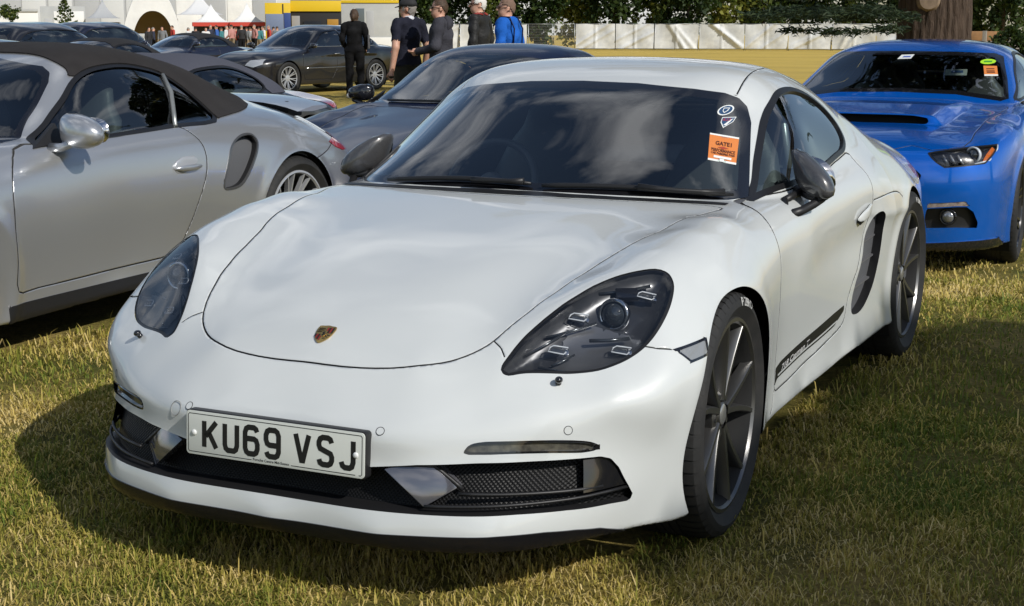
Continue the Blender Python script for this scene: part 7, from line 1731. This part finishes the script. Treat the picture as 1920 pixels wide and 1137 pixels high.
def build_person(loc, rz, J, label, top, trousers, hair=None, sleeve='long', shoes=(.5, .5, .48), collar=None, cap=None, glasses=None, h=.023, hairz=.03, hood=False, extra=None, thick=.010, bald=False):
    root = empty('person', loc, rz, label, 'person')
    fn = person_field(J); z1 = J['head'][2]+.17
    S = nets_full(fn, (-.52, -.50, -.02), (.52, .36, z1), h)
    mesh_np('body', S.V, S.T, SKIN(), root, S.N)
    c = S.cen(); s = S.V[S.T]
    hd = np.array(J['head']); neck = hd[2]-.145
    dl = {q: np.linalg.norm(np.cross(c-J['wr'+q], J['el'+q]-J['wr'+q]), axis=1) for q in 'LR'}
    def limb_t(q): ab = J['wr'+q]-J['el'+q]; return ((c-J['el'+q])@ab)/(ab@ab)
    def near_arm(q):
        a1 = J['sh'+q]; 
        def ds(a, b): ab = b-a; t = np.clip(((c-a)@ab)/(ab@ab), 0, 1); return np.linalg.norm(c-a-t[:, None]*ab, axis=1)
        return np.minimum(ds(J['sh'+q], J['el'+q]), ds(J['el'+q], J['wr'+q])) < .075
    waist = J['pelvis'][2]-.03
    bare = np.zeros(len(c), bool)
    for q in 'LR':
        arm = near_arm(q); ab = J['wr'+q]-J['el'+q]; t = limb_t(q)
        if sleeve == 'short':
            u = J['el'+q]-J['sh'+q]; tu = ((c-J['sh'+q])@u)/(u@u); bare |= arm & ((tu > .72) | (t > 0.0)) & ((c[:, 0]*np.sign(J['sh'+q][0])) > .16)
        else: bare |= (np.linalg.norm(c-(J['wr'+q]+ab/np.linalg.norm(ab)*.06), axis=1) < .085) & (t > 1.0)
    def piece(mask, name, m, off, wr=0.0, fr=20):
        p = Surf(S.V, S.T[mask], S.N).compact(); V = p.V+p.N*off
        if wr: V = V+p.N*(wr*(np.sin(p.V[:, 2]*fr*2.1+np.sin(p.V[:, 0]*fr)*2)*np.cos(p.V[:, 1]*fr+p.V[:, 0]*fr*.7)))[:, None]
        q = Surf(V, p.T, p.N); RV, RT = q.rim(off*.9)
        return mesh_np(name, np.r_[V, RV], np.r_[p.T, RT+len(V)], m, root)
    arm_any = near_arm('L') | near_arm('R')
    upper = ((c[:, 2] > waist) | (arm_any & (np.abs(c[:, 0]) > .17))) & (c[:, 2] < neck+.03+.25*np.maximum(c[:, 1]-hd[1], 0)) & ~bare
    piece(upper, 'jacket' if sleeve == 'long' else 'shirt', top, thick, .010, 15)
    low = (c[:, 2] <= waist+.01) & (c[:, 2] > .085) & ~(arm_any & (np.abs(c[:, 0]) > .19))
    piece(low, 'trousers', trousers, .014, .010, 13)
    ft = c[:, 2] <= .095; piece(ft, 'shoes', mat('shoe_%d' % int(shoes[0]*100), shoes, .6), .010)
    Q = (c-hd)@J['headm']
    if hair is not None and not bald:
        hm = (Q[:, 2] > hairz+.055*(Q[:, 1] < -.045)-.10*np.clip(Q[:, 1]/.09, 0, 1)) & (Q[:, 2] > -.10) & ~((np.abs(Q[:, 0]) > .074) & (Q[:, 2] < .03) & (Q[:, 1] > -.02) & (Q[:, 1] < .035)) & (c[:, 2] > neck+.02)
        piece(hm, 'hair', hair, .012, .006, 60)
    HM = Matrix([list(r)+[0] for r in J['headm']]+[[0, 0, 0, 1]]); HT = Matrix.Translation(hd)@HM
    if cap is not None:
        b = MB(); rings = []
        for z, k in ((.035, 1.06), (.075, 1.04), (.11, .86), (.13, .55), (.138, .1)): rings.append((HT@Vector((0, .012, z)), (HM@Vector((.086*k, 0, 0))), (HM@Vector((0, .106*k, 0)))))
        ell_loft(b, rings, 20); v = [HT@Vector((x, y, z)) for x, y, z in [(-.075, -.07, .045), (-.06, -.13, .038), (0, -.165, .032), (.06, -.13, .038), (.075, -.07, .045), (.0, -.08, .058)]]; v2 = [p-Vector((0, 0, .008)) for p in v]
        b.add(v+v2, [(0, 1, 2, 5), (2, 3, 4, 5), (6, 11, 8, 7), (8, 11, 10, 9), (0, 6, 7, 1), (1, 7, 8, 2), (2, 8, 9, 3), (3, 9, 10, 4)]); b.build('cap', cap, root, True)
    for sx in (-1, 1): 
        MB().ball(HT@Vector((sx*.030, -.083, .018)), .0085, 8, 6).build('eye', mat('eye_dark', (.03, .02, .015), .2), root, True)
    if glasses is not None:
        b = MB()
        for sx in (-1, 1):
            b.prism([(-.024, -.014), (-.012, -.018), (.012, -.018), (.024, -.012), (.025, .010), (.015, .015), (-.015, .015), (-.025, .010)], -.002, .002, HT@Matrix.Translation((sx*.031, -.107, .016))@Matrix.Rotation(R_(90), 4, 'X')@Matrix.Rotation(sx*.25, 4, 'Y'))
            b.tube([HT@Vector((sx*.056, -.098, .02)), HT@Vector((sx*.080, -.03, .016)), HT@Vector((sx*.084, .02, .006))], .0035, 5)
        b.tube([HT@Vector((-.01, -.112, .02)), HT@Vector((.01, -.112, .02))], .003, 5); b.build('glasses', glasses, root)
    if collar is not None:
        n0 = Vector((0, hd[1]+.02, neck+.02)); b = MB(); b.lathe([(.070, -.03), (.075, .0), (.068, .035), (.062, .03), (.066, -.03)], 20, Matrix.Translation(n0)@Matrix.Rotation(R_(12), 4, 'X'), closed=True); b.build('collar', collar, root, True)
    if hood:
        b = MB(); ell_loft(b, [((0, hd[1]+.085+dy, neck+dz), (w, 0, 0), (0, .045*k, .02)) for w, dy, dz, k in ((.10, .02, -.14, .5), (.12, .045, -.08, 1), (.12, .04, -.02, 1.1), (.10, .015, .03, .9), (.07, .0, .05, .4))], 16); b.build('hood', top, root, True)
    for q, sg in (('L', 1), ('R', -1)): hand(root, J['wr'+q], J['elL' if q == 'L' else 'elR'], sg)
    if extra: extra(root, J, S)
    return root
def build_people():
    def ang(px, D, face):   # face: bearing the person looks along
        return -(face-math.pi)
    navy = cloth('navy_polo', (.012, .013, .022)); hood = cloth('charcoal_hoodie', (.035, .035, .043)); blk = cloth('black_jacket', (.018, .018, .018), .5); blue = cloth('cobalt_jacket', (.010, .085, .36)); denim = cloth('dark_denim', (.02, .024, .035)); olive = cloth('olive_shorts', (.03, .03, .022)); allb = cloth('black_cotton', (.006, .006, .007)); grey_h = mat('grey_hair', (.22, .20, .18), .7); brown_h = mat('brown_hair', (.030, .018, .011), .7, var=(60, (.075, .042, .022))); white_h = mat('white_hair', (.60, .58, .54), .7); shades = mat('shades', (.008, .008, .009), .12); frame = mat('spectacle_frame', (.05, .02, .015), .3)
    L_ = -math.pi/2+CAM_YAW        # roughly to the viewer's left
    def place(px, D): p = spot(px, D); return p
    # bearings: people on the right look left or away to the left
    def rz(face_b): return math.pi-face_b
    build_person(place(762, 19.5), rz(L_+.75), joints(1.80, 1.12, 1.05, lean=.03, turn=.55, nod=.05, elL=(.28, .10, 1.14), wrL=(.31, .06, .86), elR=(-.29, .07, 1.13), wrR=(-.32, -.03, .87)), 'man in a dark cap and navy polo shirt, seen from behind', navy, olive, grey_h, 'short', cap=mat('cap_dark', (.02, .02, .021), .8), collar=mat('polo_collar', (.55, .56, .60), .8), hairz=-.02)
    build_person(place(823, 19.0), rz(L_+.10), joints(1.80, 1.22, 1.15, lean=.01, turn=.30, elL=(.30, .0, 1.15), wrL=(.16, -.24, 1.10), elR=(-.30, .0, 1.15), wrR=(-.14, -.25, 1.10)), 'man in a charcoal hooded top and sunglasses, hands held in front', hood, denim, brown_h, glasses=shades, hood=True, hairz=.045)
    def red_trim(root, J, S):
        for q, sg in (('L', 1), ('R', -1)):
            a = J['sh'+q]; b = MB(); b.tube([Vector((sg*.07, J['head'][1]+.10, a[2]+.07)), Vector((sg*.12, a[1]+.02, a[2]+.085)), Vector((sg*.17, a[1]-.06, a[2]+.055))], [.020, .026, .02], 8, flat=.6); b.build('red_yoke', mat('red_trim', (.25, .025, .02), .6), root, True)
    build_person(place(897, 19.8), rz(L_+.35), joints(1.86, 1.02, 1.1, turn=.55, elL=(.28, .04, 1.18), elR=(-.28, .04, 1.18)), 'white haired man in a black jacket with red shoulders', blk, denim, white_h, glasses=frame, hairz=.02, extra=red_trim)
    def straps(root, J, S):
        for sg in (1, -1):
            p = [Vector((sg*.13, .14, J['sh'+('L' if sg > 0 else 'R')][2]-.30)), Vector((sg*.13, .155, J['shL'][2]-.05)), Vector((sg*.12, .09, J['shL'][2]+.085)), Vector((sg*.12, -.02, J['shL'][2]+.09)), Vector((sg*.13, -.12, J['shL'][2]-.02))]
            MB().tube(p, .018, 6, flat=.35).build('shoulder_strap', mat('navy_strap', (.01, .015, .05), .7), root, True)
    build_person(place(950, 18.4), rz(L_+.40), joints(1.80, 1.14, 1.15, turn=.55, nod=-.02, elL=(.30, .05, 1.15), wrL=(.24, -.16, 1.0), elR=(-.30, .05, 1.15), wrR=(-.24, -.16, 1.0)), 'man with cropped hair and glasses in a bright blue jacket', blue, denim, mat('cropped_hair', (.16, .10, .07), .8), glasses=frame, hairz=.05, extra=straps)
    def pony(root, J, S):
        hd = Vector(J['head']); MB().tube([hd+Vector((0, .09, .05)), hd+Vector((.01, .10, -.02)), hd+Vector((.01, .10, -.09))], [.04, .045, .02], 8).build('tied_hair', mat('brown_hair', (.10, .055, .03), .7), root, True)
        MB().box((-.30, -.02, .95), (-.27, .12, 1.22)).build('shoulder_bag', mat('bag_grey', (.10, .10, .11), .7), root, bevel=.02)
    build_person(place(664, 30.0), rz(bearing(664)+.15), joints(1.72, 1.0, 1.05, turn=.3, elL=(.25, .02, 1.14), wrL=(.20, -.12, .98), elR=(-.25, .02, 1.14), wrR=(-.20, -.12, .98)), 'person dressed all in black with white shoes, standing by the black saloon', allb, allb, brown_h, shoes=(.62, .62, .60), hairz=-.02, extra=pony, h=.026)
    # distant crowd by the tents
    tops = [('crowd_navy', (.02, .025, .05)), ('crowd_white', (.60, .60, .60)), ('crowd_blue', (.03, .10, .35)), ('crowd_red', (.40, .04, .03)), ('crowd_black', (.015, .015, .018)), ('crowd_grey', (.16, .17, .18)), ('crowd_pink', (.42, .20, .18)), ('crowd_teal', (.04, .18, .20))]
    protos = []
    for k in range(3):
        J = joints(1.72, 1.05, 1.1, elL=(.27, .03*k, 1.14), wrL=(.2+.05*k, -.10*k, .95), turn=.3*k-.3, anL=(.12, .03-.08*k, .09), anR=(-.12, .03+.08*k, .09)); fn = person_field(J); S = nets_full(fn, (-.45, -.4, -.02), (.45, .36, 1.85), .045); protos.append((S, J))
    spots = [(278, 93), (286, 95), (303, 96), (322, 97), (352, 100), (366, 99), (385, 96), (394, 97), (405, 95), (414, 98), (424, 94), (433, 91), (441, 92), (452, 90), (461, 92), (468, 94), (476, 93), (484, 95), (492, 96), (503, 97), (512, 98), (519, 96)]
    near_words = ['left most walker in front of the arched marquee', 'in front of the arched marquee, second from the left', 'in front of the arched marquee, third from the left', 'at the right of the arched marquee', 'just left of the gazebos', 'under the left gazebo edge', 'below the left red valance', 'below the left red valance, one further right', 'in the crowd under the left gazebo, middle', 'in the crowd under the left gazebo, right side', 'in the crowd between the two gazebos', 'in the crowd at the right gazebo, left end', 'in the crowd at the right gazebo, second', 'in the crowd at the right gazebo, third', 'in the crowd at the right gazebo, fourth', 'in the crowd at the right gazebo, fifth', 'in the crowd at the right gazebo, sixth', 'in the crowd at the right gazebo, seventh', 'at the right end of the gazebos', 'by the yellow stand, left', 'by the yellow stand, middle', 'by the yellow stand, right']
    rgp = random.Random(4)
    cl = ['navy', 'white', 'blue', 'red', 'black', 'grey', 'pink', 'teal']
    for k, (px, D) in enumerate(spots):
        S, J = protos[k % 3]; ti = [4, 0, 5, 3, 1, 4, 1, 0, 2, 7, 1, 6, 3, 4, 5, 1, 6, 7, 1, 3, 6, 5][k]; p = spot(px, D); root = empty('person', p, rgp.uniform(0, 6.28), 'distant person in a %s top %s' % (cl[ti], near_words[k]), 'person', 'crowd by the tents'); root.scale = (1, 1, rgp.uniform(.94, 1.05))
        mesh_np('body', S.V, S.T, SKIN(), root, S.N); c = S.cen()
        for nm, mask, m in (('shirt', (c[:, 2] > .93) & (c[:, 2] < 1.46), mat(tops[ti][0], tops[ti][1], .8)), ('trousers', (c[:, 2] <= .94) & (c[:, 2] > .08), [denim, allb, mat('crowd_tan', (.22, .17, .11), .8)][k % 3]), ('hair', (c[:, 2] > 1.60) & ((c[:, 1] > -.03) | (c[:, 2] > 1.67)), [brown_h, grey_h, mat('dark_hair', (.02, .015, .01), .7)][k % 3])):
            q = Surf(S.V, S.T[mask], S.N).compact(); mesh_np(nm, q.V+q.N*.016, q.T, m, root)
# ---------------------------------------------------------------- cars further back
def far_field(W2, wb, zh, zc, roof, hood_y=.45, tail=3.4, beltz=.92, roofh=1.42, r_y0=1.15, r_y1=2.1, r_end=2.9, tail_z=.95, nose=-.85):
    side = []
    for z, k in ((.15, .97), (.35, .985), (.6, 1.0), (.8, .985), (1.0, .93)):
        w = W2*k
        side += [(0, nose, z), (.4, nose+.03, z), (w*.80, nose+.17, z), (w*.95, nose+.42, z), (w, 0, z), (w*.985, .9, z), (w*.985, 1.8, z), (w, wb, z), (w*.94, wb+.45, z), (w*.78, tail-.10, z), (.4, tail-.01, z), (0, tail, z)]
    top = [(0, nose-.1, zh-.18), (.6, nose, zh-.18), (0, nose+.15, zh), (.5, nose+.18, zh-.01), (W2*.9, nose+.35, zh-.07), (0, 0, (zh+zc)/2+.03), (.5, 0, (zh+zc)/2+.02), (W2*.92, 0, (zh+zc)/2-.06), (0, hood_y, zc), (.5, hood_y, zc-.01), (W2*.9, hood_y, zc-.07), (0, 1.3, zc), (W2*.92, 1.3, beltz), (0, 2.2, zc+.03), (W2*.92, 2.2, beltz+.02), (0, r_end, tail_z+.02), (W2*.88, r_end, tail_z-.06), (0, tail+.1, tail_z-.03), (W2*.85, tail+.1, tail_z-.12)]
    rf = [(0, hood_y-.35, zc-.2), (.5, hood_y-.3, zc-.2), (0, hood_y+.02, zc), (.6, hood_y+.12, zc-.01), (0, (hood_y+r_y0)/2, (zc+roofh)/2+.03), (0, r_y0, roofh-.04), (.5, r_y0+.05, roofh-.09), (0, (r_y0+r_y1)/2, roofh), (.45, (r_y0+r_y1)/2, roofh-.03), (.6, (r_y0+r_y1)/2, roofh-.10), (0, r_y1, roofh-.03), (.45, r_y1, roofh-.06), (.6, r_y1, roofh-.13), (0, (r_y1+r_end)/2, (roofh+tail_z)/2+.06), (.5, (r_y1+r_end)/2, (roofh+tail_z)/2), (0, r_end, tail_z), (.5, r_end, tail_z-.03), (0, r_end+.3, tail_z-.2)]
    cab = [(W2*.90, .4, beltz-.1), (W2*.88, .7, beltz), (W2*.80, .9, beltz+.17), (W2*.71, 1.2, roofh-.12), (W2*.91, 1.4, beltz), (W2*.82, 1.4, (beltz+roofh)/2), (W2*.72, 1.4, roofh-.06), (W2*.90, 2.1, beltz+.02), (W2*.82, 2.1, (beltz+roofh)/2), (W2*.70, 2.1, roofh-.07), (W2*.80, r_end-.1, beltz), (W2*.72, r_end-.1, beltz+.2), (0, r_end+.35, beltz), (0, r_end+.3, beltz+.3)]
    W = Wrap(side, wb, 1e-3); T = Top(top, nose-.4, tail+.4, 1e-3); Rf = Top(rf, -.4, tail+.6, 1e-3); Cb = Wrap(cab, min(r_y1, wb-.2), 1e-3)
    def fn(x, y, z):
        low = smax(smax(W(x, y, z), T(x, y, z), .14), .18-z, .03); cb = smax(smax(Rf(x, y, z), Cb(x, y, z), .13), beltz-.15-z, .02)
        return smin(low, cb, .04)
    return fn
def build_far(name, loc, rz, paint, label, fn, wb, ws, sw, rw, W2, nose, tail, h=.034, roof_mat=None, roof_poly=None, rim=None, lamps=True, ztop=1.5, extra=None, tl=None, group=None):
    root = empty(name, loc, rz, label, 'car', group)
    s = Surf(*surface_nets(fn, (0, nose-.1, .1), (W2+.1, tail+.12, ztop), h)); arch_cut(s, root, ((0, .33, .36), (wb, .33, .36)), xo=W2-.2)
    fws = field2(mirror_half(ws), 'xz', lambda Q: (Q[:, 1] < 1.5) & (Q[:, 1] > .30), both=False); fsw = field2(np.array(sw), 'yz', lambda Q: Q[:, 0] > .35); frw = field2(mirror_half(rw), 'xz', lambda Q: Q[:, 1] > 1.7, both=False) if rw else None
    data = glasshouse(s, root, fws, fsw, frw, .03); cabin(root, W2*.78, .55, .88, (1.35,), ycab=2.3); lining(root, data, .93, 1.5, .5, 2.8)
    if roof_poly is not None:
        st = extract(s, field2(np.array(roof_poly), 'yz')); solid_piece('soft_top', st, .012, roof_mat, root, .006)
    if lamps:
        fh = field2(np.array([(.42, .60), (.5, .70), (.72, .72), (.74, .62), (.6, .56)]), 'xz', lambda Q: Q[:, 1] < .1)
        for p in side_split(extract(s, fh)): surf_obj('headlight', p, mat('far_lamp', (.45, .47, .5), .12, .4, coat=1.0), root, .003)
    for p in side_split(extract(s, field2(np.array(tl or [(wb+.55, .80), (wb+.62, .86), (tail+.1, .86), (tail+.1, .70), (wb+.62, .70)]), 'yz', lambda Q: Q[:, 0] > .25))):
        if len(p.T): surf_obj('tail_lamp', p, M_redlamp, root, .003)
    I = extract(s, field2(mirror_half([(0, .55), (.34, .55), (.30, .36), (0, .36)]), 'xz', lambda Q: Q[:, 1] < -.3, both=False)); surf_obj('front_grille', I, M_gloss, root, -.005)
    g = groove_open(s, field2(np.array([(.45, .85), (.42, .5), (.48, .28), (1.3, .28), (1.45, .5), (1.47, .88)]), 'yz', lambda Q: Q[:, 0] > .5, closed=False), .004, .01)
    if len(g.T): mesh_np('door_gap', g.V, g.T, M_dark, root)
    surf_obj('body', s, paint, root)
    for sg in (1, -1):
        pod_mirror(root, (W2*.93, .70, .98), (W2*.93+.17, .68, .97), paint, sg, .055, .05, ((W2*.90, .66, .92), (W2*.94, .68, .95), (W2*.97, .69, .97)))
        for yw in (0, wb): make_wheel(root, (sg*(W2-.01-.11), yw, .33), sg, .33, .22, .23, lambda b, M, rr, h, face=None: spoke_multi(b, M, rr, h, face, 9, .012, .010), rim or M_silver, detail=False, disc=False)
    if extra: extra(root, fn)
    return root
def build_far_cars():
    def put(px, D, wx, wy, rz):
        """world place of the car's origin when its local point (wx, wy) stands at that bearing and distance"""
        p = spot(px, D); c, s = math.cos(rz), math.sin(rz); x = p.x-(c*wx-s*wy); y = p.y-(s*wx+c*wy); return (x, y, float(ground_z(x, y)))
    black = car_paint('black_paint', (.008, .008, .011), rough=.3); navy2 = car_paint('ink_paint', (.010, .013, .030), metal=.3, rough=.3); slate = car_paint('slate_paint', (.022, .025, .036), metal=.3, rough=.3, flake=1); maroon = car_paint('graphite_paint', (.045, .045, .05), metal=.6, rough=.3)
    # black saloon
    sed = far_field(.89, 2.71, .76, .93, None, tail=3.75, r_y0=1.2, r_y1=2.3, r_end=3.1, tail_z=.98, nose=-.83, roofh=1.39)
    wsS = [(0, 1.345), (.35, 1.335), (.52, 1.29), (.60, 1.15), (.70, .95), (.4, .955), (0, .965)]
    swS = smooth_poly([(.85, .97), (1.0, 1.08), (1.25, 1.24), (1.6, 1.29), (2.1, 1.29), (2.5, 1.20), (2.75, 1.05), (2.7, .99), (1.7, .965)], 3)
    def pillars(root, fn):
        for sg in (1, -1):
            P = drop(fn, [(sg*.8, 1.72, z) for z in np.linspace(.955, 1.30, 6)], 0, sg*1.0, sg*.3); P[:, 0] += sg*.002; MB().tube(P, .03, 6, flat=.3).build('door_pillar', M_gloss, root, True)
            P = drop(fn, [(sg*.8, y, .955) for y in np.linspace(.85, 2.75, 12)], 0, sg*1.0, sg*.3); MB().tube(P, .008, 5).build('chrome_strip', M_chrome, root, True)
            P = drop(fn, [(sg*.8, y, .52) for y in np.linspace(.5, 2.25, 12)], 0, sg*1.1, sg*.3); MB().tube(P, .007, 5).build('side_moulding', M_chrome, root, True)
            for yy in (1.45, 2.35):
                c = drop(fn, [(sg*.9, yy, .80)], 0, sg*1.1, sg*.4)[0]; MB().tube([(c[0]+sg*.02, yy-.08, .80), (c[0]+sg*.02, yy+.08, .805)], .012, 6).build('handle', M_chrome, root, True)
        MB().tube([(x, 3.75-.12*abs(x)**3, .56) for x in np.linspace(-.8, .8, 12)], .022, 6).build('bumper_strip', M_chrome, root, True)
    rz = -.18
    build_far('black_saloon', put(540, 31.5, .88, 0, rz), rz, black, 'black four-door saloon with silver wheels beyond the silver convertible', sed, 2.71, wsS, swS, [(0, 1.33), (.45, 1.30), (.58, 1.12), (.5, 1.04), (0, 1.04)], .89, -.83, 3.75, extra=pillars)
    # soft-top roadsters share a shape
    rod = far_field(.84, 2.35, .66, .86, None, tail=3.15, beltz=.85, roofh=1.20, r_y0=1.05, r_y1=1.75, r_end=2.35, tail_z=.88, nose=-.85)
    wsR = [(0, 1.155), (.35, 1.145), (.50, 1.10), (.57, 1.0), (.66, .885), (.35, .89), (0, .90)]
    swR = smooth_poly([(.72, .89), (.88, .98), (1.08, 1.075), (1.35, 1.11), (1.6, 1.10), (1.75, 1.03), (1.80, .92), (1.3, .895)], 3)
    rp = [(1.02, 1.06), (1.06, 1.13), (1.05, 1.4), (2.7, 1.4), (2.55, .95), (2.35, .885), (1.85, .885), (1.7, 1.0), (1.2, 1.06)]
    gs = mat('slate_canvas', (.055, .058, .078), .9, bump=(300, .4, .003)); ks = mat('black_canvas', (.012, .012, .014), .9, bump=(300, .4, .003))
    rw_ = [(0, 1.10), (.36, 1.08), (.42, 1.0), (.36, .95), (0, .95)]
    build_far('slate_roadster', put(585, 13.4, .55, 2.85, 0), 0, slate, 'grey roadster with dark blue-grey soft top behind the silver convertible', rod, 2.35, wsR, swR, rw_, .84, -.85, 3.15, .024, gs, rp, tl=[(2.62, .80), (2.75, .855), (3.3, .86), (3.3, .74), (2.8, .72)])
    build_far('dark_roadster', put(402, 36, .84, 1.3, -.15), -.15, navy2, 'dark blue roadster with black soft top left of the black saloon', rod, 2.35, wsR, swR, rw_, .84, -.85, 3.15, .03, ks, rp)
    build_far('low_roadster', put(285, 27, .7, 1.9, 0), 0, navy2, 'low navy roadster with black soft top just above the canvas roof', rod, 2.35, wsR, swR, rw_, .84, -.85, 3.15, .03, ks, rp)
    est = far_field(.88, 2.65, .80, .97, None, tail=3.5, beltz=.98, roofh=1.45, r_y0=1.15, r_y1=2.7, r_end=3.3, tail_z=1.0, nose=-.85)
    swE = smooth_poly([(.85, 1.02), (1.05, 1.15), (1.3, 1.28), (1.7, 1.33), (2.4, 1.33), (2.9, 1.25), (3.1, 1.10), (3.0, 1.03), (1.7, 1.01)], 3); wsE = [(0, 1.40), (.35, 1.39), (.52, 1.33), (.60, 1.18), (.69, 1.0), (.4, 1.0), (0, 1.01)]
    rwE = [(0, 1.36), (.45, 1.33), (.55, 1.15), (.45, 1.06), (0, 1.06)]
    build_far('black_estate', put(165, 30, .60, 3.1, .05), .05, black, 'black estate car with dark windows at the far left', est, 2.65, wsE, swE, rwE, .88, -.85, 3.5)
    build_far('dark_hatchback', put(222, 38, .75, 2.2, -.05), -.05, navy2, 'dark blue hatchback behind the black estate car', est, 2.65, wsE, swE, rwE, .88, -.85, 3.5)
    cou = far_field(.88, 2.6, .74, .92, None, tail=3.6, beltz=.92, roofh=1.30, r_y0=1.1, r_y1=1.9, r_end=2.9, tail_z=.95, nose=-.85)
    swC = smooth_poly([(.75, .95), (.95, 1.06), (1.2, 1.17), (1.5, 1.21), (1.9, 1.20), (2.3, 1.10), (2.5, .99), (2.3, .95), (1.5, .94)], 3); wsC = [(0, 1.255), (.35, 1.245), (.52, 1.19), (.60, 1.08), (.69, .945), (.4, .945), (0, .955)]
    def rails(root, fn):
        for sg in (1, -1):
            P = drop(fn, [(sg*.8, y, z) for y, z in ((.72, .95), (.95, 1.075), (1.2, 1.19), (1.5, 1.232), (1.9, 1.222), (2.3, 1.12), (2.55, .985))], 0, sg*1.0, sg*.2); P[:, 0] += sg*.004; MB().tube(P, .010, 6).build('bright_trim', M_chrome, root, True)
            P = drop(fn, [(sg*.8, 1.78, z) for z in np.linspace(.945, 1.22, 6)], 0, sg*1.0, sg*.3); P[:, 0] += sg*.003; MB().tube(P, .025, 6, flat=.3).build('door_pillar', mat('post_alloy', (.35, .36, .34), .35, .7), root, True)
    build_far('graphite_coupe', put(120, 13.6, .60, 2.1, 0), 0, maroon, 'graphite coupe with bright window trim showing above the black canvas roof', cou, 2.6, wsC, swC, [(0, 1.22), (.42, 1.18), (.5, 1.05), (0, 1.0)], .88, -.85, 3.6, .024, extra=rails)
# ---------------------------------------------------------------- assembly
build_ground()
build_trees()
build_fence()
build_backdrop()
build_hero()
build_nine('silver_convertible', (-3.45, .6, 0.0, -.03), car_paint('silver_paint', (.50, .51, .525), metal=.72, rough=.28, flake=1), True, 'silver convertible with black canvas top parked left of the white coupe', M_silver, .016)
build_nine('dark_blue_coupe', (-2.97, 5.0, -.09, -.09), car_paint('navy_paint', (.003, .007, .028), metal=0, rough=.3, coat=.55), False, 'dark blue sports coupe parked behind the white coupe, left of the blue one', M_silver, .0145)
build_mustang()
build_far_cars()
build_people()
build_grass()
